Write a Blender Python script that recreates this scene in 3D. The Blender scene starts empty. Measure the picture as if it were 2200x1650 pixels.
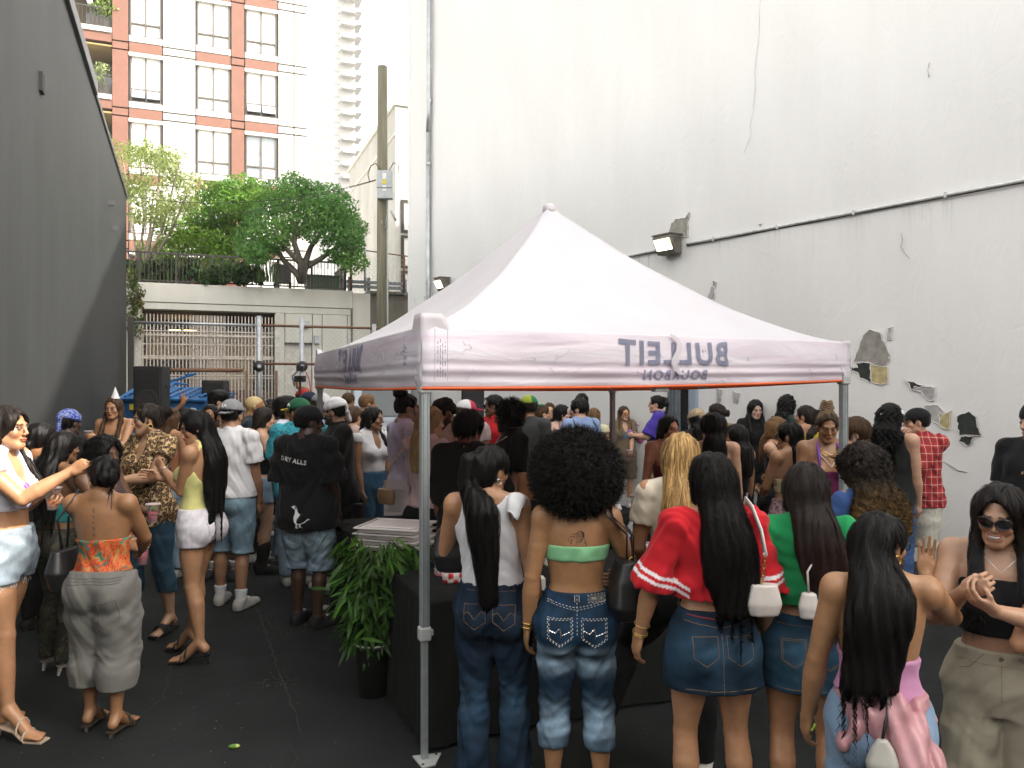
import bpy,bmesh,math,random
import numpy as np
from mathutils import Vector,Matrix,Euler
random.seed(7);np.random.seed(7)
R=math.radians
scene=bpy.context.scene
COL=scene.collection
# ---------------------------------------------------------------- camera
CAM_Z,FPX,HZ=2.0,1662.0,818.0
cd=bpy.data.cameras.new('camera');cam=bpy.data.objects.new('camera',cd);COL.objects.link(cam)
cam.location=(0,0,CAM_Z);cam.rotation_euler=(R(90),0,0)
cd.sensor_width=36.0;cd.lens=36.0*FPX/2200.0
cd.shift_y=-(825.0-HZ)/2200.0
cd.clip_start=0.05;cd.clip_end=2000
scene.camera=cam
# ---------------------------------------------------------------- sky and sun
SUN_AZ=(0.93,-0.37);SUN_EL=42.0
world=bpy.data.worlds.new('World');scene.world=world;world.use_nodes=True
wn=world.node_tree.nodes;wl=world.node_tree.links
sky=wn.new('ShaderNodeTexSky');sky.sky_type='NISHITA';sky.sun_disc=False
sky.sun_elevation=R(SUN_EL);sky.sun_rotation=math.atan2(SUN_AZ[0],SUN_AZ[1])
sky.air_density=1.0;sky.dust_density=2.0;sky.ozone_density=0.6;sky.altitude=0
bg=wn['Background'];bg.inputs[1].default_value=0.15
hs=wn.new('ShaderNodeHueSaturation');hs.inputs['Saturation'].default_value=0.22
tint=wn.new('ShaderNodeMix');tint.data_type='RGBA';tint.blend_type='MULTIPLY';tint.inputs[0].default_value=1.0;tint.inputs[7].default_value=(1.0,0.955,0.885,1)
wl.new(sky.outputs[0],hs.inputs['Color']);wl.new(hs.outputs[0],tint.inputs[6]);wl.new(tint.outputs[2],bg.inputs[0])
sd=bpy.data.lights.new('sun','SUN');sun=bpy.data.objects.new('sun',sd);COL.objects.link(sun)
sd.energy=2.4;sd.angle=R(0.53);sd.color=(1.0,0.93,0.82)
_sv=Vector((SUN_AZ[0],SUN_AZ[1],0)).normalized()*math.cos(R(SUN_EL))+Vector((0,0,math.sin(R(SUN_EL))))
sun.rotation_euler=_sv.to_track_quat('Z','Y').to_euler();sun.location=(0,0,40)
vs=scene.view_settings
vs.view_transform='Standard';vs.look='None';vs.gamma=1.0;vs.exposure=2.32;vs.use_curve_mapping=False
scene.cycles.max_bounces=8;scene.cycles.diffuse_bounces=4;scene.cycles.glossy_bounces=3
scene.cycles.transmission_bounces=5;scene.cycles.transparent_max_bounces=12
scene.cycles.caustics_reflective=False;scene.cycles.caustics_refractive=False
try:
 scene.cycles.use_denoising=True
except Exception:
 pass
# ---------------------------------------------------------------- material helpers
MATS={}
def nmat(name):
 m=bpy.data.materials.new(name);m.use_nodes=True
 MATS[name]=m
 nt=m.node_tree
 return m,nt,nt.nodes['Principled BSDF']
def nd(nt,typ,**kw):
 n=nt.nodes.new(typ)
 for k,v in kw.items():
  if k.startswith('i_'):
   key=k[2:]
   n.inputs[int(key)if key.isdigit()else key].default_value=v
  else:
   setattr(n,k,v)
 return n
def coords(nt,scale=(1,1,1),kind='Object',rot=(0,0,0)):
 t=nd(nt,'ShaderNodeTexCoord');mp=nd(nt,'ShaderNodeMapping')
 mp.inputs['Scale'].default_value=scale;mp.inputs['Rotation'].default_value=rot
 nt.links.new(t.outputs[kind],mp.inputs['Vector'])
 return mp.outputs[0]
def noise(nt,vec,scale,detail=4,rough=0.6,dist=0.0):
 n=nd(nt,'ShaderNodeTexNoise');n.inputs['Scale'].default_value=scale
 n.inputs['Detail'].default_value=detail;n.inputs['Roughness'].default_value=rough
 n.inputs['Distortion'].default_value=dist
 nt.links.new(vec,n.inputs['Vector'])
 return n.outputs[0]
def ramp(nt,fac,stops,interp='LINEAR'):
 r=nd(nt,'ShaderNodeValToRGB');r.color_ramp.interpolation=interp
 el=r.color_ramp.elements
 while len(el)<len(stops):el.new(0.5)
 for e,(p,c)in zip(el,stops):
  e.position=p;e.color=(c,c,c,1)if isinstance(c,(int,float))else(*c,1)
 nt.links.new(fac,r.inputs[0])
 return r.outputs[0]
def mixc(nt,fac,a,b,mode='MIX'):
 m=nd(nt,'ShaderNodeMix',data_type='RGBA',blend_type=mode)
 for s,v in((m.inputs[0],fac),(m.inputs[6],a),(m.inputs[7],b)):
  if isinstance(v,(int,float)):s.default_value=v if s.type=='VALUE' else(v,v,v,1)
  elif isinstance(v,tuple):s.default_value=(*v,1)
  else:nt.links.new(v,s)
 return m.outputs[2]
def bump(nt,bsdf,h,strength=0.3,dist=0.01):
 b=nd(nt,'ShaderNodeBump');b.inputs['Strength'].default_value=strength;b.inputs['Distance'].default_value=dist
 nt.links.new(h,b.inputs['Height']);nt.links.new(b.outputs[0],bsdf.inputs['Normal'])
 return b
def setc(nt,sock,v):
 if isinstance(v,tuple):sock.default_value=(*v,1)
 else:nt.links.new(v,sock)
def simple(name,col,rough=0.5,metal=0.0,var=0.0,nscale=8.0,bstr=0.0,bscale=60.0,emis=None,spec=0.5,alpha=None,stretch=(1,1,1)):
 """plain coloured material with optional tonal variation and fine relief"""
 if name in MATS:return MATS[name]
 m,nt,b=nmat(name)
 b.inputs['Roughness'].default_value=rough;b.inputs['Metallic'].default_value=metal
 b.inputs['Specular IOR Level'].default_value=spec
 if var or bstr:v=coords(nt,stretch)
 if var:
  f=ramp(nt,noise(nt,v,nscale,5,0.65),[(0.3,0.0),(0.7,1.0)])
  lo=tuple(c*(1-var)for c in col);hi=tuple(min(1,c*(1+var))for c in col)
  setc(nt,b.inputs['Base Color'],mixc(nt,f,lo,hi))
 else:
  b.inputs['Base Color'].default_value=(*col,1)
 if bstr:bump(nt,b,noise(nt,v,bscale,4,0.6),bstr,0.004)
 if emis:
  b.inputs['Emission Color'].default_value=(*emis[0],1);b.inputs['Emission Strength'].default_value=emis[1]
 if alpha is not None:b.inputs['Alpha'].default_value=alpha
 return m
def attr_mat(name,rough=0.6,spec=0.4,var=0.12,nscale=30,stretch=(1,1,1),bstr=0.2,bscale=200,bdist=0.002,sheen=0.0,sss=0.0,fold=0.0,metal=0.0):
 """colour comes from the mesh's own 'col' attribute (dye, print, skin tone), relief from noise"""
 m,nt,b=nmat(name)
 at=nd(nt,'ShaderNodeAttribute',attribute_name='col')
 v=coords(nt,stretch)
 f=ramp(nt,noise(nt,v,nscale,5,0.65),[(0.25,1-var),(0.75,1+var)])
 c=mixc(nt,1.0,at.outputs['Color'],f,'MULTIPLY')
 setc(nt,b.inputs['Base Color'],c)
 b.inputs['Roughness'].default_value=rough;b.inputs['Specular IOR Level'].default_value=spec;b.inputs['Metallic'].default_value=metal
 if sheen:b.inputs['Sheen Weight'].default_value=sheen;b.inputs['Sheen Roughness'].default_value=0.4
 if sss:
  b.inputs['Subsurface Weight'].default_value=sss;b.inputs['Subsurface Radius'].default_value=(0.02,0.008,0.004)
  b.inputs['Subsurface Scale'].default_value=0.5
 h=noise(nt,v,bscale,3,0.6)
 if fold:
  v2=coords(nt,(1,1,0.55),rot=(0.3,0.5,0))
  h2=noise(nt,v2,7,1.5,0.45,0.8)
  b1=nd(nt,'ShaderNodeBump');b1.inputs['Strength'].default_value=fold;b1.inputs['Distance'].default_value=0.03
  nt.links.new(h2,b1.inputs['Height'])
  b2=nd(nt,'ShaderNodeBump');b2.inputs['Strength'].default_value=bstr;b2.inputs['Distance'].default_value=bdist
  nt.links.new(h,b2.inputs['Height']);nt.links.new(b1.outputs[0],b2.inputs['Normal']);nt.links.new(b2.outputs[0],b.inputs['Normal'])
 else:
  bump(nt,b,h,bstr,bdist)
 return m
# ---------------------------------------------------------------- object helpers
def lnk(o,parent=None):
 COL.objects.link(o)
 if parent is not None:o.parent=parent
 return o
def tag(o,label=None,cat=None,group=None,kind=None):
 if label:o['label']=label
 if cat:o['category']=cat
 if group:o['group']=group
 if kind:o['kind']=kind
 return o
def thing(name,label,cat,loc=(0,0,0),rz=0.0,group=None):
 o=bpy.data.objects.new(name,None);o.empty_display_size=0.2
 o.location=loc;o.rotation_euler=(0,0,rz)
 COL.objects.link(o)
 return tag(o,label,cat,group)
def mesh_np(name,V,Q,col=None,smooth=True):
 """mesh from numpy arrays, Q is (n,4) or (n,3)"""
 me=bpy.data.meshes.new(name)
 V=np.ascontiguousarray(V,dtype=np.float32);Q=np.ascontiguousarray(Q,dtype=np.int32)
 n,k=Q.shape
 me.vertices.add(len(V));me.vertices.foreach_set('co',V.ravel())
 me.loops.add(n*k);me.loops.foreach_set('vertex_index',Q.ravel())
 me.polygons.add(n);me.polygons.foreach_set('loop_start',np.arange(0,n*k,k,dtype=np.int32))
 me.update(calc_edges=True)
 if smooth:me.shade_smooth()
 if col is not None:
  a=me.color_attributes.new('col','FLOAT_COLOR','POINT')
  c=np.ones((len(V),4),np.float32);c[:,:3]=col
  a.data.foreach_set('color',c.ravel())
 return me
def obj_np(name,V,Q,mat,parent=None,col=None,smooth=True):
 me=mesh_np(name,V,Q,col,smooth)
 me.materials.append(mat)
 return lnk(bpy.data.objects.new(name,me),parent)
class MB:
 """collects boxes, tubes, lathes, prisms; build() links them as ONE mesh object"""
 def __init__(s):s.v=[];s.f=[];s.m=[];s.mi=0
 def add(s,vs,fs):
  b=len(s.v);s.v.extend(tuple(v)for v in vs)
  for f in fs:s.f.append(tuple(b+i for i in f));s.m.append(s.mi)
 def box(s,c,sz,M=None):
  x,y,z=sz[0]/2,sz[1]/2,sz[2]/2
  vs=[Vector((i*x,j*y,k*z))for i in(-1,1)for j in(-1,1)for k in(-1,1)]
  if M is not None:vs=[M@v for v in vs]
  c=Vector(c)
  s.add([v+c for v in vs],[(0,1,3,2),(4,6,7,5),(0,4,5,1),(2,3,7,6),(0,2,6,4),(1,5,7,3)])
  return s
 def tube(s,pts,r,n=6,cap=True):
  pts=[Vector(p)for p in pts]
  rs=r if isinstance(r,(list,tuple))else[r]*len(pts)
  rings=[];up=Vector((0,0,1));prev=None
  for i,p in enumerate(pts):
   t=(pts[min(i+1,len(pts)-1)]-pts[max(i-1,0)])
   t=t.normalized()if t.length>1e-9 else Vector((0,0,1))
   if prev is None:
    a=t.cross(up)
    if a.length<1e-3:a=t.cross(Vector((1,0,0)))
   else:
    a=prev-t*prev.dot(t)
    if a.length<1e-4:a=t.cross(up)
   a.normalize();b=t.cross(a);prev=a
   rings.append([p+(a*math.cos(2*math.pi*k/n)+b*math.sin(2*math.pi*k/n))*rs[i]for k in range(n)])
  vs=[v for g in rings for v in g];fs=[]
  for i in range(len(rings)-1):
   for k in range(n):
    fs.append((i*n+k,i*n+(k+1)%n,(i+1)*n+(k+1)%n,(i+1)*n+k))
  if cap:
   fs.append(tuple(range(n-1,-1,-1)));L=(len(rings)-1)*n;fs.append(tuple(L+k for k in range(n)))
  s.add(vs,fs);return s
 def lathe(s,prof,c=(0,0,0),n=16,sy=1.0,M=None):
  vs=[];fs=[]
  for(r,z)in prof:
   for k in range(n):
    a=2*math.pi*k/n
    v=Vector((r*math.cos(a),r*math.sin(a)*sy,z))
    if M is not None:v=M@v
    vs.append(v+Vector(c))
  for i in range(len(prof)-1):
   for k in range(n):
    fs.append((i*n+k,i*n+(k+1)%n,(i+1)*n+(k+1)%n,(i+1)*n+k))
  fs.append(tuple(range(n-1,-1,-1)));L=(len(prof)-1)*n;fs.append(tuple(L+k for k in range(n)))
  s.add(vs,fs);return s
 def prism(s,poly,a,b):
  """poly: list of (u,v); a(u,v)->front point, b(u,v)->back point"""
  n=len(poly)
  s.add([a(*p)for p in poly]+[b(*p)for p in poly],[tuple(range(n)),tuple(range(2*n-1,n-1,-1))]+[(i,i+n,(i+1)%n+n,(i+1)%n)for i in range(n)])
  return s
 def build(s,name,mat,parent=None,smooth=False,bev=0.0):
  me=bpy.data.meshes.new(name);me.from_pydata([tuple(v)for v in s.v],[],s.f)
  for m in(mat if isinstance(mat,(list,tuple))else[mat]):me.materials.append(m)
  if any(s.m):me.polygons.foreach_set('material_index',s.m)
  bm=bmesh.new();bm.from_mesh(me);bmesh.ops.recalc_face_normals(bm,faces=bm.faces);bm.to_mesh(me);bm.free()
  if smooth:me.shade_smooth()
  o=lnk(bpy.data.objects.new(name,me),parent)
  if bev:
   md=o.modifiers.new('bevel','BEVEL');md.width=bev;md.segments=2;md.limit_method='ANGLE'
  return o
def share(o,loc,parent=None,name=None,rot=None,scale=None):
 """another object on the same mesh data"""
 c=bpy.data.objects.new(name or o.name.split('.')[0],o.data);c.location=loc
 if rot is not None:c.rotation_euler=rot
 if scale is not None:c.scale=scale
 return lnk(c,parent)
def text_obj(name,body,size,mat,parent=None,extrude=0.001,M=None,mirror=False,warp=None,offset=0.0,shear=0.0,space=1.0):
 cu=bpy.data.curves.new(name,'FONT');cu.body=body;cu.size=size;cu.align_x='CENTER';cu.align_y='CENTER'
 cu.extrude=extrude;cu.offset=offset;cu.shear=shear;cu.space_character=space;cu.resolution_u=3
 tmp=bpy.data.objects.new(name+'_t',cu);COL.objects.link(tmp)
 dg=bpy.context.evaluated_depsgraph_get();dg.update()
 me=bpy.data.meshes.new_from_object(tmp.evaluated_get(dg));bpy.data.objects.remove(tmp)
 me.name=name
 for v in me.vertices:
  c=v.co.copy()
  if mirror:c.x=-c.x
  if warp:c=Vector(warp(c.x,c.y,c.z))
  elif M is not None:c=M@c
  v.co=c
 me.materials.clear();me.materials.append(mat)
 return lnk(bpy.data.objects.new(name,me),parent)
# pixel of the photograph + distance -> place in the world
def PX(px,d):return(px-1100.0)/FPX*d
def PZ(py,d):return CAM_Z-(py-HZ)/FPX*d
# ================================================================= frames of the place
def V2(a,b):return np.array([a,b],float)
RW0,RWU,RWN=V2(-2.46,18.40),V2(.576,-.817),V2(-.817,-.576)
LW0,LWU,LWN=V2(-9.22,18.50),V2(.391,-.920),V2(.920,.391)
FE,FN=V2(.930,.368),V2(.368,-.930)
def hit(px,py,P0,n):
 """where the ray through a photo pixel meets a vertical plane: (x, y, z)"""
 t=V2((px-1100)/FPX,1.0);d=float((P0@n)/(t@n))
 return v3_(t[0]*d,d,CAM_Z-(py-HZ)/FPX*d)
def v3_(*a):return np.array(a,float)
class Plane:
 """local frame on a vertical plane: x along it, y out of it, z up"""
 def __init__(s,P0,u,n):s.P0,s.u,s.n=P0,u,n;s.rz=math.atan2(u[1],u[0]);s.sg=1 if(u[0]*-n[1]+u[1]*n[0])>0 else-1
 def px(s,px,py):
  h=hit(px,py,s.P0,s.n);return float((h[:2]-s.P0)@s.u),h[2]
 def pt(s,x,z,off=0.0):
  p=s.P0+s.u*x+s.n*off;return Vector((p[0],p[1],z))
def rect(P,x0,x1,z0,z1,o0,o1,mb=None):
 """box on a plane: along x0..x1, up z0..z1, out o0..o1 (local frame: -y is out)"""
 mb=mb or MB();mb.box(((x0+x1)/2,-(o0+o1)/2,(z0+z1)/2),(x1-x0,o1-o0,z1-z0));return mb
def on_plane(name,label,cat,P,x=0,z=0,off=0,group=None):
 p=P.pt(x,0,off);return thing(name,label,cat,(p[0],p[1],z),math.atan2(P.u[1],P.u[0])if P.sg>0 else math.atan2(-P.u[1],-P.u[0]),group)
# ---------------------------------------------------------------- ground
m,nt,b=nmat('asphalt');v=coords(nt)
f1=ramp(nt,noise(nt,v,0.9,6,0.65,0.4),[(0.35,0.0),(0.7,1.0)])
c=mixc(nt,f1,(0.0042,0.0058,0.0058),(0.0115,0.0145,0.014))
c=mixc(nt,ramp(nt,noise(nt,v,180,3,0.7),[(0.62,0.0),(0.75,0.6)]),c,(0.05,0.055,0.05))
c=mixc(nt,ramp(nt,noise(nt,v,5.5,6,0.75),[(0.66,0.0),(0.74,0.8)]),c,(0.004,0.0045,0.004))
setc(nt,b.inputs['Base Color'],c);b.inputs['Specular IOR Level'].default_value=0.3
setc(nt,b.inputs['Roughness'],ramp(nt,noise(nt,v,3.0,5),[(0.3,0.75),(0.7,0.92)]))
bump(nt,b,noise(nt,v,130,5,0.7),0.5,0.006)
g=MB();g.add([(-160,-60,0),(160,-60,0),(160,320,0),(-160,320,0)],[(0,1,2,3)])
tag(g.build('ground',MATS['asphalt']),kind='structure')
# cracks and patching seams of the paving
simple('tar',(0.006,0.006,0.006),0.6,bstr=0.3)
def ribbon(name,pts,w,mat,z=.004,jit=.012,kind='structure'):
 rng=random.Random(len(pts)+int(pts[0][0]*100));P=[]
 for a,c_ in zip(pts[:-1],pts[1:]):
  n=max(2,int(math.dist(a,c_)/.07))
  for i in range(n):t=i/n;P.append((a[0]+(c_[0]-a[0])*t+rng.uniform(-jit,jit),a[1]+(c_[1]-a[1])*t+rng.uniform(-jit,jit)))
 P.append(pts[-1]);vs=[];fs=[]
 for i,p in enumerate(P):
  q=P[min(i+1,len(P)-1)];o=P[max(i-1,0)];tx,ty=q[0]-o[0],q[1]-o[1];L=math.hypot(tx,ty)+1e-6;ww=w*rng.uniform(.35,1.3)
  vs+=[(p[0]-ty/L*ww,p[1]+tx/L*ww,z),(p[0]+ty/L*ww,p[1]-tx/L*ww,z)]
  if i:fs.append((2*i-2,2*i-1,2*i+1,2*i))
 mb=MB();mb.add(vs,fs);return tag(mb.build(name,mat),kind=kind)
def gp(px,py):d=FPX*CAM_Z/(py-HZ);return(PX(px,d),d)
ribbon('pavement_crack',[gp(540,1275),gp(552,1310),gp(568,1352),gp(585,1400),gp(600,1450),gp(618,1490),gp(633,1535),gp(646,1575)],.007,MATS['tar'])
ribbon('pavement_crack',[gp(646,1575),gp(622,1610),gp(638,1632),gp(622,1660)],.003,MATS['tar'])
ribbon('pavement_crack',[gp(372,1420),gp(360,1470),gp(350,1500),gp(300,1540)],.004,MATS['tar'])
ribbon('pavement_crack',[gp(400,1460),gp(470,1462),gp(560,1470),gp(640,1462)],.002,MATS['tar'])
simple('grit',(0.15,0.125,0.08),0.9,var=.5)
rng=random.Random(3);mb=MB()
def speck(px,py,r,s=1.0):
 x,y=gp(px,py);a=rng.uniform(0,3);mb.box((x,y,r*.35),(r*rng.uniform(1,2.4)*s,r,r*.6),Matrix.Rotation(a,3,'Z'))
for(cx,cy,n,sx,sy)in((590,1350,70,34,10),(610,1459,24,24,6),(575,1470,20,16,4),(510,1338,8,10,4),(690,1390,16,10,4),(560,1335,12,20,5),(1440,1570,14,60,14),(1410,1630,10,60,14),(740,1450,14,60,60),(450,1540,26,120,80),(200,1600,12,120,30)):
 for i in range(n):speck(rng.gauss(cx,sx),min(1648,max(1230,rng.gauss(cy,sy))),rng.uniform(.0015,.0045))
tag(mb.build('grit',MATS['grit']),kind='stuff')
# ---------------------------------------------------------------- white party wall on the right
m,nt,b=nmat('white_stucco');v=coords(nt)
n1=noise(nt,v,1.3,7,0.62,0.8);n2=noise(nt,coords(nt,(1,1,.35)),2.6,6,0.6,1.5);n3=noise(nt,v,28,4,0.6)
c=mixc(nt,ramp(nt,noise(nt,coords(nt,(1.4,1,.18)),1.6,6,0.7),[(0.3,0.0),(0.72,1.0)]),(0.83,0.82,0.795),(0.785,0.775,0.745))
c=mixc(nt,ramp(nt,noise(nt,v,3.2,8,0.75,0.5),[(0.66,0.0),(0.74,0.35)]),c,(0.52,0.51,0.47))
tc=nd(nt,'ShaderNodeTexCoord');sp=nd(nt,'ShaderNodeSeparateXYZ');nt.links.new(tc.outputs['Object'],sp.inputs[0])
dr=nd(nt,'ShaderNodeMath',operation='SUBTRACT');dr.inputs[0].default_value=3.95;nt.links.new(sp.outputs[2],dr.inputs[1])
below=ramp(nt,dr.outputs[0],[(0.0,0.0),(0.005,1.0),(0.20,0.35),(0.55,0.0)])
drip=ramp(nt,noise(nt,coords(nt,(9,1,.35)),1.2,6,0.75),[(0.52,0.0),(0.66,1.0)])
mk=nd(nt,'ShaderNodeMath',operation='MULTIPLY');nt.links.new(below,mk.inputs[0]);nt.links.new(drip,mk.inputs[1])
mk3=nd(nt,'ShaderNodeMath',operation='MULTIPLY');nt.links.new(mk.outputs[0],mk3.inputs[0]);nt.links.new(ramp(nt,noise(nt,coords(nt,(1,1,.3)),.55,4,.7),[(.42,.08),(.62,.9)]),mk3.inputs[1])
c=mixc(nt,mk3.outputs[0],c,(0.24,0.23,0.20))
low=ramp(nt,sp.outputs[2],[(0.0,.55),(0.15,0.25),(0.5,0.0)])
mk2=nd(nt,'ShaderNodeMath',operation='MULTIPLY');nt.links.new(low,mk2.inputs[0]);nt.links.new(ramp(nt,n2,[(.4,0.0),(.62,1.0)]),mk2.inputs[1])
c=mixc(nt,mk2.outputs[0],c,(0.30,0.30,0.28))
setc(nt,b.inputs['Base Color'],c);b.inputs['Roughness'].default_value=0.75;b.inputs['Specular IOR Level'].default_value=0.25
hh=nd(nt,'ShaderNodeMath',operation='ADD');nt.links.new(ramp(nt,n2,[(0.42,0.0),(0.5,1.0),(0.62,0.55)]),hh.inputs[0]);nt.links.new(n1,hh.inputs[1])
h2=nd(nt,'ShaderNodeMath',operation='MULTIPLY_ADD');nt.links.new(n3,h2.inputs[0]);h2.inputs[1].default_value=0.12;nt.links.new(hh.outputs[0],h2.inputs[2])
bump(nt,b,h2.outputs[0],0.17,0.012)
RWP=Plane(RW0,RWU,RWN)
wall=on_plane('white_building','tall windowless white stucco building with flaking paint on the right','building',RWP)
WL=27.0
# local frame of this thing: x runs from the far corner to the camera when sg > 0
XS=1.0 if RWP.sg>0 else-1.0
def rw(mb,x0,x1,z0,z1,o0,o1):return rect(RWP,min(XS*x0,XS*x1),max(XS*x0,XS*x1),z0,z1,o0,o1,mb)
# the face is a fine sheet with real unevenness: trowelled swells, a few cracks
nx,nz=150,90;xs=np.linspace(0,WL,nx);zs=np.linspace(0,14.8,nz)**1.25;zs*=14.8/zs[-1]
Xg,Zg=np.meshgrid(xs,zs,indexing='ij')
Yg=.010*np.sin(Xg*1.3+2*np.sin(Zg*.7))*np.sin(Zg*1.1+Xg*.3)+.006*np.sin(Xg*3.7+Zg*1.9)
Vw=np.stack([XS*Xg,-Yg,Zg],2).reshape(-1,3)
i0=(np.arange(nx-1)[:,None]*nz+np.arange(nz-1)[None,:]).ravel()
Qw=np.stack([i0,i0+1,i0+nz+1,i0+nz],1)
if XS>0:Qw=Qw[:,::-1]
obj_np('wall',Vw,Qw,MATS['white_stucco'],wall)
mb=MB();rw(mb,.02,WL,0,14.8,-13,-.06);mb.build('building_mass',MATS['white_stucco'],wall)
mb=MB();rw(mb,-.012,.10,0,14.8,-.30,.012);mb.build('corner_trim',MATS['white_stucco'],wall)
# flaked patches: bare concrete and old dark paint, with the lifted paint rim round them
simple('bare_concrete',(0.30,0.285,0.25),0.9,var=.35,nscale=9,bstr=.6,bscale=40)
simple('old_dark_paint',(0.022,0.028,0.022),0.7,var=.5,nscale=14,bstr=.5,bscale=50)
simple('old_yellow_paint',(0.48,0.40,0.20),0.8,var=.35,nscale=16,bstr=.5)
simple('grey_wash',(0.42,0.41,0.40),0.9,var=.35,nscale=10,bstr=.5)
simple('paint_rim',(0.72,0.71,0.68),0.7)
def rough_poly(P,k=4,j=.008,seed=1):
 r=random.Random(seed);out=[]
 for a,b_ in zip(P,P[1:]+P[:1]):
  for i in range(k):t=i/k;out.append((a[0]+(b_[0]-a[0])*t+(r.uniform(-j,j)if i else 0),a[1]+(b_[1]-a[1])*t+(r.uniform(-j,j)if i else 0)))
 return out
_np=0
def patch(pix,mat,off=.016,rim=True,j=.010,name='bare_patch'):
 global _np;_np+=1
 P=[RWP.px(*p)for p in pix];P=rough_poly(P,4,j,_np);mb=MB()
 mb.prism(P,lambda x,z:(XS*x,-off,z),lambda x,z:(XS*x,.05,z))
 o=mb.build(name,MATS[mat],wall)
 if rim:
  mb=MB();R_=random.Random(_np)
  mb.tube([(XS*x,-off-.001,z)for x,z in P+P[:1]],[R_.uniform(.002,.006)for _ in range(len(P)+1)],4,cap=False);mb.build('paint_rim',MATS['paint_rim'],o)
 return o
patch([(1870,708),(1892,714),(1905,742),(1912,758),(1912,775),(1905,790),(1880,790),(1868,778),(1836,777),(1848,745),(1856,722)],'bare_concrete')
patch([(1828,790),(1845,790),(1842,780),(1872,780),(1874,800),(1876,812),(1870,822),(1850,812),(1845,800),(1826,797)],'old_dark_paint',.018)
patch([(1875,781),(1884,786),(1908,788),(1910,796),(1908,822),(1895,828),(1880,824),(1872,812)],'old_yellow_paint',.020)
patch([(1947,815),(1958,820),(1986,828),(1982,834),(1966,831),(1962,838)],'old_dark_paint',.016)
patch([(1964,838),(1990,830),(2012,832),(2009,862),(1994,858),(1985,846)],'grey_wash',.015)
patch([(1988,872),(2016,870),(2030,884),(2020,912),(2005,905),(1993,892)],'grey_wash',.015)
patch([(2022,884),(2030,892),(2046,882),(2042,922),(2030,920),(2020,912)],'old_yellow_paint',.017)
patch([(2058,896),(2084,884),(2100,896),(2106,922),(2110,936),(2064,936),(2060,915)],'old_dark_paint',.018)
patch([(2066,938),(2092,938),(2090,952),(2078,957),(2064,948)],'old_dark_paint',.017)
patch([(1438,500),(1444,480),(1456,470),(1474,468),(1482,456),(1478,480),(1480,508),(1436,508)],'bare_concrete',.014)
patch([(1522,640),(1530,616),(1538,618),(1536,645)],'grey_wash',.014);patch([(1533,614),(1534,603),(1541,608),(1539,618)],'bare_concrete',.016)
patch([(1463,622),(1466,616),(1472,618),(1472,630),(1464,630)],'bare_concrete',.014);patch([(1480,630),(1484,620),(1489,634)],'old_dark_paint',.015)
patch([(1630,482),(1640,480),(1636,488)],'bare_concrete',.014,j=.003)
patch([(1909,706),(1920,702),(1916,730),(1907,730)],'grey_wash',.014,j=.003)
patch([(1540,835),(1552,838),(1548,860),(1542,872)],'grey_wash',.012,False);patch([(1575,840),(1590,845),(1585,868),(1576,862)],'grey_wash',.012,False)
def crack(pix,w=.004):
 P=[RWP.px(*p)for p in pix];R_=random.Random(int(pix[0][0]));Q_=[]
 for a,b_ in zip(P[:-1],P[1:]):
  n=max(2,int(math.dist(a,b_)/.12))
  for i in range(n):t=i/n;Q_.append((a[0]+(b_[0]-a[0])*t+R_.uniform(-.02,.02),a[1]+(b_[1]-a[1])*t))
 Q_.append(P[-1]);mb=MB();mb.tube([(XS*x,-.011,z)for x,z in Q_],[R_.uniform(w*.4,w*1.2)for _ in Q_],4)
 mb.build('wall_crack',MATS['grey_wash'],wall)
crack([(1634,0),(1630,90),(1624,178),(1614,290),(1600,330)],.0030);crack([(1938,500),(1937,530),(1957,556)],.006)
crack([(1998,135),(1998,165)],.007);crack([(2030,990),(2060,1010),(2080,1014)],.006)
# conduit with its saddles, junction, wall lamps, downpipe: things fixed to the wall
simple('conduit_paint',(0.62,0.62,0.60),0.6,var=.25,nscale=12)
xa,za=RWP.px(2290,378);xb,zb=RWP.px(1478,525);xc,zc=RWP.px(1420,536);xe,ze=RWP.px(985,624)
cz=zb
t=on_plane('conduit','thin painted conduit running level along the white wall past the lamp','pipe',RWP,xe,cz,.03)
mb=MB();mb.tube([(XS*(xb-xe),0,0),(XS*(14.5-xe),0,0)],.017,8);mb.tube([(0.2*XS,0,-.01),(XS*(xc-xe),0,-.01)],.017,8);mb.build('pipe',MATS['conduit_paint'],t,True)
mb=MB();mb.tube([(XS*(xb-xe),.012,-.020),(XS*(14.5-xe),.012,-.020)],.011,5);mb.tube([(0.2*XS,.012,-.030),(XS*(xc-xe),.012,-.030)],.011,5);mb.build('grime_shade_line',simple('grime_shade',(.07,.065,.05),.95,var=.5,nscale=5),t)  # dark strip drawn for the conduit's underside shadow as well as dirt
for i in range(9):
 mb=MB();mb.box((XS*(xb-xe+.5+i*1.05),.006,0),(.025,.05,.055));mb.build('saddle',MATS['conduit_paint'],t)
simple('lamp_grey',(0.13,0.12,0.10),0.5,var=.2);simple('lit_lens',(0.9,0.85,0.7),0.3,emis=((1.0,0.86,0.58),3.4))
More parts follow.
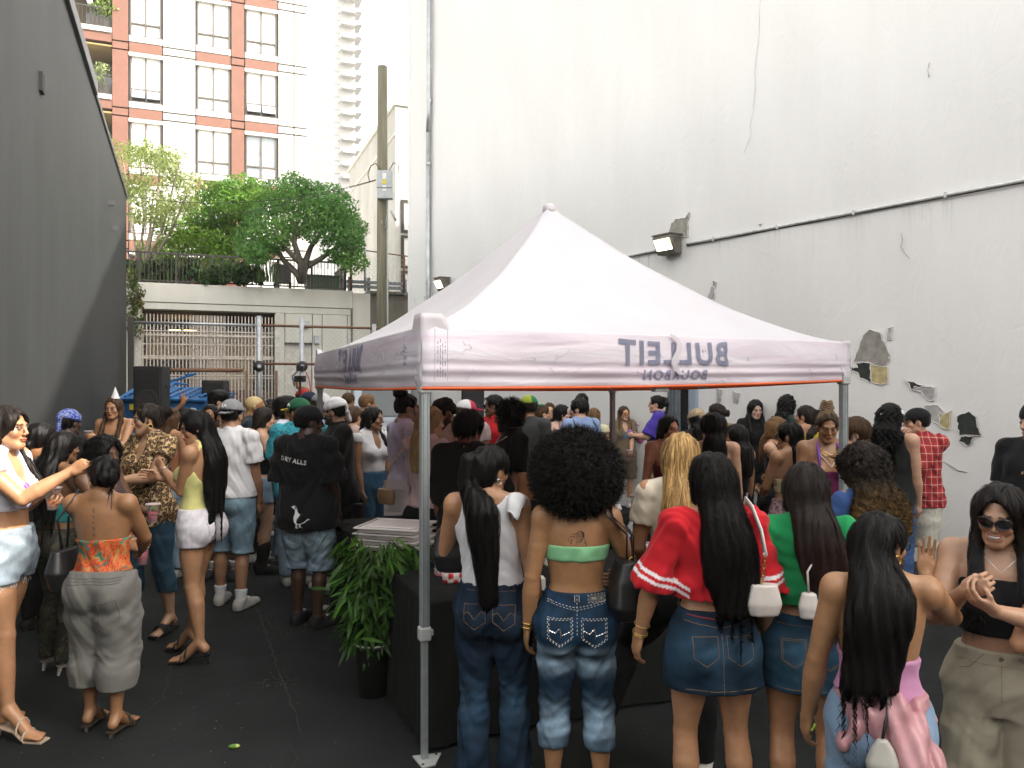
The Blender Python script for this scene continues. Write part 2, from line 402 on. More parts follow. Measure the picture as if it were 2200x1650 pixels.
def wall_lamp(x,z,label,w=.36):
 t=on_plane('wall_lamp',label,'lamp',RWP,x,z,.03,'wall lamps on the white building')
 h,dp=.27,.24
 prof=[(0,-h/2),(0,h/2),(-dp*.95,h/2),(-dp,h/2-.05),(-dp*.55,-h/2)]
 mb=MB();vs=[(-w/2,y,zz)for y,zz in prof]+[(w/2,y,zz)for y,zz in prof];n=5
 mb.add(vs,[(0,1,2,3,4),(9,8,7,6,5)]+[(i,i+5,(i+1)%5+5,(i+1)%5)for i in range(5)]);mb.build('housing',MATS['lamp_grey'],t,bev=.006)
 y0,z0=prof[3];y1,z1=prof[4];mb=MB();ins=.03;e=-.006
 mb.add([(-w/2+ins,y0+e,z0-.02),(w/2-ins,y0+e,z0-.02),(w/2-ins,y1+e,z1+.02),(-w/2+ins,y1+e,z1+.02)],[(0,1,2,3)]);mb.build('lens',MATS['lit_lens'],t)
 mb=MB();mb.box((0,-dp*.5,h/2+.008),(w+.03,dp+.02,.016));mb.build('visor',MATS['lamp_grey'],t,bev=.004)
 for k in range(5):mb=MB();mb.box((XS*(w/2+.006),-.03-k*.03,.06),(.012,.010,.10));mb.build('cooling_fin',MATS['lamp_grey'],t)
 mb=MB();mb.lathe([(.03,-.01),(.03,.01)],(XS*(-w/2-.05),-.03,-.05),12,M=Matrix.Rotation(R(90),3,'X'));mb.build('photocell',MATS['conduit_paint'],t)
wall_lamp((xb+xc)/2,RWP.px(1450,528)[1],'lit grey wall lamp above the tent roof, below a bare concrete patch')
wall_lamp(RWP.px(962,618)[0],RWP.px(962,612)[1],'lit wall lamp half hidden behind the left slope of the tent roof',.30)
xp=RWP.px(926,300)[0]
simple('galvanised',(0.42,0.44,0.46),0.42,0.6,var=.2,nscale=6)
t=on_plane('downpipe','tall grey downpipe near the far corner of the white wall','pipe',RWP,xp,0,.07)
mb=MB();mb.tube([(0,0,0),(0,0,7.6)],.055,10);mb.tube([(0,-.0,7.6),(XS*.05,-.01,8.1),(XS*.05,-.01,14.6)],.055,10);mb.build('pipe',MATS['galvanised'],t,True)
for z in(1.5,4.2,6.9,8.3,11,14):mb=MB();mb.lathe([(.064,-.03),(.064,.03)],(XS*(.05 if z>8 else 0),0,z),10);mb.box((XS*(.05 if z>8 else 0),.04,z),(.03,.06,.04));mb.build('pipe_clip',MATS['galvanised'],t)
# steel door bay in the wall
simple('steel_grey',(0.20,0.23,0.25),0.5,0.3,var=.15);simple('dark_inside',(0.01,0.01,0.012),0.9);simple('door_blue',(0.30,0.36,0.42),0.5)
x0,x1=RWP.px(1440,860)[0],RWP.px(1496,860)[0]
t=on_plane('steel_door','grey steel door frame with a dark ventilated gap in the white wall','door',RWP,x0,0,0)
wd=x1-x0
for nm,a,b_,mt,o in(('frame_panel',0,wd*.48,'steel_grey',.06),('dark_grille',wd*.48,wd*.80,'dark_inside',.03),('door_leaf',wd*.80,wd*1.06,'door_blue',.05)):
 mb=MB();rw(mb,a,b_,0,2.75,-.05,o);mb.build(nm,MATS[mt],t,bev=.006)
for i in range(3):mb=MB();rw(mb,wd*(.10+.13*i),wd*(.13+.13*i),0,2.75,.06,.085);mb.build('rib',MATS['steel_grey'],t)
for i in range(40):mb=MB();rw(mb,wd*.50,wd*.78,.1+i*.065,.115+i*.065,.03,.045);mb.build('louvre',MATS['dark_inside'],t)
# ---------------------------------------------------------------- dark wall on the left
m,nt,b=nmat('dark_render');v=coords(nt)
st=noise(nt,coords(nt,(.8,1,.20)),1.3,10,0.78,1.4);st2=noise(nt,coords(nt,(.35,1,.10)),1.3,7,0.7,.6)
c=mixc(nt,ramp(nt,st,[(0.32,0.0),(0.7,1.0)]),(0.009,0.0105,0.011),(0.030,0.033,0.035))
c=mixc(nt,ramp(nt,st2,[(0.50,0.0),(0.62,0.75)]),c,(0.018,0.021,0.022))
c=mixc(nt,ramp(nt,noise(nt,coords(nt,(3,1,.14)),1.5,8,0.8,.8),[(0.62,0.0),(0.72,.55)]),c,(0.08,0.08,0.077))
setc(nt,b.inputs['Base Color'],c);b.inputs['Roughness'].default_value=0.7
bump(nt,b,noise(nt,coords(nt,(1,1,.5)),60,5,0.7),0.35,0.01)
simple('coping_metal',(0.07,0.07,0.075),0.45,0.4,var=.2)
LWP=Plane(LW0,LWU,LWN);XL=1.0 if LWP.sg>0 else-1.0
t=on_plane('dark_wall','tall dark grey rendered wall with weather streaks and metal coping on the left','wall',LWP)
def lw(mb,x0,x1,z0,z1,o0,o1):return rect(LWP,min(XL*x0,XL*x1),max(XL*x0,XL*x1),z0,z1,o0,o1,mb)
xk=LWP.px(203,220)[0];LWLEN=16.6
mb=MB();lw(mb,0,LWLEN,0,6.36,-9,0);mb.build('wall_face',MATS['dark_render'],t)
mb=MB();lw(mb,0,xk,6.36,6.46,-.5,.03);mb.build('coping',MATS['coping_metal'],t,bev=.01)
mb=MB();lw(mb,xk+.03,LWLEN,6.36,6.56,-.5,.05);mb.build('coping',MATS['coping_metal'],t,bev=.01)
xv,zv=LWP.px(86,178)
mb=MB();lw(mb,xv-.07,xv+.07,zv-.09,zv+.09,-.02,.03);mb.build('vent_cover',MATS['dark_inside'],t)
for(px,py)in((233,435),(241,490)):
 x,z=LWP.px(px,py);mb=MB();lw(mb,x-.03,x+.03,z-.05,z+.05,0,.10);mb.build('vent_cover',MATS['coping_metal'],t)
# ---------------------------------------------------------------- concrete podium with the barred garage
m,nt,b=nmat('concrete');v=coords(nt)
c=mixc(nt,ramp(nt,noise(nt,coords(nt,(1,1,.35)),1.4,7,0.68),[(0.3,0.0),(0.72,1.0)]),(0.62,0.60,0.53),(0.76,0.745,0.68))
c=mixc(nt,ramp(nt,noise(nt,coords(nt,(5,1,.3)),1.3,7,0.75),[(0.62,0.0),(0.75,.6)]),c,(0.34,0.32,0.26))
setc(nt,b.inputs['Base Color'],c);b.inputs['Roughness'].default_value=0.85;bump(nt,b,noise(nt,v,50,4),0.2,0.006)
m,nt,b=nmat('old_concrete');v=coords(nt)
c=mixc(nt,ramp(nt,noise(nt,coords(nt,(1,1,.3)),1.8,8,0.75),[(0.3,0.0),(0.7,1.0)]),(0.12,0.11,0.095),(0.25,0.235,0.20))
c=mixc(nt,ramp(nt,noise(nt,coords(nt,(4,1,.12)),2.0,6,0.75),[(0.55,0.0),(0.72,.8)]),c,(0.06,0.055,0.045))
setc(nt,b.inputs['Base Color'],c);b.inputs['Roughness'].default_value=0.9;bump(nt,b,noise(nt,v,40,4),0.3,0.01)
simple('grate_paint',(0.70,0.62,0.53),0.6,var=.25);simple('cream_post',(0.66,0.63,0.56),0.6,var=.2)
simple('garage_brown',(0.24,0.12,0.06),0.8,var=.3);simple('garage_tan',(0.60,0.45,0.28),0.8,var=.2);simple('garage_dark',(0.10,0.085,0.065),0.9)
simple('tube_lamp',(1,.8,.5),0.5,emis=((1.0,0.62,0.2),4.0))
P0=V2(PX(300,21.0),21.0);PP=Plane(P0,FE,FN)
pod=on_plane('concrete_podium','pale concrete podium with a barred garage opening under the garden terrace','building',PP)
def pq(px,py):return PP.px(px,py)
TOP=pq(300,606)[1];xR=pq(757,620)[0];gx0,gx1=pq(303,700)[0],pq(592,700)[0];gz=pq(303,661)[1]-.02
def pr(mb,*a):return rect(PP,*a,mb=mb)
mb=MB();pr(mb,-4,gx0,0,gz,-.5,0);mb.build('wall_panel',MATS['concrete'],pod)
zj=pq(300,648)[1]
mb=MB();pr(mb,-4,xR,zj+.012,TOP,-.5,.02);mb.build('wall_panel',MATS['concrete'],pod)
mb=MB();pr(mb,-4,xR,gz,zj-.012,-.5,0);mb.build('wall_panel',MATS['concrete'],pod)
mb=MB();pr(mb,-4,xR,gz,TOP-.05,-.6,-.03);mb.build('wall_core',MATS['old_concrete'],pod)
ed=[gx1,pq(612,760)[0],pq(671,760)[0],pq(692,760)[0],pq(746,760)[0],xR]
dz=pq(640,736)[1]
for i,(a,b_)in enumerate(zip(ed[:-1],ed[1:])):
 mb=MB()
 if i==1:pr(mb,a+.01,b_-.01,dz,gz-.012,-.5,-.004)
 else:pr(mb,a+.01,b_-.01,0,gz-.012,-.5,-.004)
 mb.build('wall_panel',MATS['concrete'],pod)
mb=MB();pr(mb,ed[1]+.01,ed[2]-.01,0,dz-.03,-.45,-.16);mb.build('service_door',MATS['cream_post'],pod)
mb=MB();pr(mb,ed[1]+.01,ed[2]-.01,dz-.03,dz,-.45,-.02);mb.build('door_lintel',MATS['garage_dark'],pod)
mb=MB();pr(mb,xR+.01,xR+.55,0,TOP-.05,-.5,-.08);mb.build('pilaster',MATS['concrete'],pod)
mb=MB();pr(mb,xR-.05,xR+.01,0,TOP-.02,-.5,.01);mb.build('seam_strip',MATS['old_concrete'],pod)
# garage: back room, side jambs, bars
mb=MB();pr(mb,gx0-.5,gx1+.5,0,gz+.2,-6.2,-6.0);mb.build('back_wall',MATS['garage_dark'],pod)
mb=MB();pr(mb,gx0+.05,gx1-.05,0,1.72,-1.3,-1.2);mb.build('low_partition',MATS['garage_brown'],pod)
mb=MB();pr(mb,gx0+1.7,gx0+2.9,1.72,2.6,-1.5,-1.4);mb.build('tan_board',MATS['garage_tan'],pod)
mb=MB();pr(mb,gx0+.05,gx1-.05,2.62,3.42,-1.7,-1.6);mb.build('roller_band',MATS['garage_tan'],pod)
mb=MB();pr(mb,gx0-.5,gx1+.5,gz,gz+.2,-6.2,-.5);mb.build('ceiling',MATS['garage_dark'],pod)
for x in(gx0+.55,gx0+1.0):mb=MB();pr(mb,x,x+.35,gz-.42,gz-.38,-3.1,-3.0);mb.build('tube_lamp',MATS['tube_lamp'],pod)
for x,mt in((gx0-.14,'cream_post'),(gx1-.02,'cream_post')):mb=MB();pr(mb,x,x+.15,0,gz-.05,-.2,.06);mb.build('jamb',MATS[mt],pod)
gr=on_plane('garage_grille','beige barred security grille across the garage opening','grille',PP,gx0,0,-.12)
W=gx1-gx0-.05
base=None
nb=38
for i in range(nb):
 x=.04+(W-.08)*i/(nb-1)
 if base is None:mb=MB();mb.box((0,0,gz/2-.06),(.028,.022,gz-.14));base=mb.build('bar',MATS['grate_paint'],gr);base.location=(x,0,0)
 else:share(base,(x,0,0),gr,'bar')
for i in range(22):share(base,(W*.37+i*W*.26/22,.03,0),gr,'bar',scale=(.6,.6,1))
for py in(709,718,738,764,768,806,812):
 z=pq(303,py)[1];mb=MB();mb.box((W/2,-.018,z),(W,.018,.05 if py in(718,768)else .03));mb.build('crossbar',MATS['grate_paint'],gr)
simple('box_grey',(0.40,0.42,0.43),0.5,0.2,var=.15)
for nm,lab,a,b_,c_,d_ in(('meter_box','small grey meter box on the concrete beside the gate post',643,663,690,704),('junction_box','grey junction box fixed to concrete between two door panels',674,685,721,739)):
 x0,z1=pq(a,c_);x1,z0=pq(b_,d_);t=on_plane(nm,lab,'box',PP,(x0+x1)/2,z0,0)
 mb=MB();mb.box((0,-.06,(z1-z0)/2),(x1-x0,.12,z1-z0));mb.build('case',MATS['box_grey'],t,bev=.008)
 mb=MB();mb.box((0,-.125,(z1-z0)/2),(x1-x0-.04,.012,z1-z0-.04));mb.build('cover',MATS['galvanised'],t)
# darker retaining wall beside it, behind the pole
t=on_plane('retaining_wall','dark stained concrete retaining wall behind the utility pole','wall',PP,xR+.57,0,-.35)
mb=MB();mb.box((2.2,.3,TOP/2-.02),(4.4,.6,TOP-.04));mb.build('wall_face',MATS['old_concrete'],t);mb=MB();mb.box((2.2,.25,TOP+.02),(4.5,.8,.08));mb.build('capping',MATS['old_concrete'],t)
# terrace floor
tr=MB();pr(tr,-8,14,TOP-.35,TOP-.02,-16,-.5);o=tr.build('terrace',MATS['concrete']);o.location=(*P0,0);o.rotation_euler=(0,0,PP.rz);tag(o,kind='structure')
# terrace railing
simple('rail_dark',(0.05,0.045,0.04),0.5,0.3)
rl=on_plane('terrace_railing','dark metal railing along the top of the concrete podium','railing',PP,pq(262,600)[0],TOP,-.25)
RL=xR-pq(262,600)[0]-.15;RH=.86
mb=MB();mb.box((RL/2,0,RH),(RL,.05,.05));mb.build('top_rail',MATS['rail_dark'],rl);mb=MB();mb.box((RL/2,0,.09),(RL,.04,.035));mb.build('bottom_rail',MATS['rail_dark'],rl)
mb=MB();mb.box((RL+.03,1.2,RH),(.05,2.4,.05));mb.build('top_rail',MATS['rail_dark'],rl)
base=None
for px in(298,378,457,525,600,672,744):
 x=pq(px,590)[0]-pq(262,600)[0]
 if base is None:mb=MB();mb.box((0,.0,RH/2),(.06,.06,RH));base=mb.build('post',MATS['rail_dark'],rl);base.location=(x,0.004,0)
 else:share(base,(x,0.004,0),rl,'post')
base=None
for i in range(62):
 x=.05+i*RL/62
 if base is None:mb=MB();mb.box((0,0,RH/2+.04),(.018,.018,RH-.1));base=mb.build('baluster',MATS['rail_dark'],rl);base.location=(x,0,0)
 else:share(base,(x,0,0),rl,'baluster')
for i in range(16):share(base,(RL+.03,.15+i*.14,0),rl,'baluster')
# brick planter wall and terrace furniture
m,nt,b=nmat('brick');bt=nd(nt,'ShaderNodeTexBrick');bt.inputs['Scale'].default_value=6.0;bt.inputs['Color1'].default_value=(.26,.07,.04,1);bt.inputs['Color2'].default_value=(.20,.05,.035,1);bt.inputs['Mortar'].default_value=(.35,.3,.26,1);bt.inputs['Mortar Size'].default_value=.012
cc=coords(nt,(1,1,1),rot=(R(90),0,0));nt.links.new(cc,bt.inputs['Vector']);nt.links.new(bt.outputs[0],b.inputs['Base Color']);b.inputs['Roughness'].default_value=.9
t=on_plane('brick_planter','low red brick planter wall behind the terrace railing','planter',PP,pq(250,600)[0],TOP,-4.0)
mb=MB();mb.box((1.6,.3,.62),(3.2,.6,1.24));mb.build('brick_face',MATS['brick'],t);mb=MB();mb.box((1.6,.3,1.27),(3.3,.7,.06));mb.build('capping',MATS['coping_metal'],t)
simple('chair_black',(.02,.02,.022),.6);simple('table_green',(.07,.10,.07),.6)
t=on_plane('deck_chair','black deck chair behind the terrace railing under the big tree','chair',PP,pq(618,600)[0],TOP,-1.6)
for nm,c_,s_,a_ in(('seat',(0,0,.36),(.5,.5,.05),8),('backrest',(.02,.30,.66),(.5,.06,.66),-18)):
 mb=MB();mb.box(c_,s_,Matrix.Rotation(R(a_),3,'X'));mb.build(nm,MATS['chair_black'],t,bev=.01)
for sx in(-.22,.22):
 for sy in(-.2,.2):mb=MB();mb.box((sx,sy,.17),(.045,.045,.34));mb.build('leg',MATS['chair_black'],t)
t=on_plane('storage_box','green storage bench at the right end of the terrace','bench',PP,pq(706,600)[0],TOP,-1.4)
mb=MB();mb.box((0,0,.27),(1.0,.5,.54));mb.build('chest',MATS['table_green'],t,bev=.01);mb=MB();mb.box((0,0,.57),(1.06,.55,.05));mb.build('lid',MATS['table_green'],t,bev=.01)
# ================================================================= the apartment building beyond the terrace
simple('panel_red',(0.165,0.072,0.048),0.7,var=.10,nscale=2);simple('panel_white',(0.40,0.39,0.365),0.7,var=.06,nscale=1.5);simple('trim_white',(0.47,0.46,0.43),0.7)
simple('window_frame',(0.10,0.085,0.075),0.45,0.2);simple('blind_white',(0.80,0.80,0.78),0.35,spec=.8);simple('pane_grey',(0.30,0.35,0.38),0.15,spec=.8);simple('pane_dark',(0.04,0.045,0.05),0.1,spec=.8)
simple('balcony_ochre',(0.30,0.20,0.075),0.8);simple('balcony_shade',(.09,.065,.03),.8);simple('joint_grey',(0.45,0.43,0.39),0.9)  # balcony back walls get a darkened ochre that carries their shade
BP0=V2(PX(350,37.0),37.0);BP=Plane(BP0,FE,FN)
bl=on_plane('apartment_building','tall white apartment building with red panels and big dark framed windows beyond the trees','building',BP)
def bq(px,py=400):return BP.px(px,py)[0]
def brow(px,py):return BP.px(px,py)[1]
def br(name,x0,x1,z0,z1,o0,o1,mat,par=None,bev=0):
 mb=MB();rect(BP,x0,x1,z0,z1,o0,o1,mb);return mb.build(name,MATS[mat],par or bl,bev=bev)
xl,xA0,xA1,xB0,xB1,xC0,xC1,xr=bq(160),bq(279),bq(347),bq(423),bq(494),bq(528),bq(595),bq(661)
FL=3.05;Z0=brow(458,512)
# floor lines measured on the middle column: rows repeat every storey
zt=[brow(458,275)-(k-2)*0 for k in range(1)]
zr1b,zr1t=brow(458,238),brow(458,138);zr2b,zr2t=brow(458,375),brow(458,275)
st=(zr1b-zr2b);hgt=zr1t-zr1b
br('building_mass',bq(240),xr,0,34,-16,-.35,'panel_white');br('building_mass',xl-12,bq(240)-.02,0,34,-16,-2.32,'panel_white')
rows=[(zr2b+k*st,zr2b+k*st+hgt)for k in range(-3,6)]
def panel(x0,x1,z0,z1,mat,o=0.0):br('panel',x0+.025,x1-.025,z0+.025,z1-.025,-.36,o,mat)
for zb,zt_ in rows:
 nxt=zb+st
 for a,b_ in((xl,xA0),):
  panel(bq(240),xA0-.05,zb-.35,nxt-.75,'panel_red')
  panel(bq(240),xA0-.05,nxt-.73,nxt-.37,'panel_red')
 panel(xA1+.05,xB0-.05,zb-.35,nxt-.75,'panel_white',.02);panel(xA1+.05,xB0-.05,nxt-.73,nxt-.37,'panel_white',.02)
 panel(xB1+.05,xC0-.05,zb-.35,nxt-.75,'panel_red');panel(xB1+.05,xC0-.05,nxt-.73,nxt-.37,'panel_red')
 xm=(xC1*.45+xr*.55)
 for a,b_ in((xC1+.05,xm),(xm,xr)):panel(a,b_,zb-.35,nxt-.75,'panel_white',.02);panel(a,b_,nxt-.73,nxt-.37,'panel_white',.02)
 for a,b_ in((xA0,xA1),(xB0,xB1),(xC0,xC1)):
  br('sill_band',a-.04,b_+.04,zb-.30,zb-.02,-.36,.02,'trim_white')
  panel(a-.05,b_+.05,zb-.80,zb-.31,'panel_red');br('lintel_band',a-.04,b_+.04,zt_+.01,zb+st-.80,-.36,.02,'trim_white')
  br('floor_band',a-.05,b_+.05,zb-.98,zb-.81,-.36,.04,'trim_white')
def window(x0,x1,z0,z1,kind):
 w,h=x1-x0,z1-z0;t=.07
 f=MB();zs_=z0+h*.27
 for(a,b_,c_,d_)in((x0,x0+t,z0,z1),(x1-t,x1,z0,z1),(x0+t,x1-t,z0,z0+t),(x0+t,x1-t,z1-t,z1),(x0+w/2-t/2,x0+w/2+t/2,z0+t,z1-t),(x0+t,x0+w/2-t/2,zs_-t/2,zs_+t/2),(x0+w/2+t/2,x1-t,zs_-t/2,zs_+t/2)):
  rect(BP,a,b_,c_,d_,-.34,-.08,f)
 fr=f.build('window',MATS['window_frame'],bl)
 for a,b_ in((x0+t,x0+w/2-t/2),(x0+w/2+t/2,x1-t)):
  for c_,d_,lo in((z0+t,zs_-t/2,True),(zs_+t/2,z1-t,False)):
   mt='blind_white'
   if kind==1 and lo:mt='pane_dark'
   if kind==2:mt='pane_grey' if not lo else('pane_grey' if a<x0+w/3 else 'blind_white')
   br('pane',a,b_,c_,d_,-.30,-.18,mt,fr)
   if kind==1 and lo:
    mb=MB();m_=Matrix.Rotation(R(-24),3,'X');mb.box(((a+b_)/2,.02,(c_+d_)/2+.06),(b_-a-.02,.04,(d_-c_)*.9),m_);mb.build('open_sash',MATS['pane_grey'],fr)
for i,(zb,zt_)in enumerate(rows):
 for j,(a,b_)in enumerate(((xA0,xA1),(xB0,xB1),(xC0,xC1))):
  window(a,b_,zb,zt_,{(3,2):2,(4,0):1,(4,2):1}.get((i,j),0))
# coloured hanging in one window (plain rays)
z0,z1=rows[3];zc_=z0+hgt*.66
for k in range(7):
 an=R(20+k*23.3);mb=MB();L=.62
 mb.box(((xC0+xC1)/2+math.cos(an)*L*.6,.165,zc_-.25+math.sin(an)*L*.55),(L,.015,.10),Matrix.Rotation(-an,3,'Y'));mb.build('window_hanging',simple('hang_%d'%(k%3),((.55,.42,.35),(.30,.42,.46),(.6,.6,.55))[k%3],.8),bl)
# balconies with ochre ceilings, lamps, railings and pots at the left
xb0,xb1=bq(160),bq(240)
for k,(zb,zt_)in enumerate(rows):
 fz=zb-.06
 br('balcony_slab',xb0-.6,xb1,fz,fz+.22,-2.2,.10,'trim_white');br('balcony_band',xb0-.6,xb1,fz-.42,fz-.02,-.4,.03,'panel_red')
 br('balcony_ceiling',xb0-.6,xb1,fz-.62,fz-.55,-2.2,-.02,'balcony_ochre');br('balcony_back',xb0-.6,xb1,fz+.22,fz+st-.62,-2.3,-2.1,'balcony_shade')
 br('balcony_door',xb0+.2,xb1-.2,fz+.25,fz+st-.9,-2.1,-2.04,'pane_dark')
 r_=br('balcony_rail',xb0-.6,xb1,fz+1.12,fz+1.17,-.06,-.01,'rail_dark')
 for q in range(12):br('baluster',xb0-.5+q*.16,xb0-.48+q*.16,fz+.22,fz+1.12,-.05,-.02,'rail_dark')
m,nt,b=nmat('leaf');at=nd(nt,'ShaderNodeAttribute',attribute_name='col');nt.links.new(at.outputs['Color'],b.inputs['Base Color']);b.inputs['Roughness'].default_value=.45;b.inputs['Specular IOR Level'].default_value=.35
tr_=nd(nt,'ShaderNodeBsdfTranslucent');nt.links.new(at.outputs['Color'],tr_.inputs[0]);mx=nd(nt,'ShaderNodeMixShader');mx.inputs[0].default_value=.45;out=nt.nodes['Material Output']
nt.links.new(b.outputs[0],mx.inputs[1]);nt.links.new(tr_.outputs[0],mx.inputs[2]);nt.links.new(mx.outputs[0],out.inputs[0])
simple('bark',(0.10,0.085,0.065),0.9,var=.35,nscale=12,bstr=.5);simple('bark_light',(0.24,0.21,0.15),0.9,var=.3,nscale=12)
def leaves(name,centers,radii,n,size,cols,parent=None,seed=1,droop=.3,kind=None,shell=.55):
 """leaf-sized faces spread through lobes of a crown; radii may be vectors"""
 rg=np.random.default_rng(seed);centers=np.array(centers,float);radii=np.array([np.broadcast_to(r,3)for r in radii],float)
 vol=radii.prod(1)**.8;pk=rg.choice(len(centers),n,p=vol/vol.sum())
 d=rg.normal(size=(n,3));d/=np.linalg.norm(d,axis=1,keepdims=True)
 rr=shell+(1-shell)*rg.random(n)**.5;rr*=np.where(rg.random(n)<.12,rg.uniform(1,1.18,n),1)
 P=centers[pk]+d*radii[pk]*rr[:,None]
 nr=d+rg.normal(0,.55,(n,3))+np.array([0,0,.35]);nr/=np.linalg.norm(nr,axis=1,keepdims=True)
 a=np.cross(nr,rg.normal(size=(n,3)));a/=np.maximum(np.linalg.norm(a,axis=1,keepdims=True),1e-5);a[:,2]-=droop;b_=np.cross(nr,a)
 s=size*rg.uniform(.55,1.4,n)[:,None]
 V=np.stack([P-a*s,P-b_*s*.45,P+a*s,P+b_*s*.45],1).reshape(-1,3)
 Q=np.arange(4*n).reshape(n,4)
 cols=np.array(cols,float);t=rg.random(n);lob=rg.random(len(centers))[pk]
 t=np.clip(.5*t+.5*lob,0,1)*(len(cols)-1);i=np.minimum(t.astype(int),len(cols)-2);f=(t-i)[:,None]
 c=cols[i]*(1-f)+cols[i+1]*f;c=c*rg.uniform(.75,1.25,(n,1))
 o=obj_np(name,V,Q,MATS['leaf'],parent,np.repeat(c,4,0),smooth=False)
 if kind:o['kind']=kind
 return o
for k,lab in((5,'yellow green plant on the top balcony of the apartment building'),(4,'pale round plant in a box on the middle balcony'),(3,'dark leafy plant on the lower balcony of the apartment building')):
 zb=rows[k][0]-.06;p=BP.pt(bq(218),0,-.35);t=thing('balcony_plant',lab,'plant',(p[0],p[1],zb+.22),BP.rz)
 mb=MB();mb.box((0,0,.28),(1.1,.35,.5));mb.build('planter_box',MATS['rail_dark'],t)
 leaves('foliage',[(rng.uniform(-.3,.6),rng.uniform(-.2,.1),rng.uniform(.6,1.35))for _ in range(7)],[.32]*7,420,.07,[(.10,.20,.02),(.24,.34,.05)]if k!=4 else[(.20,.28,.10),(.40,.45,.22)],t,k)
 ob=thing('hanging_lantern',('pale hanging lamp under the top balcony ceiling','wind chime hanging under the middle balcony ceiling','small lantern under the lower balcony ceiling')[5-k],'lantern',(*BP.pt(bq(189),0,-.5)[:2],zb+st-1.68),BP.rz)
 mb=MB();mb.lathe([(.03,.45),(.10,.3),(.13,.1),(.06,-.05)],n=12);mb.build('shade',MATS['blind_white'],ob,True);mb=MB();mb.tube([(0,0,.45),(0,0,1.05)],.012,5);mb.build('cord',MATS['rail_dark'],ob)
# pale tower far behind
TP=Plane(V2(PX(664,185),185.0),FE,FN)
tw=on_plane('tower','pale high rise tower with stacked balconies far behind the red and white building','building',TP)
def tq(px):return TP.px(px,400)[0]
simple('tower_white',(0.36,0.357,0.345),0.8);simple('tower_glass',(0.16,0.17,0.175),0.3)
def tb(name,x0,x1,z0,z1,o0,o1,mat):
 mb=MB();rect(TP,x0,x1,z0,z1,o0,o1,mb);return mb.build(name,MATS[mat],tw)
tb('wall',tq(640),tq(762),0,98,-22,0,'tower_white')
b0=b1=None
tz0=TP.px(750,410)[1];tst=(TP.px(750,20)[1]-tz0)/14.3
wz={}
for k in range(-9,16):
 z=tz0+k*tst
 for nm,x0,x1,o in(('balcony',tq(734),tq(762),1.6),('balcony',tq(763),tq(778),.2)):
  key=(nm,x0);zz=z if x0<tq(750)else z+tst*.35
  if key not in wz:wz[key]=tb(nm,x0,x1,-.42,.42,-.1 if x0<tq(750)else-5,o,'tower_white');wz[key].location=(0,0,zz)
  else:share(wz[key],(0,0,zz),tw,nm)
 for px,w in((684,.85),(704,.45),(724,.8)):
  key=('window',px)
  if key not in wz:wz[key]=tb('window',tq(px)-w,tq(px)+w,-1.1,.6,-.2,.04,'tower_glass');wz[key].location=(0,0,z+.4)
  else:share(wz[key],(0,0,z+.4),tw,'window')
# grey rendered block with a sloping-looking parapet beside the pole
LWV=V2(-.391,.920)
SP0=V2(PX(850,26),26.0);SP=Plane(SP0,FE,FN)
sb=on_plane('parapet_building','weathered pale rendered block with black framed windows behind the utility pole','building',SP)
sh_=PZ(226,26)
m,nt,b=nmat('stained_render');v=coords(nt)
c=mixc(nt,ramp(nt,noise(nt,coords(nt,(1,1,.4)),1.1,8,0.72),[(0.3,0.0),(0.72,1.0)]),(0.44,0.43,0.40),(0.62,0.61,0.58));setc(nt,b.inputs['Base Color'],c);b.inputs['Roughness'].default_value=.85
mb=MB();rect(SP,0,7,0,sh_,-9,0,mb);mb.build('wall',MATS['stained_render'],sb)
mb=MB();rect(SP,-.06,7.1,sh_,sh_+.14,-9.1,.06,mb);mb.build('coping',MATS['concrete'],sb)
mb=MB();rect(SP,-.03,-.0,sh_-1.0,sh_-.9,-9,0,mb);mb.build('string_course',MATS['concrete'],sb)
for z0,z1 in((4.6,5.7),(5.8,6.9),(7.0,8.1)):
 f=MB()
 for a,b_,c_,d_ in((.18,.28,z0,z1),(1.3,1.4,z0,z1),(.28,1.3,z0,z0+.08),(.28,1.3,z1-.08,z1)):rect(SP,a,b_,c_,d_,-.1,.05,f)
 fr=f.build('window',MATS['rail_dark'],sb);mb=MB();rect(SP,.28,1.3,z0+.08,z1-.08,-.1,.01,mb);mb.build('pane',MATS['blind_white'],fr)
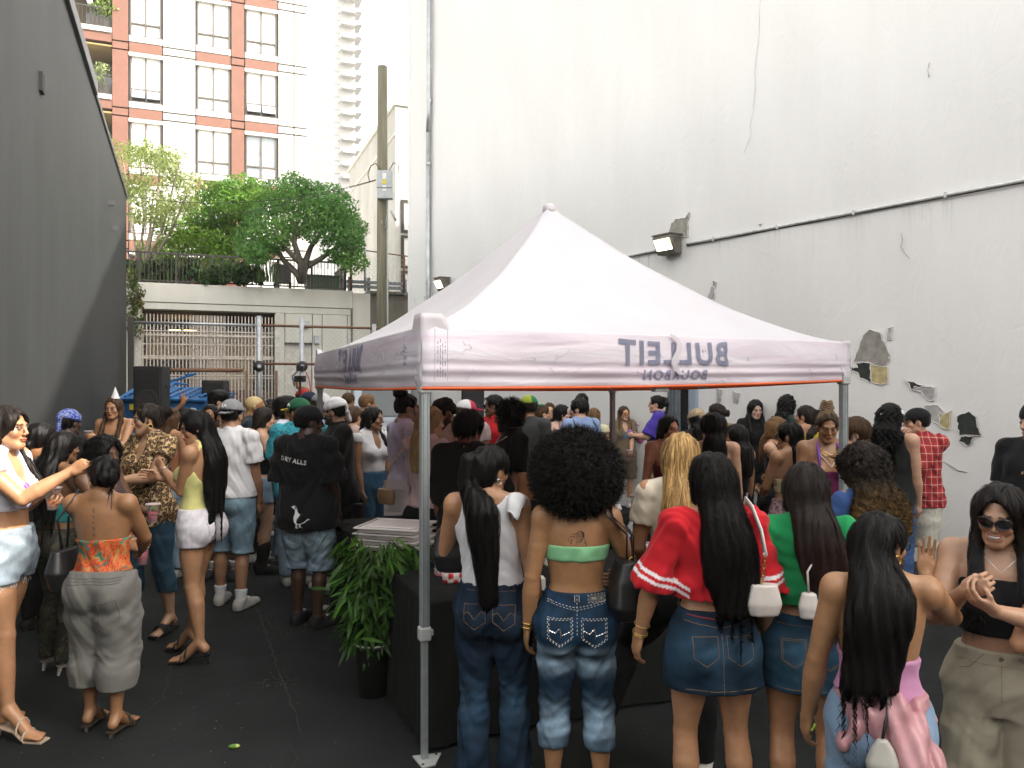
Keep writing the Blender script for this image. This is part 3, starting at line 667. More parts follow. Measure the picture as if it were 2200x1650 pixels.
# guard rail and the small fence on the upper level at the right of the terrace
GP0=V2(PX(745,23.2),23.2);GP=Plane(GP0,FE,FN)
t=on_plane('guard_rail','galvanised guard rail on the upper level behind the utility pole','guard rail',GP,0,TOP,0)
gw=GP.px(872,600)[0]
for z in(.16,.30):mb=MB();mb.box((gw/2,0,z),(gw,.06,.10));mb.build('beam',MATS['steel_grey'],t,bev=.01)
for i in range(4):mb=MB();mb.box((.1+i*gw/3.2,.08,.2),(.1,.1,.5));mb.build('post',MATS['steel_grey'],t)
simple('rust',(0.17,0.085,0.045),0.8,var=.4,nscale=20)
def chainlink(name,parent,x0,x1,z0,z1,sp=.07,w=.0035,y=0.0,mat='galvanised'):
 mb=MB();H_=z1-z0;W_=x1-x0
 for sg in(1,-1):
  k=-H_
  while k<W_:
   a=max(k,0);b_=min(k+H_,W_)
   if b_>a:
    za,zb=(a-k,b_-k);pa,pb=(x0+a,z0+za),(x0+b_,z0+zb)
    if sg<0:pa,pb=(x0+x1-pa[0],pa[1]),(x0+x1-pb[0],pb[1])
    dx,dz=pb[0]-pa[0],pb[1]-pa[1];L=math.hypot(dx,dz);nx_,nz_=-dz/L*w,dx/L*w;yo=y+sg*.004
    mb.add([(pa[0]-nx_,yo,pa[1]-nz_),(pb[0]-nx_,yo,pb[1]-nz_),(pb[0]+nx_,yo,pb[1]+nz_),(pa[0]+nx_,yo,pa[1]+nz_)],[(0,1,2,3)])
   k+=sp*1.414
 o=mb.build(name,MATS[mat],parent);o['kind']='stuff';return o
t=on_plane('upper_fence','chain link fence with rusty posts above the retaining wall','fence',GP,0,TOP,.25)
for px,mt,h in((751,'rust',1.05),(781,'galvanised',1.30),(864,'rust',1.15)):
 mb=MB();mb.tube([(GP.px(px,600)[0],0,0),(GP.px(px,600)[0],0,h)],.035,8);mb.build('post',MATS[mt],t,True)
mb=MB();mb.tube([(0,0,1.05),(GP.px(781,600)[0],0,1.22),(gw,0,1.12)],.02,6);mb.build('top_rail',MATS['rust'],t)
chainlink('wire_mesh',t,0,gw,0,1.08,.10)
# sliding chain link gate across the end of the lot
FP0=V2(PX(281,17.2),17.2);FP=Plane(FP0,FE,FN)
t=on_plane('sliding_gate','rusty chain link sliding gate on wheels closing the end of the lot','gate',FP)
def fq(px,py):return FP.px(px,py)
fx1=fq(818,700)[0];ftop=fq(556,699)[1];fmid=fq(556,796)[1]
mb=MB();mb.box((0,0,(ftop+.12)/2),(.12,.12,ftop+.12));mb.build('end_post',MATS['rail_dark'],t)
x556=fq(556,700)[0]
mb=MB();mb.tube([(.05,0,ftop),(x556,0,ftop)],.03,8);mb.build('top_rail',MATS['galvanised'],t,True);mb=MB();mb.tube([(x556,0,ftop),(fx1,0,ftop)],.03,8);mb.build('top_rail',MATS['rust'],t,True)
mb=MB();mb.tube([(.05,-.02,fmid),(x556-.35,-.02,fmid)],.045,8);mb.build('mid_rail',MATS['rust'],t,True);mb=MB();mb.tube([(x556,0,fmid+.16),(fx1,0,fmid+.16)],.03,8);mb.build('mid_rail',MATS['rust'],t,True)
mb=MB();mb.tube([(.05,0,.12),(fx1,0,.12)],.04,8);mb.build('bottom_rail',MATS['rust'],t,True)
for px,h in((556,.22),(648,.2),(803,.1)):
 x=fq(px,700)[0];mb=MB();mb.tube([(x,-.03,0),(x,-.03,ftop+h)],.055,10);mb.build('post',MATS['galvanised'],t,True)
 if px<700:
  mb=MB();mb.lathe([(.04,-.04),(.12,-.035),(.13,0),(.12,.035),(.04,.04)],(x,-.12,fmid+.10),18,M=Matrix.Rotation(R(90),3,'X'));wh=mb.build('wheel',MATS['chair_black'],t,True)
  mb=MB();mb.lathe([(.045,-.05),(.045,.05)],(x,-.12,fmid+.10),10,M=Matrix.Rotation(R(90),3,'X'));mb.build('hub',MATS['galvanised'],wh)
for px in(530,594):x=fq(px,800)[0];mb=MB();mb.tube([(x,.02,.1),(x,.02,fmid)],.03,8);mb.build('upright',MATS['rust'],t,True)
chainlink('wire_mesh',t,.05,fx1,.15,ftop,.085,.0022)
# ---------------------------------------------------------------- utility pole and cables
m,nt,b=nmat('pole_wood');c=mixc(nt,ramp(nt,noise(nt,coords(nt,(6,6,.25)),3,7,.75),[(.3,0.0),(.7,1.0)]),(0.11,0.105,0.065),(0.25,0.235,0.165));setc(nt,b.inputs['Base Color'],c);b.inputs['Roughness'].default_value=.9
bump(nt,b,noise(nt,coords(nt,(9,9,.3)),6,5),.5,.01)
pd=20.4;pz=PZ(143,pd)
t=thing('utility_pole','weathered wooden utility pole with a grey equipment box near the wall corner','utility pole',(PX(821.5,pd),pd,0))
mb=MB();mb.tube([(0,0,0),(0,0,pz*.5),(0,0,pz)],[.16,.145,.125],14);mb.build('pole',MATS['pole_wood'],t,True)
z0,z1=PZ(432,pd),PZ(372,pd);ebx=PX(830,pd)-PX(821.5,pd)
mb=MB();mb.box((ebx,-.20,(z0+z1)/2),(.40,.22,z1-z0));eb=mb.build('equipment_box',MATS['box_grey'],t,bev=.015)
mb=MB();mb.box((ebx,-.314,z0+(z1-z0)*.38),(.40,.012,.012));mb.build('door_seam',MATS['rail_dark'],eb)
simple('label_white',(.75,.75,.72),.6);simple('label_yellow',(.65,.55,.05),.6)
for dz,h,mt in((.58,.16,'label_white'),(.43,.10,'label_yellow'),(.31,.06,'label_white'),(.22,.05,'label_white')):mb=MB();mb.box((ebx,-.315,z0+dz),(.10,.006,h));mb.build('sticker',MATS[mt],eb)
mb=MB();mb.tube([(ebx-.1,-.2,z1),(ebx-.25,-.15,z1+.22),(-.30,-.05,z1+.18),(-.38,0,z1-.05),(-.33,0,z1-.25)],.012,5);mb.tube([(ebx+.1,-.2,z1),(ebx+.2,-.1,z1+.25),(ebx+.33,0,z1+.2),(ebx+.30,0,z1-.02)],.012,5);mb.build('loop_wire',MATS['rail_dark'],t,True)
mb=MB();mb.tube([(ebx+.05,-.2,z0),(ebx+.06,-.18,z0-.35),(ebx-.02,-.16,z0-.75),(ebx-.10,-.16,z0-.55)],.012,5);mb.tube([(ebx+.15,-.2,z0-.3),(ebx+.28,-.15,z0-.55)],.03,6);mb.build('cable_tail',MATS['box_grey'],t,True)
mb=MB();mb.tube([(.15,-.06,0),(.14,-.06,z0)],.025,6);mb.build('riser_pipe',MATS['box_grey'],t,True)
def cable(label,a,b_,sag,r=.009):
 a,b_=Vector(a),Vector(b_);t=thing('overhead_cable',label,'cable',a)
 mb=MB();mb.tube([(b_-a)*(i/20)-Vector((0,0,sag*4*(i/20)*(1-i/20)))for i in range(21)],r,5);mb.build('wire',MATS['rail_dark'],t,True)
cable('upper overhead cable running from the utility pole box past the tree tops',(PX(808,pd),pd,PZ(386,pd)),(PX(236,20.5),20.5,PZ(415,20.5)),.42)
cable('lower overhead cable slanting down across the big tree',(PX(808,pd),pd-.1,PZ(390,pd)),(PX(250,21.0),21.0,PZ(500,21.0)),.15)
# ---------------------------------------------------------------- unseen building added behind the camera to block frontal sky light
t=thing('light_block_building','unseen plain brown building added behind the camera as a light blocker','building',(2,-9.5,0));mb=MB();mb.box((0,-4,4),(34,8,8));mb.build('wall',simple('light_block_render',(.16,.13,.11),.85,var=.2),t)
for k in range(8):
 for j in range(2):mb=MB();mb.box((-14+k*4,.02,2.2+j*3.2),(1.5,.1,1.8));mb.build('window',MATS['pane_dark'],t)  # windows of the added unseen light-blocking building
# ---------------------------------------------------------------- terrace planting
simple('soil',(.05,.04,.03),.95)
def tp(px,py,off=0.0,d=None):
 d=d or 23.0;return v3_(PX(px,d),d,PZ(py,d))
def limb_tree(name,label,base,stems,crown,radii,n,size,cols,bark,seed,shell=.5):
 base=Vector(base);t=thing(name,label,'tree',base);mb=MB()
 for st_ in stems:
  pts=[Vector(p)-base for p in st_[0]];r0=st_[1];mb.tube(pts,[r0*(1-.75*i/(len(pts)-1))for i in range(len(pts))],7)
 mb.build('trunk',MATS[bark],t,True)
 leaves('crown',[np.array(c_)-np.array(base)for c_ in crown],radii,n,size,cols,t,seed,shell=shell)
 return t
G1=[(.045,.115,.014),(.08,.19,.022),(.14,.28,.03)]
d0=22.6
# slender light tree at the left
B0=tp(300,600,d=d0);st_=[]
for top,mid in(((262,330),(285,480)),((300,320),(310,470)),((345,330),(335,470)),((385,350),(350,490)),((420,380),(370,490)),((330,410),(322,500))):
 st_.append(([B0+v3_(rng.uniform(-.1,.1),0,0),tp(mid[0],mid[1],d=d0+rng.uniform(-.4,.4)),tp((mid[0]*.4+top[0]*.6),(mid[1]*.4+top[1]*.6),d=d0+rng.uniform(-.8,.8)),tp(*top,d=d0+rng.uniform(-1,1))],.05))
cr=[tp(rng.uniform(250,425),rng.uniform(315,470),d=d0+rng.uniform(-1.3,1.3))for _ in range(46)]
limb_tree('slender_tree','slender airy tree with pale leaves and thin bare stems at the left of the terrace',B0,st_,cr,[rng.uniform(.22,.48)for _ in cr],8000,.044,[(.14,.19,.05),(.24,.30,.08),(.34,.40,.14)],'bark_light',4,.2)
# middle round tree
B1=tp(495,600,d=24.2);st_=[([B1,tp(500,540,d=24.2),tp(480,480,d=24.2),tp(455,440,d=24)],.10),([B1,tp(505,530,d=24.2),tp(520,470,d=24.3),tp(530,430,d=24.4)],.09)]
cr=[tp(*p,d=24.2+rng.uniform(-.9,.9))for p in((440,440),(450,470),(432,490),(465,420),(490,410),(520,405),(548,412),(500,440),(530,445),(560,430),(470,495),(450,515),(510,480),(480,455),(545,470),(425,465),(500,505),(490,530))]
limb_tree('round_tree','bright green dense tree in the middle of the terrace, smaller than its neighbour',B1,st_,cr,[(rng.uniform(.42,.72),rng.uniform(.45,.8),rng.uniform(.32,.5))for _ in cr],13000,.055,G1+[(.20,.33,.04)],'bark',5)
# big dark tree over the railing
B2=tp(648,606,d=22.0);st_=[]
for P in(((650,570),(625,545),(600,520),(560,490)),((655,565),(668,530),(690,500),(700,460)),((648,570),(632,520),(640,470),(650,430)),((655,575),(690,555),(712,540),(740,520)),((640,590),(610,560),(592,530),(590,500))):
 st_.append(([B2]+[tp(*p,d=22.0+rng.uniform(-.5,.5))for p in P],.12))
cr=[tp(*p,d=22.0+rng.uniform(-1.1,1.1))for p in((545,500),(535,525),(560,470),(580,440),(600,415),(630,400),(655,405),(680,420),(705,425),(730,445),(745,470),(760,490),(735,500),(755,520),(745,550),(760,560),(610,460),(640,445),(670,455),(700,465),(580,500),(610,500),(640,480),(560,530),(590,525),(665,490),(690,440),(548,545),(720,470),(690,500),(735,535),(625,425))]
limb_tree('big_dark_tree','large dark green spreading tree with forked bare limbs leaning over the terrace railing',B2,st_,cr,[(rng.uniform(.40,.68),rng.uniform(.4,.7),rng.uniform(.28,.46))for _ in cr],19000,.052,[(.05,.15,.030),(.095,.235,.042),(.19,.36,.065)],'bark',6)
# shrubs and grasses behind the railing
for i,(px,py,r,lab)in enumerate(((350,520,.55,'bright yellow green shrub under the slender tree'),(415,510,.60,'bright green shrub between the slender tree and the round tree'),(470,545,.5,'leafy shrub under the round tree'))):
 p=tp(px,606,d=23.4);t=thing('shrub',lab,'shrub',p,0,'shrubs on the terrace');c_=[tp(px+rng.uniform(-38,38),py+rng.uniform(-22,34),d=23.4+rng.uniform(-.3,.3))-p for _ in range(11)]
 leaves('foliage',c_,[rng.uniform(.25,.5)for _ in c_],1700,.06,[(.09,.19,.015),(.16,.30,.03),(.24,.36,.06)],t,20+i);mb=MB()
 for k in range(5):mb.tube([(0,0,0),c_[k]],.02,5)
 mb.build('stem',MATS['bark'],t)
hc=[tp(px,rng.uniform(566,606),d=21.7+rng.uniform(-.1,.5))for px in range(276,560,6)]
o=leaves('hedge',hc,[(.2,.2,.2)]*len(hc),5200,.075,[(.018,.045,.012),(.03,.08,.016),(.05,.11,.02)],None,31,.1,None,.3);tag(o,'low dark hedge and grasses along the back of the terrace railing','hedge')
mb=MB()
for i in range(330):
 p=tp(rng.uniform(278,600),606,d=21.62+rng.uniform(0,.5));h=rng.uniform(.35,.75);a=rng.uniform(0,6.28);l=rng.uniform(.08,.3)
 q1=p+v3_(math.cos(a)*l*.4,math.sin(a)*l*.4,h*.8);q2=p+v3_(math.cos(a)*l,math.sin(a)*l,h*rng.uniform(.5,1));w=v3_(-math.sin(a),math.cos(a),0)*.014
 mb.add([p-w,p+w,q1+w,q1-w,q2],[(0,1,2,3),(3,2,4)])
simple('grass_blade',(.06,.12,.025),.6,var=.4,nscale=2);tag(mb.build('grass',MATS['grass_blade']),kind='stuff')
# creeper hanging down the left end of the podium
iv=[tp(px,py,d=20.6)for px,py in((285,600),(290,620),(292,640),(288,660),(283,680),(296,655),(300,690),(286,700),(298,715),(284,610),(300,625),(276,640),(280,590))]
o=leaves('creeper',iv,[(.16,.12,.2)]*len(iv),620,.06,[(.05,.10,.02),(.10,.15,.03),(.20,.12,.05)],None,33,.5,None,.2);tag(o,'straggling creeper hanging down the left end of the concrete podium','creeper')
# ---------------------------------------------------------------- blue bin, loudspeakers, van, camera rig at the back of the lot
simple('bin_blue',(0.02,0.13,0.34),0.45,var=.2,nscale=5,bstr=.15);simple('bin_dark',(0.01,0.03,0.07),0.6);simple('print_white',(.75,.76,.76),.6);simple('speaker_black',(.010,.010,.011),.6,bstr=.3,bscale=200)
dd=13.6;x0,x1=PX(262,dd),PX(446,dd);zl0,zl1=PZ(822,dd),PZ(850,dd);w=x1-x0
t=thing('dumpster','blue steel dumpster with ribbed lid and white lettering against the far fence','dumpster',((x0+x1)/2,dd+.6,0),R(-3))
mb=MB();h1=zl1-.08
mb.add([(-w/2+.08,-.5,.15),(w/2-.08,-.5,.15),(w/2-.08,.5,.15),(-w/2+.08,.5,.15),(-w/2,-.6,h1),(w/2,-.6,h1),(w/2,.6,h1+.06),(-w/2,.6,h1+.06)],[(3,2,1,0),(4,5,6,7),(0,1,5,4),(1,2,6,5),(2,3,7,6),(3,0,4,7)]);mb.build('bin_body',MATS['bin_blue'],t,bev=.02)
for i,(a,b_)in enumerate(((-w/2-.04,-.02),(.02,w/2+.04))):
 mb=MB();zz=(zl0-.02)-.10*i;mb.add([(a,-.68,h1+.03),(b_,-.68,h1+.03-.02*i),(b_,.1,zz-.06),(a,.1,zz),(a,.62,zz-.03),(b_,.62,zz-.08)],[(0,1,2,3),(3,2,5,4)]);l=mb.build('lid',MATS['bin_blue'],t);md=l.modifiers.new('solid','SOLIDIFY');md.thickness=.035
 for k in range(4):xx=a+(b_-a)*(.15+.23*k);mb=MB();mb.tube([(xx,-.62,h1+.06),(xx,.1,zz+.02),(xx,.6,zz-.02)],.022,6);mb.build('lid_rib',MATS['bin_blue'],l)
mb=MB();mb.tube([(-w/2+.12,-.55,h1+.10),(w/2-.25,-.4,zl0+.16),(w/2-.45,-.4,zl0+.14)],.022,6);mb.build('lid_bar',MATS['bin_blue'],t)
for xx in(-w/2-.03,w/2+.03):mb=MB();mb.box((xx,-.1,h1*.62),(.10,.5,.14));mb.build('lift_pocket',MATS['bin_dark'],t,bev=.01)
for xx in(-.4,0,.4):mb=MB();mb.box((xx,-.585,h1*.55),(.07,.06,h1*.7));mb.build('rib',MATS['bin_blue'],t,bev=.01)
for sx in(-1,1):
 for sy in(-.4,.4):mb=MB();mb.lathe([(.075,-.03),(.075,.03)],(sx*(w/2-.2),sy,.075),12,M=Matrix.Rotation(R(90),3,'Y'));mb.build('wheel',MATS['chair_black'],t)
Mt=Matrix.Translation((w/2-.30,-.624,h1-.20))@Matrix.Rotation(R(90),4,'X');text_obj('lettering','ARD',.17,MATS['print_white'],t,.004,Mt,offset=.004)
mb=MB();mb.box((-w/2+.28,-.62,h1-.12),(.24,.012,.10));mb.build('sticker',MATS['label_yellow'],t)
def loudspeaker(label,px,d,w,top,h,dp=.42,stand=True,rz=0):
 ztop=PZ(top,d);t=thing('loudspeaker',label,'loudspeaker',(PX(px,d),d,ztop-h),R(rz),'loudspeakers')
 mb=MB();mb.add([(-w/2,-dp/2,0),(w/2,-dp/2,0),(w*.38,dp/2,0),(-w*.38,dp/2,0),(-w/2,-dp/2,h),(w/2,-dp/2,h),(w*.38,dp/2,h),(-w*.38,dp/2,h)],[(3,2,1,0),(4,5,6,7),(0,1,5,4),(1,2,6,5),(2,3,7,6),(3,0,4,7)]);mb.build('cabinet',MATS['speaker_black'],t,bev=.02)
 mb=MB();mb.box((0,-dp/2-.006,h/2),(w-.06,.016,h-.08));gr_=mb.build('grille',MATS['speaker_black'],t,bev=.006)
 mb=MB();mb.lathe([(.05,-.005),(w*.36,.004),(w*.38,0)],(0,-dp/2-.018,h*.32),24,M=Matrix.Rotation(R(90),3,'X'));mb.build('woofer_ring',MATS['chair_black'],gr_)
 mb=MB();mb.box((w/2+.003,0,h*.6),(.012,.14,.05));mb.build('handle',MATS['chair_black'],t)
 if stand:
  s_=thing('speaker_stand','black tripod stand carrying '+label,'stand',(PX(px,d),d,0),0,'speaker stands');hh_=ztop-h
  mb=MB();mb.tube([(0,0,.1),(0,0,hh_)],.02,8);mb.build('pole',MATS['chair_black'],s_,True)
  for k in range(3):a=R(90+120*k);mb=MB();mb.tube([(0,0,.75),(math.cos(a)*.5,math.sin(a)*.5,.02)],.012,6);mb.build('leg',MATS['chair_black'],s_,True)
loudspeaker('large black loudspeaker in front of the blue dumpster',330,12.4,.46,787,.80)
loudspeaker('smaller black loudspeaker right of the dumpster by the fence',466,14.0,.40,817,.66)
loudspeaker('black loudspeaker under the tent roof line near the white wall',1017,12.2,.36,824,.62)
# van parked end-on by the gate
simple('van_paint',(.30,.34,.37),.35,.3,spec=.6);simple('van_glass',(.03,.04,.045),.08,spec=.9);simple('tyre',(.012,.012,.012),.8)
vd=14.9;vx0,vx1=PX(752,vd),PX(884,vd);vw=vx1-vx0
t=thing('van','grey blue van parked end-on by the gate behind the crowd','van',((vx0+vx1)/2,vd,0),R(8))
sd_=[(0,.42),(0,1.10),(.50,1.22),(1.05,1.95),(1.3,2.05),(3.6,2.05),(3.7,1.9),(3.7,.42)]
mb=MB();mb.prism(sd_,lambda y,z:(-vw/2,y,z),lambda y,z:(vw/2,y,z));mb.build('van_body',MATS['van_paint'],t,bev=.05)
mb=MB();mb.add([(-vw/2+.14,.53,1.30),(vw/2-.14,.53,1.30),(vw/2-.2,.995,1.90),(-vw/2+.2,.995,1.90)],[(0,1,2,3)]);mb.build('windscreen',MATS['van_glass'],t)
for sx in(-1,1):
 mb=MB();mb.box((sx*(vw/2+.004),1.5,1.6),(.012,.8,.45));mb.build('side_window',MATS['van_glass'],t);mb=MB();mb.box((sx*(vw/2-.22),-.005,.88),(.26,.05,.16));mb.build('headlight',MATS['label_white'],t,bev=.02)
 mb=MB();mb.box((sx*(vw/2+.13),.8,1.35),(.2,.08,.26));mb.build('wing_mirror',MATS['chair_black'],t,bev=.02)
 for y in(.75,2.9):mb=MB();mb.lathe([(.2,-.11),(.33,-.10),(.34,0),(.33,.10),(.2,.11)],(sx*(vw/2-.12),y,.34),20,M=Matrix.Rotation(R(90),3,'Y'));w_=mb.build('wheel',MATS['tyre'],t,True);mb=MB();mb.lathe([(.19,-.115),(.19,.115)],(sx*(vw/2-.12),y,.34),16,M=Matrix.Rotation(R(90),3,'Y'));mb.build('rim',MATS['galvanised'],w_)
mb=MB();mb.box((0,-.06,.5),(vw,.14,.2));mb.build('bumper',MATS['chair_black'],t,bev=.03);mb=MB();mb.box((0,-.015,.88),(vw*.5,.03,.14));mb.build('radiator_grille',MATS['chair_black'],t)
# ================================================================= people: one smooth field per body, meshed as one surface
def v3(*a):return np.array(a,dtype=np.float64)
def nrm(v):
 n=np.linalg.norm(v);return v/n if n>1e-9 else v3(0,0,1)
def rotm(axis,ang):
 a=nrm(np.asarray(axis,float));c,s=math.cos(ang),math.sin(ang);x,y,z=a
 return np.array([[c+x*x*(1-c),x*y*(1-c)-z*s,x*z*(1-c)+y*s],[y*x*(1-c)+z*s,c+y*y*(1-c),y*z*(1-c)-x*s],[z*x*(1-c)-y*s,z*y*(1-c)+x*s,c+z*z*(1-c)]])
BIG=0.12
class Fld:
 """list of soft-joined solids; field() samples it on a grid, nets() meshes the zero level"""
 def __init__(s):s.p=[];s.lo=v3(9,9,9);s.hi=-s.lo
 def _add(s,fn,lo,hi,k,op):
  s.p.append((fn,lo,hi,k,op))
  if op=='u':s.lo=np.minimum(s.lo,lo);s.hi=np.maximum(s.hi,hi)
 def cap(s,a,b,ra,rb=None,k=0.02,op='u',flat=None,end=None):
  """tapered capsule; flat=(axis, f): thinner by f along axis; end: cut flat at b"""
  a=np.asarray(a,float);b=np.asarray(b,float);rb=ra if rb is None else rb
  ab=b-a;L2=float(ab@ab)+1e-9;rm=max(ra,rb)
  if flat is not None:ax=nrm(np.asarray(flat[0],float));f=flat[1]
  u=ab/math.sqrt(L2)
  def fn(X,Y,Z):
   px,py,pz=X-a[0],Y-a[1],Z-a[2]
   t=np.clip((px*ab[0]+py*ab[1]+pz*ab[2])/L2,0,1)
   qx,qy,qz=px-t*ab[0],py-t*ab[1],pz-t*ab[2]
   r=ra+(rb-ra)*t
   if flat is not None:
    h=qx*ax[0]+qy*ax[1]+qz*ax[2]
    d2=qx*qx+qy*qy+qz*qz+h*h*(1/(f*f)-1)
    q=np.sqrt(d2)-r
    d=np.where(np.abs(h)>0.5*np.sqrt(d2)*f,q*f,q*(f+1)/2)
   else:
    d=np.sqrt(qx*qx+qy*qy+qz*qz)-r
   if end:
    d=np.maximum(d,(X-b[0])*u[0]+(Y-b[1])*u[1]+(Z-b[2])*u[2])
   return d
  s._add(fn,np.minimum(a,b)-rm,np.maximum(a,b)+rm,k,op);return s
 def chain(s,pts,rs,k=0.015,op='u',flat=None,end=False):
  pts=[np.asarray(p,float)for p in pts];rm=max(rs);P=np.array(pts);m=len(pts)-1
  segs=[]
  for i in range(m):
   ab=pts[i+1]-pts[i];segs.append((pts[i],ab,float(ab@ab)+1e-9,rs[i],rs[i+1]))
  u=nrm(pts[-1]-pts[-2]);e=pts[-1];kk=0.35*min(rs)
  def fn(X,Y,Z):
   out=None
   for a,ab,L2,ra,rb in segs:
    px,py,pz=X-a[0],Y-a[1],Z-a[2]
    t=np.clip((px*ab[0]+py*ab[1]+pz*ab[2])/L2,0,1)
    qx,qy,qz=px-t*ab[0],py-t*ab[1],pz-t*ab[2]
    d=np.sqrt(qx*qx+qy*qy+qz*qz)-(ra+(rb-ra)*t*t*(3-2*t))
    if out is None:out=d
    else:
     h=np.clip(.5+.5*(out-d)/kk,0,1);out=out+(d-out)*h-kk*h*(1-h)*.5
   if end:out=np.maximum(out,(X-e[0])*u[0]+(Y-e[1])*u[1]+(Z-e[2])*u[2])
   return out
  s._add(fn,P.min(0)-rm,P.max(0)+rm,k,op)
  return s
 def ell(s,c,r,k=0.02,op='u',M=None):
  c=np.asarray(c,float);r=np.asarray(r,float);rm=r.max()
  def fn(X,Y,Z):
   x,y,z=X-c[0],Y-c[1],Z-c[2]
   if M is not None:
    x,y,z=(M[0,0]*x+M[1,0]*y+M[2,0]*z,M[0,1]*x+M[1,1]*y+M[2,1]*z,M[0,2]*x+M[1,2]*y+M[2,2]*z)
   k0=np.sqrt((x/r[0])**2+(y/r[1])**2+(z/r[2])**2)
   k1=np.sqrt((x/r[0]**2)**2+(y/r[1]**2)**2+(z/r[2]**2)**2)
   return k0*(k0-1)/np.maximum(k1,1e-6)
  e=r if M is None else v3(rm,rm,rm)
  s._add(fn,c-e,c+e,k,op);return s
 def loft(s,sec,k=0.02,off=0.0,op='u',zlo=None,zhi=None,pw=2.0):
  """sec rows: z, half width, half depth, cx, cy, twist - stacked ellipses"""
  S=np.array(sec,float);z0,z1=S[0,0],S[-1,0]
  zz=np.linspace(z0,z1,81);T=[np.interp(zz,S[:,0],S[:,i])for i in range(1,6)]
  ker=np.array([1,2,3,2,1])/9.0
  T=[np.convolve(np.pad(t,2,'edge'),ker,'valid')for t in T]
  cl=z0 if zlo is None else zlo;ch=z1 if zhi is None else zhi
  wm=S[:,1:3].max()+off;cx,cy=S[:,3],S[:,4]
  def fn(X,Y,Z):
   z=Z[0,0,:]
   w,d,ox,oy,tw=[np.interp(z,zz,t)[None,None,:]for t in T]
   w=w+off;d=d+off
   x=X-ox;y=Y-oy
   c,sn=np.cos(tw),np.sin(tw)
   x,y=x*c+y*sn,-x*sn+y*c
   if pw!=2.0:
    k0=((np.abs(x)/w)**pw+(np.abs(y)/d)**pw)**(1/pw)
    D=(k0-1)*np.minimum(w,d)
   else:
    k0=np.sqrt((x/w)**2+(y/d)**2);k1=np.sqrt((x/w**2)**2+(y/d**2)**2)
    D=k0*(k0-1)/np.maximum(k1,1e-6)
   return np.maximum(D,np.maximum(cl-Z,Z-ch))
  s._add(fn,v3(cx.min()-wm,cy.min()-wm,cl),v3(cx.max()+wm,cy.max()+wm,ch),k,op);return s
 def whole(s,fn,op='i'):
  s.p.append((fn,None,None,0.0,op));return s
 def field(s,lo,hi,r):
  lo=np.asarray(lo,float);n=np.ceil((np.asarray(hi)-lo)/r).astype(int)+1
  ax=[lo[i]+r*np.arange(n[i])for i in range(3)]
  D=np.full(tuple(n),BIG,np.float32)
  for fn,l,h,k,op in s.p:
   if l is None:
    sl=(slice(None),)*3
   else:
    pad=k+2.5*r+0.004
    i0=np.maximum(np.floor((l-pad-lo)/r).astype(int),0);i1=np.minimum(np.ceil((h+pad-lo)/r).astype(int)+1,n)
    if(i1-i0<=1).any():continue
    sl=tuple(slice(a,b)for a,b in zip(i0,i1))
   X=ax[0][sl[0]][:,None,None].astype(np.float32);Y=ax[1][sl[1]][None,:,None].astype(np.float32);Z=ax[2][sl[2]][None,None,:].astype(np.float32)
   d=fn(X,Y,Z);E=D[sl]
   if op=='u':
    if k>0:
     h_=np.clip(0.5+0.5*(E-d)/k,0,1);D[sl]=E+(d-E)*h_-k*h_*(1-h_)
    else:D[sl]=np.minimum(E,d)
   elif op=='s':
    if k>0:
     h_=np.clip(0.5-0.5*(-d-E)/k,0,1);D[sl]=-d+(E+d)*h_+k*h_*(1-h_)
    else:D[sl]=np.maximum(E,-d)
   elif op=='i':D[sl]=np.maximum(E,d)
   elif op=='d':D[sl]=E+d
  return D,lo
 def mesh(s,r,fine=(),rf=0.004,pad=None):
  pad=3*r if pad is None else pad
  D,o=s.field(s.lo-pad,s.hi+pad,r)
  V,Q=nets(D,o,r)
  if not fine:s.D,s.o,s.r=D,o,r;return V,Q
  c=V[Q].mean(1);keep=np.ones(len(Q),bool)
  out=[]
  for(l,h)in fine:
   keep &=~((c>l+0.6*r)&(c<h-0.6*r)).all(1)
   Df,of=s.field(l,h,rf);out.append(nets(Df,of,rf))
  Q=Q[keep];used=np.unique(Q);mp=np.full(len(V),-1);mp[used]=np.arange(len(used));V=V[used];Q=mp[Q]
  for Vf,Qf in out:
   if len(Qf):Q=np.vstack([Q,Qf+len(V)]);V=np.vstack([V,Vf])
  s.D,s.o,s.r=D,o,r
  return V,Q
_CO=[(0,0,0),(1,0,0),(0,1,0),(1,1,0),(0,0,1),(1,0,1),(0,1,1),(1,1,1)]
_ED=[(0,1),(2,3),(4,5),(6,7),(0,2),(1,3),(4,6),(5,7),(0,4),(1,5),(2,6),(3,7)]
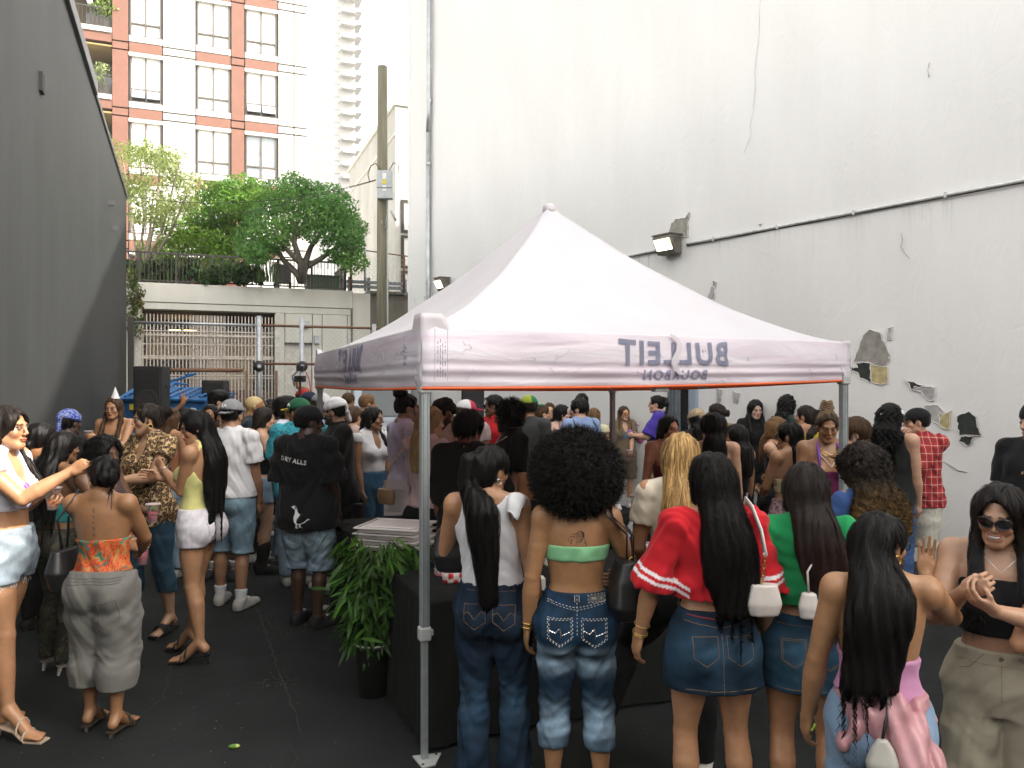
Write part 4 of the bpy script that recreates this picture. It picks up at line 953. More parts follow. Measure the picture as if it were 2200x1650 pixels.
def nets(D,o,r):
 S=D<0
 n=np.array(D.shape)-1
 c=np.zeros(tuple(n),np.int8)
 for i,j,k in _CO:c+=S[i:i+n[0],j:j+n[1],k:k+n[2]]
 idx=np.argwhere((c>0)&(c<8))
 if not len(idx):return np.zeros((0,3)),np.zeros((0,4),int)
 ids=np.full(tuple(n),-1,np.int32);ids[idx[:,0],idx[:,1],idx[:,2]]=np.arange(len(idx))
 dv=[D[idx[:,0]+i,idx[:,1]+j,idx[:,2]+k]for i,j,k in _CO]
 acc=np.zeros((len(idx),3));cnt=np.zeros(len(idx))
 for a,b in _ED:
  m=(dv[a]<0)!=(dv[b]<0)
  t=np.where(m,dv[a]/np.where(m,dv[a]-dv[b],1),0)
  ca,cb=np.array(_CO[a]),np.array(_CO[b])
  acc+=m[:,None]*(ca+t[:,None]*(cb-ca));cnt+=m
 V=o+r*(idx+acc/cnt[:,None])
 qs=[]
 for ax in range(3):
  u,w=(ax+1)%3,(ax+2)%3
  s0=[slice(None)]*3;s1=[slice(None)]*3
  s0[ax]=slice(0,n[ax]);s1[ax]=slice(1,n[ax]+1)
  for z in(u,w):s0[z]=s1[z]=slice(1,n[z])
  A,B=S[tuple(s0)],S[tuple(s1)]
  for flip,mk in((False,A&~B),(True,~A&B)):
   e=np.argwhere(mk)
   if not len(e):continue
   e[:,u]+=1;e[:,w]+=1
   def at(du,dw):
    f=e.copy();f[:,u]-=du;f[:,w]-=dw
    return ids[f[:,0],f[:,1],f[:,2]]
   q=[at(1,1),at(0,1),at(0,0),at(1,0)]
   if flip:q=q[::-1]
   qs.append(np.stack(q,1))
 Q=np.vstack(qs)
 return V,Q[(Q>=0).all(1)]
def sample(D,o,r,P):
 """trilinear sample of a field"""
 q=np.clip((P-o)/r,0,np.array(D.shape)-1.001);i=q.astype(int);f=q-i
 out=0
 for a,b,c in _CO:
  w=(f[:,0]if a else 1-f[:,0])*(f[:,1]if b else 1-f[:,1])*(f[:,2]if c else 1-f[:,2])
  out=out+w*D[i[:,0]+a,i[:,1]+b,i[:,2]+c]
 return out
def grad(D,o,r,P):
 e=r
 g=np.stack([sample(D,o,r,P+d)-sample(D,o,r,P-d)for d in np.eye(3)*e],1)
 return g/np.maximum(np.linalg.norm(g,axis=1,keepdims=True),1e-6)
# ---------------------------------------------------------------- materials of people
attr_mat('skin',rough=0.42,spec=0.5,var=0.15,nscale=22,bstr=0.12,bscale=350,bdist=0.001,sss=0.06)
attr_mat('cloth',rough=0.85,spec=0.2,var=0.10,nscale=10,bstr=0.25,bscale=500,bdist=0.001,sheen=0.12,fold=0.35)
attr_mat('denim',rough=0.8,spec=0.2,var=0.22,nscale=30,stretch=(1.3,1.3,0.8),bstr=0.3,bscale=600,bdist=0.001,fold=0.35)
attr_mat('hair',rough=0.45,spec=0.16,var=0.35,nscale=60,stretch=(3,3,0.25),bstr=0.5,bscale=90,bdist=0.004)
attr_mat('leather',rough=0.38,spec=0.5,var=0.1,nscale=12,bstr=0.2,bscale=160,bdist=0.001)
attr_mat('shoe_fabric',rough=0.7,spec=0.3,var=0.08,nscale=20,bstr=0.2,bscale=300,bdist=0.001)
simple('gold',(0.75,0.50,0.16),0.28,1.0);simple('silver',(0.7,0.7,0.7),0.25,1.0)
simple('black_gloss',(0.008,0.008,0.009),0.12)
m,nt,b=nmat('leopard')
v=coords(nt,(1,1,1));vo=nd(nt,'ShaderNodeTexVoronoi',feature='F1');vo.inputs['Scale'].default_value=42
wv=nd(nt,'ShaderNodeVectorMath',operation='ADD');nz=nd(nt,'ShaderNodeTexNoise');nz.inputs['Scale'].default_value=30
nt.links.new(v,nz.inputs['Vector']);sc_=nd(nt,'ShaderNodeVectorMath',operation='SCALE');sc_.inputs['Scale'].default_value=0.022
nt.links.new(nz.outputs['Color'],sc_.inputs[0]);nt.links.new(v,wv.inputs[0]);nt.links.new(sc_.outputs[0],wv.inputs[1])
nt.links.new(wv.outputs[0],vo.inputs['Vector'])
c=ramp(nt,vo.outputs['Distance'],[(0.0,(0.25,0.12,0.035)),(0.30,(0.25,0.12,0.035)),(0.34,(0.012,0.008,0.005)),(0.56,(0.012,0.008,0.005)),(0.60,(0.50,0.33,0.15)),(1,(0.58,0.42,0.22))])
setc(nt,b.inputs['Base Color'],c);b.inputs['Roughness'].default_value=0.7
bump(nt,b,noise(nt,coords(nt,(1,1,0.6)),9,3),0.5,0.03)
m,nt,b=nmat('plaid')
v=coords(nt,(1,1,1));sp=nd(nt,'ShaderNodeSeparateXYZ');nt.links.new(v,sp.inputs[0])
def _band(src,f,lo,hi):
 a=nd(nt,'ShaderNodeMath',operation='MULTIPLY');nt.links.new(src,a.inputs[0]);a.inputs[1].default_value=f
 a2=nd(nt,'ShaderNodeMath',operation='FRACT');nt.links.new(a.outputs[0],a2.inputs[0])
 return ramp(nt,a2.outputs[0],[(0,0.0),(lo,0.0),(lo+0.01,1.0),(hi,1.0),(hi+0.01,0.0)])
xy=nd(nt,'ShaderNodeMath',operation='ADD');nt.links.new(sp.outputs[0],xy.inputs[0]);nt.links.new(sp.outputs[1],xy.inputs[1])
c=mixc(nt,_band(xy.outputs[0],14,0.1,0.45),(0.42,0.02,0.025),(0.10,0.008,0.01))
c=mixc(nt,_band(sp.outputs[2],14,0.1,0.45),c,(0.03,0.008,0.01),'MIX');MATS['_t']=c
c2=mixc(nt,_band(xy.outputs[0],14,0.68,0.74),c,(0.65,0.5,0.42));c2=mixc(nt,_band(sp.outputs[2],14,0.68,0.74),c2,(0.65,0.5,0.42))
f=nd(nt,'ShaderNodeMath',operation='MULTIPLY');f.inputs[1].default_value=1.0
setc(nt,b.inputs['Base Color'],mixc(nt,0.35,mixc(nt,1.0,(0.42,0.02,0.025),c2,'LIGHTEN'),c2));b.inputs['Roughness'].default_value=0.85
MATS.pop('_t')
def blotch(name,cols,scale,rough=0.8,dist=0.6):
 m,nt,b=nmat(name)
 n=noise(nt,coords(nt),scale,3,0.55,dist)
 st=[];k=len(cols)
 for i,cc in enumerate(cols):st+=[(0.34+0.32*i/k,cc)]
 setc(nt,b.inputs['Base Color'],ramp(nt,n,st,'CONSTANT'));b.inputs['Roughness'].default_value=rough
 bump(nt,b,noise(nt,coords(nt,(1,1,0.6)),9,3),0.5,0.03)
 return m
blotch('camo',[(0.012,0.014,0.008),(0.035,0.035,0.02),(0.012,0.012,0.008),(0.07,0.06,0.035)],16)
blotch('tie_dye',[(0.05,0.16,0.10),(0.45,0.03,0.015),(0.55,0.16,0.02),(0.50,0.05,0.02),(0.42,0.24,0.06),(0.06,0.20,0.16)],11,0.75,1.6)
blotch('floral',[(0.32,0.20,0.23),(0.40,0.30,0.32),(0.12,0.06,0.08),(0.45,0.36,0.38)],24)
blotch('bandana_print',[(0.01,0.03,0.28),(0.01,0.035,0.33),(0.35,0.42,0.6),(0.012,0.04,0.35),(0.01,0.03,0.28)],38,0.8,0.2)
blotch('scarf_print',[(0.30,0.20,0.09),(0.42,0.33,0.2),(0.08,0.05,0.02),(0.5,0.42,0.3)],40)
blotch('tan_print',[(0.35,0.26,0.13),(0.42,0.33,0.2),(0.2,0.13,0.06),(0.5,0.42,0.26)],18)
blotch('stripe_shirt',[(0.02,0.27,0.33),(0.03,0.36,0.42),(0.015,0.14,0.2),(0.03,0.36,0.42)],22)
SKIN=dict(pale=(0.60,0.40,0.31),fair=(0.55,0.32,0.21),tan=(0.42,0.215,0.112),brown=(0.29,0.132,0.058),deep=(0.13,0.062,0.032),dark=(0.06,0.028,0.016))
BLK=(0.0035,0.003,0.003);DBR=(0.014,0.009,0.007);BRN=(0.055,0.028,0.013);LBR=(0.13,0.07,0.03);BLD=(0.36,0.22,0.085)
SEC_F=[(.455,.052,.050,0,0),(.485,.096,.064,0,-.006),(.515,.106,.070,0,-.006),(.55,.099,.063,0,-.003),(.60,.078,.052,0,.003),(.625,.073,.050,0,.004),(.66,.077,.053,0,.002),(.70,.084,.057,0,0),(.74,.090,.058,0,-.003),(.78,.091,.053,0,-.008),(.81,.082,.042,0,-.013),(.835,.050,.032,0,-.014),(.85,.030,.028,0,-.010)]
SEC_M=[(.455,.055,.055,0,0),(.485,.090,.064,0,-.004),(.515,.095,.068,0,-.004),(.55,.091,.063,0,-.001),(.60,.085,.058,0,.004),(.64,.087,.058,0,.003),(.69,.097,.063,0,0),(.74,.106,.066,0,-.003),(.78,.107,.060,0,-.008),(.81,.095,.047,0,-.013),(.835,.058,.036,0,-.014),(.85,.034,.031,0,-.010)]
class Person:
 def __init__(s,label,px,top,d,face=0,sex='f',skin='tan',lod=1,bw=1.0,hf=None,hp=0.0,ht=0.0,lean=0.0,sway=0.0,twist=0.0,aL=None,aR=None,feet=None,heel=0.0,hair=0.02,group=None,z0=0.0,hipw=1.0,bust=1.0,smile=False,beard=None,shift=0.0,scalp=None,gender=None):
  s.d=d;s.X=PX(px,d);s.face=face;s.lod=lod;s.sex=sex
  topz=PZ(top,d)-z0
  s.H=H=max(1.45,min(1.98,topz-hair-heel));s.heel=heel
  s.k=H/1.70
  s.root=thing('person',label,'person',(s.X,d,z0),R(-face),group)
  s.r={0:0.0085,1:0.0125,2:0.018}[lod]
  s.skin=np.array(SKIN[skin])if isinstance(skin,str)else np.array(skin)
  f=sex=='f';s.f=f;s.bw=bw;s.hipw=hipw
  M=s.M=np.array(s.root.matrix_basis)
  s.lean=lean;s.sway=sway;s.tw=R(twist)
  sec=[]
  for z,w,dp,cx,cy in(SEC_F if f else SEC_M):
   t=max(0.0,z-.50)/.35
   hw=bw*(hipw if z<.58 else 1.0)
   sec.append((z*H+heel,w*H*hw,dp*H*bw*(hipw**.5 if z<.58 else 1),cx*H+sway*t*H,cy*H+(lean*t+0.25*lean*t*t)*H*.35,s.tw*min(1,t*1.3)))
  s.sec=sec
  s.z=lambda q:q*H+heel
  def at(x,y,q):
   zz=q*H+heel;S=np.array(sec)
   ox,oy,tw=(np.interp(zz,S[:,0],S[:,i])for i in(3,4,5))
   c,n=math.cos(tw),math.sin(tw);x,y=x*H,y*H
   return v3(ox+x*c-y*n,oy+x*n+y*c,zz)
  s.at=at
  sh=(.093 if f else .103)*(0.5+0.5*bw)
  s.sh={};s.el={};s.wr={};s.hand={}
  B=s.B=Fld()
  B.loft(sec,0.02)
  if f:
   for x in(-1,1):B.ell(at(x*.042,.044*bw,.715),(.036*H*bust,.036*H*bust,.036*H*bust),0.03)
  else:
   for x in(-1,1):B.ell(at(x*.045,.034*bw,.745),(.045*H,.022*H,.03*H),0.04)
  for x in(-1,1):B.ell(at(x*.047*hipw,-.034*bw,.495),v3(.047,.040,.052)*H*(1.04*hipw if f else 0.95)*bw,0.03)
  neckb=at(0,0,.835);s.neckb=neckb
  for q,x in(('R',1),('L',-1)):
   S=at(x*sh,-.006,.812);s.sh[q]=S
   B.cap(neckb+v3(0,-.01,.01),S+v3(-x*.005,0,.006),.026*H,.022*H,.035)
  ak=H*(1.0 if f else 1.12)*(0.45+0.55*bw)
  s.armr=np.array([.0290,.0262,.0218,.0240,.0150])*ak
  for q,x,spec in(('R',1,aR),('L',-1,aL)):s._arm(q,x,spec or{})
  s.legp={}
  ft=feet or{}
  for q,x in(('R',1),('L',-1)):s._leg(q,x,ft.get(q,(0.06,0.0,0.0,8)))
  hfa=(hf if hf is not None else face)-face
  Mh=rotm((0,0,1),R(-hfa))@rotm((1,0,0),R(-hp))@rotm((0,1,0),R(ht))
  s.Mh=Mh;s.hs=hs=H*.1325/.225*(0.97 if f else 1.0)
  piv=at(0,.012,.868);s.h0=piv-Mh@v3(0,-.012,.045)*hs
  s._head(beard,smile,scalp)
  s.beard=beard;s.kids={}
 def hp_(s,x,y,z):return s.h0+s.Mh@(v3(x,y,z)*s.hs)
 def hl(s,P):return((P-s.h0)@s.Mh)/s.hs
 def _head(s,beard,smile,scalp):
  B,k,P,M=s.B,s.hs,s.hp_,s.Mh
  f=s.f
  B.cap(s.neckb+v3(0,0,-.01),P(0,-.022,.065),(.047 if f else .056)*k,(.044 if f else .053)*k,.03)
  B.ell(P(0,-.012,.145),v3(.072,.092,.080)*k,.02,M=M)
  B.ell(P(0,.022,.088),v3(.057,.060,.082)*k,.025,M=M)
  B.ell(P(0,.060,.020),v3(.021 if f else .026,.020,.018)*k,.03,M=M)
  for x in(-1,1):
   B.cap(P(x*.048,.006,.055),P(x*.016,.060,.018),.017*k,.014*k,.025)
   B.ell(P(x*.038,.058,.088),v3(.021,.020,.020)*k,.02,M=M)
   B.ell(P(x*.072,-.008,.104),v3(.009,.017,.030)*k,.006,M=M@rotm((0,0,1),x*-0.45))
  B.cap(P(-.030,.079,.132),P(.030,.079,.132),.010*k,.010*k,.018)
  for x in(-1,1):B.ell(P(x*.031,.092,.115),v3(.017,.014,.011)*k,.012,'s',M=M)
  B.cap(P(0,.086,.122),P(0,.101 if f else .104,.085),(.0062 if f else .0075)*k,(.0092 if f else .0112)*k,.012)
  for x in(-1,1):B.ell(P(x*.0105,.092,.080),v3(.0068,.009,.0062)*k,.006,M=M)
  if smile:
   B.ell(P(0,.080,.050),v3(.032,.013,.017)*k,.01,M=M);s.mouth=[P(-.026,.078,.0595),P(-.014,.090,.0505),P(0,.094,.0475),P(.014,.090,.0505),P(.026,.078,.0595)];B.chain(s.mouth,[.003*k,.007*k,.0095*k,.007*k,.003*k],.003,'s')
  else:
   B.ell(P(0,.083,.0555),v3(.026,.0100,.0060)*k,.008,M=M);B.ell(P(0,.081,.045),v3(.022,.0105,.0070)*k,.006,M=M)
  for x in(-1,1):B.ell(P(x*.031,.0795,.114),v3(.0125,.0115,.0105)*k,0.001,M=M)
 def _arm(s,q,x,a):
  H=s.H;S=s.sh[q];L1,L2=.170*H,.150*H
  t=a.get('to',(.125,.03,.475));W=v3(x*t[0]*H,t[1]*H,t[2]*H+s.heel)
  if a.get('rel'):W=S+v3(x*t[0]*H,t[1]*H,t[2]*H)
  dv=W-S;D=np.linalg.norm(dv)
  if D>(L1+L2)*.995:W=S+dv/D*(L1+L2)*.995;D=(L1+L2)*.995
  u=(W-S)/D
  p=a.get('pole',(.35,-1.0,-.2));p=v3(x*p[0],p[1],p[2]);p=nrm(p-u*(p@u))
  c=(L1*L1+D*D-L2*L2)/(2*L1*D);c=max(-1,min(1,c))
  E=S+u*L1*c+p*L1*math.sqrt(1-c*c)
  s.el[q],s.wr[q]=E,W
  r=s.armr;B=s.B
  B.ell(S+v3(x*.001,0,-.008),v3(1,1,1.1)*r[0]*1.06,.025)
  Fm=E*.70+W*.30
  B.chain([S,S*.5+E*.5,E,Fm,W],[r[0],r[1],r[2],r[3],r[4]],.02)
  s._hand(q,x,a,nrm(W-E))
 def _hand(s,q,x,a,fd):
  k=s.H/1.70*(0.95 if s.f else 1.08);B=s.B;W=s.wr[q]
  kind=a.get('hand','relax')
  dr=nrm(v3(*[c*m for c,m in zip(a['dir'],(x,1,1))]))if 'dir' in a else fd
  pn=v3(*[c*m for c,m in zip(a['palm'],(x,1,1))])if 'palm' in a else v3(-x,.25,0)
  pn=nrm(pn-dr*(pn@dr));bx=np.cross(dr,pn)
  side=1 if(bx@v3(0,1,.3))>=0 else-1
  if 'thumb' in a:tv=v3(*[c*m for c,m in zip(a['thumb'],(x,1,1))]);side=1 if bx@tv>=0 else-1
  bx=bx*side
  curl={'relax':(22,28,18),'open':(4,6,5),'grip':(48,50,30),'fist':(80,90,60),'point':(80,95,60),'soft':(35,40,25)}[kind]
  pc=W+dr*.048*k
  B.cap(W,W+dr*.022*k,.0165*k*(1 if s.f else 1.1),.020*k,.012,flat=(pn,.72))
  B.ell(pc,v3(.039,.050,.0145)*k,.012,M=np.stack([bx,dr,pn],1))
  B.cap(W+dr*.02*k+bx*.022*k,W+dr*.05*k+bx*.030*k+pn*.006*k,.016*k,.012*k,.012)
  fr=[(.030,.085,.93,.0082),(.010,.092,1.0,.0084),(-.010,.089,.95,.0082),(-.028,.080,.78,.0072)]
  for i,(o,b,l,rr)in enumerate(fr):
   p=W+dr*b*k+bx*o*k;dcur=nrm(dr+bx*o*(2.2 if kind=='open' else .8));c=curl
   if kind=='point' and i==0:c=(2,4,3)
   pts=[p-dr*.018*k];
   rs=[rr*k*1.02];pts.append(p);rs.append(rr*k)
   for seg,ang in zip((.040,.025,.020),c):
    Rm=rotm(np.cross(dcur,pn),R(ang));dcur=Rm@dcur;pnl=pn
    p=p+dcur*seg*l*k;pts.append(p);rs.append(rs[-1]*.92)
    pn_new=Rm@pn
    pn=pn_new
   pn=nrm(np.cross(bx*side,dr))if False else s._pn0(dr,a,x,q)
   B.chain(pts,rs,.004)
  pn=s._pn0(dr,a,x,q)
  tb=W+dr*.028*k+bx*.026*k
  if kind in('grip','soft'):t1=tb+(dr*.028+bx*.018+pn*.022)*k;t2=t1+(dr*.022-bx*.004+pn*.020)*k
  elif kind in('fist','point'):t1=tb+(dr*.028+bx*.010+pn*.024)*k;t2=t1+(dr*.016-bx*.022+pn*.008)*k
  elif kind=='open':t1=tb+(dr*.022+bx*.036+pn*.004)*k;t2=t1+(dr*.018+bx*.026)*k
  else:t1=tb+(dr*.032+bx*.016+pn*.012)*k;t2=t1+(dr*.026+bx*.002+pn*.008)*k
  B.chain([tb,t1,t2],[.0125*k,.0098*k,.0082*k],.006)
  s.hand[q]=dict(c=W+dr*.075*k+pn*.034*k,pn=pn,dr=dr,bx=bx,w=W)
 def _pn0(s,dr,a,x,q):
  pn=v3(*[c*m for c,m in zip(a['palm'],(x,1,1))])if 'palm' in a else v3(-x,.25,0)
  return nrm(pn-dr*(pn@dr))
 def _leg(s,q,x,ft):
  H=s.H;B=s.B;k=H/1.70
  hip=s.at(x*.050,0,.50);L1,L2=.2265*H,.2285*H
  lift=ft[2]
  A=v3(x*ft[0]*H,ft[1]*H-.01*H,.048*H+lift*H+s.heel)
  dv=A-hip;D=np.linalg.norm(dv)
  if D>(L1+L2)*.998:A=hip+dv/D*(L1+L2)*.998;D=(L1+L2)*.998
  u=(A-hip)/D;p=nrm(v3(x*.12,1,0)-u*u[1])
  c=max(-1,min(1,(L1*L1+D*D-L2*L2)/(2*L1*D)))
  K=hip+u*L1*c+p*L1*math.sqrt(1-c*c)
  bw=s.bw*(1.0 if s.f else .97)
  C=K*.70+A*.30+v3(0,-.014*k,0)
  B.chain([hip,hip*.55+K*.45+v3(0,.008,0),K,C,A],[.054*H*bw,.045*H*bw,.0300*H*(.5+.5*bw),.0325*H*(.4+.6*bw),.0190*H],.02)
  B.ell(K+v3(0,.010*k,0),v3(.024,.020,.030)*H*.95,.02)
  yaw=R(ft[3])*x;fw=v3(math.sin(yaw),math.cos(yaw),0);pt=ft[4]if len(ft)>4 else None
  dz=s.heel*0.9
  if pt=='toe':
   fw2=nrm(fw*.5+v3(0,0,-.85))
  else:fw2=None
  heel_p=A+(v3(0,0,-.022*H)-fw*.020*H)
  gz=heel_p[2]
  ball=A+fw*.072*H+v3(0,0,-.032*H-dz);toe=A+fw*.108*H+v3(0,0,-.036*H-dz)
  if fw2 is not None:
   ball=A+fw2*.085*H;toe=ball+nrm(fw+v3(0,0,-.1))*.04*H
  B.chain([A,heel_p],[.0195*H,.0190*H],.012)
  B.chain([A+fw*.008*H,ball,toe],[.0200*H,.0170*H,.0105*H],.018,flat=None)
  if s.lod==0:
   sd=v3(fw[1],-fw[0],0)
   for j in range(5):
    o=(j-2)*.0085*H;b0=ball+sd*o;B.cap(b0,toe+sd*o*1.1+fw*(.012-.004*abs(j-(1 if x<0 else 3)))*H+v3(0,0,-.003),.0075*H,.0055*H,.004)
  s.legp[q]=dict(hip=hip,K=K,A=A,fw=fw,heel=heel_p,ball=ball,toe=toe,C=C)
 def body(s,fine=None):
  lod=s.lod
  fb=[]
  if lod<=1:
   c=s.hp_(0,0,.115);e=.155*s.hs
   fb.append((c-v3(e*.86,e*.95,e*.88),c+v3(e*.86,e*.95,e*.88)))
  if lod==0 or fine:
   for q in('R','L'):
    h=s.hand[q];c=h['w']+h['dr']*.085*s.k;e=.088*s.k
    if(abs(c-s.hp_(0,0,.115))<.17*s.hs+e).all():continue
    fb.append((c-e,c+e))
  if len(fb)==3 and(abs((fb[1][0]+fb[1][1])/2-(fb[2][0]+fb[2][1])/2)<(fb[1][1]-fb[1][0])).all():
   a=np.minimum(fb[1][0],fb[2][0]);b=np.maximum(fb[1][1],fb[2][1]);fb=[fb[0],(a,b)]
  V,Q=s.B.mesh(s.r,fb,{0:.0042,1:.0065}.get(lod,.008))
  col=np.tile(s.skin,(len(V),1))
  h=s.hl(V)
  def blend(m,c,a=1.0):
   w=np.clip(m,0,1)[:,None]*a;col[:]=col*(1-w)+np.array(c)*w
  x,y,z=h[:,0],h[:,1],h[:,2];ax=np.abs(x)
  inh=(np.abs(h-v3(0,0,.11))<v3(.1,.14,.13)).all(1)
  blend(inh*np.exp(-(((ax-.036)/.02)**2+((y-.075)/.03)**2+((z-.082)/.018)**2)),s.skin*v3(1.05,.72,.68),.5)
  smile_=hasattr(s,'mouth');lipc=s.skin*v3(.75,.36,.36)+v3(.03,.0,.005)
  blend(inh*(y>.076)*(ax<.031)*(np.abs(z-(.0505 if not smile_ else .0478+(ax/.026)**2*.0115))<(.0105 if not smile_ else .0125)*np.clip(1-(ax/(.026 if not smile_ else .032))**2,0,1)**.5),lipc,.8 if s.f else .45)
  if not smile_:blend(inh*(y>.08)*(np.abs(z-.0505)<.0016)*(ax<.02),s.skin*.2,.8)
  bz=.1375-(ax-.012)*(ax-.045)*-3.0
  blend(inh*(y>.05)*(ax>.012)*(ax<.050)*(np.abs(z-bz+.002)<.0042),s.hairc if hasattr(s,'hairc')else(.02,.012,.01),.85)
  ed=np.sqrt(((ax-.031)/.0135)**2+((z-.114)/.0058)**2)
  blend(inh*(y>.066)*(ed<1.0),s.skin*.25+v3(.13,.125,.12))
  blend(inh*(y>.066)*(((ax-.031)**2+(z-.114)**2)<.0060**2)*(ed<1.0),(.018,.010,.006))
  blend(inh*(y>.066)*(np.abs(z-.1215+(ax-.031)**2*12)<.0030)*(np.abs(ax-.031)<.0145),(.012,.008,.007),.9)
  if s.beard:
   n=np.sin(x*190+1)*np.sin(z*170)*.3
   bm=inh*np.clip(((.070-z)/.02+(ax/.05)**2*.9+n)*(y>-.005)*(z>-.02)*(z<.098),0,1)
   lip=(ax<.021)*(np.abs(z-.0505)<.009)*(y>.07)
   blend(bm*(1-lip),s.beard,.9)
   blend(inh*(np.abs(z-.0665)<.0055)*(ax<.027)*(y>.07),s.beard,.8)
  if getattr(s,'scalp',None)is not None:
   hl=.170-.05*np.clip((.06-y)/.06,0,1)-.045*np.clip((-y)/.06,0,1)-.03*np.clip(-(y+.03)/.04,0,1)
   blend(inh*np.clip((z-hl)/.006,0,1)*(np.abs(z)<.3),s.scalp,.95)
  s.bcol=col;s.bV,s.bQ=V,Q
  if getattr(s,'paint',None):s.paint(V,col,h)
  o=obj_np('body',V,Q,MATS['skin'],s.root,col)
  s.kids['body']=o
  return o
 def part(s,name,F,col,mat='cloth',r=None,label=None,colfn=None,parent=None):
  V,Q=F.mesh(r or s.r*1.12)
  if not len(Q):return None
  c=np.tile(np.array(col,float),(len(V),1))
  if colfn:colfn(V,c)
  o=obj_np(name,V,Q,MATS[mat],parent or s.root,c)
  if label:o['label']=label
  return o
 def wrinkle(s,F,amp=.004,f=1.0):
  sd=random.random()*6
  def fn(X,Y,Z):
   a=Z*34*f+9*np.sin(X*9+sd)+5*np.sin(Y*11+sd*2)
   b=X*38*f+Y*30*f+6*np.sin(Z*8+sd)
   return(amp*(np.sin(a)*.6+np.sin(b)*.5+.3*np.sin(a*1.9+b))).astype(np.float32)
  F.whole(fn,'d');return F
 def top(s,col,name='shirt',lo=.50,hi=.86,sleeve=.45,off=.012,box=.0,neck='crew',mat='cloth',flare=.012,wr=.003,colfn=None,label=None,bare=(),r=None,over=.020):
  H=s.H;F=Fld();off=off+s.r*.25
  S=np.array(s.sec);zc=s.z(.74);wc=np.interp(zc,S[:,0],S[:,1]);dc=np.interp(zc,S[:,0],S[:,2])*1.08
  sec=[]
  for row in s.sec:
   z,w,dp,cx,cy,tw=row
   if z<zc:w=w+max(0,wc-w)*box;dp=dp+max(0,dc-dp)*box
   if lo<.56 and z<s.z(.62):e_=min(1,(s.z(.62)-z)/(.06*H))*over;w+=e_;dp+=e_
   sec.append((z,w,dp,cx,cy,tw))
  zl=s.z(lo);zh=s.z(hi)
  F.loft(sec,.02,off,zlo=zl,zhi=zh)
  if s.f:
   for x in(-1,1):
    c=s.at(x*.042,.044*s.bw,.715)
    if zl<c[2]+.02:F.ell(c,v3(1,1,1)*(.036*H+off*.8),.045)
  if not s.f:
   for x in(-1,1):F.ell(s.at(x*.045,.034*s.bw,.745),v3(.045,.022,.03)*H+off,.04)
  if lo<.5:
   for x in(-1,1):F.ell(s.at(x*.047,-.036*s.bw,.495),v3(.047,.042,.052)*H*1.05*s.bw+off+over*.8,.03)
  if sleeve>0 or hi>.8:
   for q,x in(('R',1),('L',-1)):
    if q in bare:continue
    Sh,E,W=s.sh[q],s.el[q],s.wr[q];ar=s.armr
    if hi>.8 and neck!='none':
     F.cap(s.neckb+v3(0,-.01,.008),Sh+v3(-x*(.005 if sleeve else .03),0,.006),.026*H+off*.5,.022*H+off*.5,.025)
    if sleeve<=0:continue
    F.ell(Sh+v3(0,0,-.008),v3(1,1,1)*(ar[0]*1.04+off*.8),.012)
    if sleeve<=1:
     e=Sh+(E-Sh)*sleeve;F.chain([Sh+(E-Sh)*.05,Sh+(E-Sh)*sleeve*.5,e],[ar[0]+off*.7,ar[0]*.5+ar[1]*.5+off+flare*.5,ar[1]+off+flare],.014,end=True)
    else:
     e=E+(W-E)*(sleeve-1);F.chain([Sh+(E-Sh)*.05,Sh*.5+E*.5,E,e],[ar[0]+off*.7,ar[1]+off,ar[2]+off*1.2+flare*.6,ar[4]+(ar[3]-ar[4])*max(0,1.6-sleeve)+off+flare*.3],.014,end=True)
  zf=lambda Z:np.maximum(zl-Z,Z-zh)
  nb=s.neckb
  if neck=='crew':F.cap(nb+v3(0,-.005,.008),nb+v3(0,.02,.2),(.036 if s.f else .037)*H,.04*H,.004,'s')
  elif neck=='wide':F.ell(nb+v3(0,.012,.035),(.070*H,.062*H,.045*H),.006,'s')
  elif neck=='v':
   F.cap(nb+v3(0,-.005,.012),nb+v3(0,.02,.2),.036*H,.04*H,.004,'s')
   F.ell(s.at(0,.075,.80),(.026*H,.07*H,.068*H),.004,'s')
  elif neck=='tank':
   F.ell(nb+v3(0,.0,.03),(.058*H,.068*H,.062*H),.006,'s')
   F.ell(s.at(0,.075,.815),(.050*H,.06*H,.05*H),.006,'s')
   for q,x in(('R',1),('L',-1)):F.ell(s.sh[q]+v3(x*.028,0,-.012),(.044*H,.07*H,.062*H),.006,'s')
  elif neck=='halter':
   for q,x in(('R',1),('L',-1)):F.cap(s.at(x*.135,-.02,.72),s.at(x*.088,.02,.83),.046*H,.040*H,.006,'s')
   F.ell(s.at(0,-.09,.76),(.13*H,.085*H,.095*H),.006,'s')
  s.wrinkle(F,wr)
  s.clip(F,zl,None)
  s.F_top=F
  return s.part(name,F,col,mat,colfn=colfn,label=label,r=r)
 def clip(s,F,zl,zh):
  """hem lines: nothing of the torso part below zl (sleeves are cut by their own ends)"""
  lim=.155*s.H
  if zl is not None:F.whole(lambda X,Y,Z:np.where(np.abs(X)<lim,zl-Z,-BIG)+0*Y,'i')
  if zh is not None:F.whole(lambda X,Y,Z:Z-zh+0*(X+Y),'i')
 def tube_top(s,col,lo,hi,name='tube_top',off=.007,mat='cloth',slope=0.0,wr=.002,colfn=None,label=None,frills=0):
  H=s.H;F=Fld();off=off+s.r*.3
  F.loft(s.sec,.02,off,zlo=s.z(lo)-.03,zhi=s.z(hi)+.05)
  for x in(-1,1):F.ell(s.at(x*.042,.044*s.bw,.715),v3(1,1,1)*(.036*H+off),.03)
  if lo<.52:
   for x in(-1,1):F.ell(s.at(x*.047*s.hipw,-.036*s.bw,.495),v3(.047,.042,.052)*H*1.06*s.hipw*s.bw+off,.03)
  zl,zh=s.z(lo),s.z(hi)
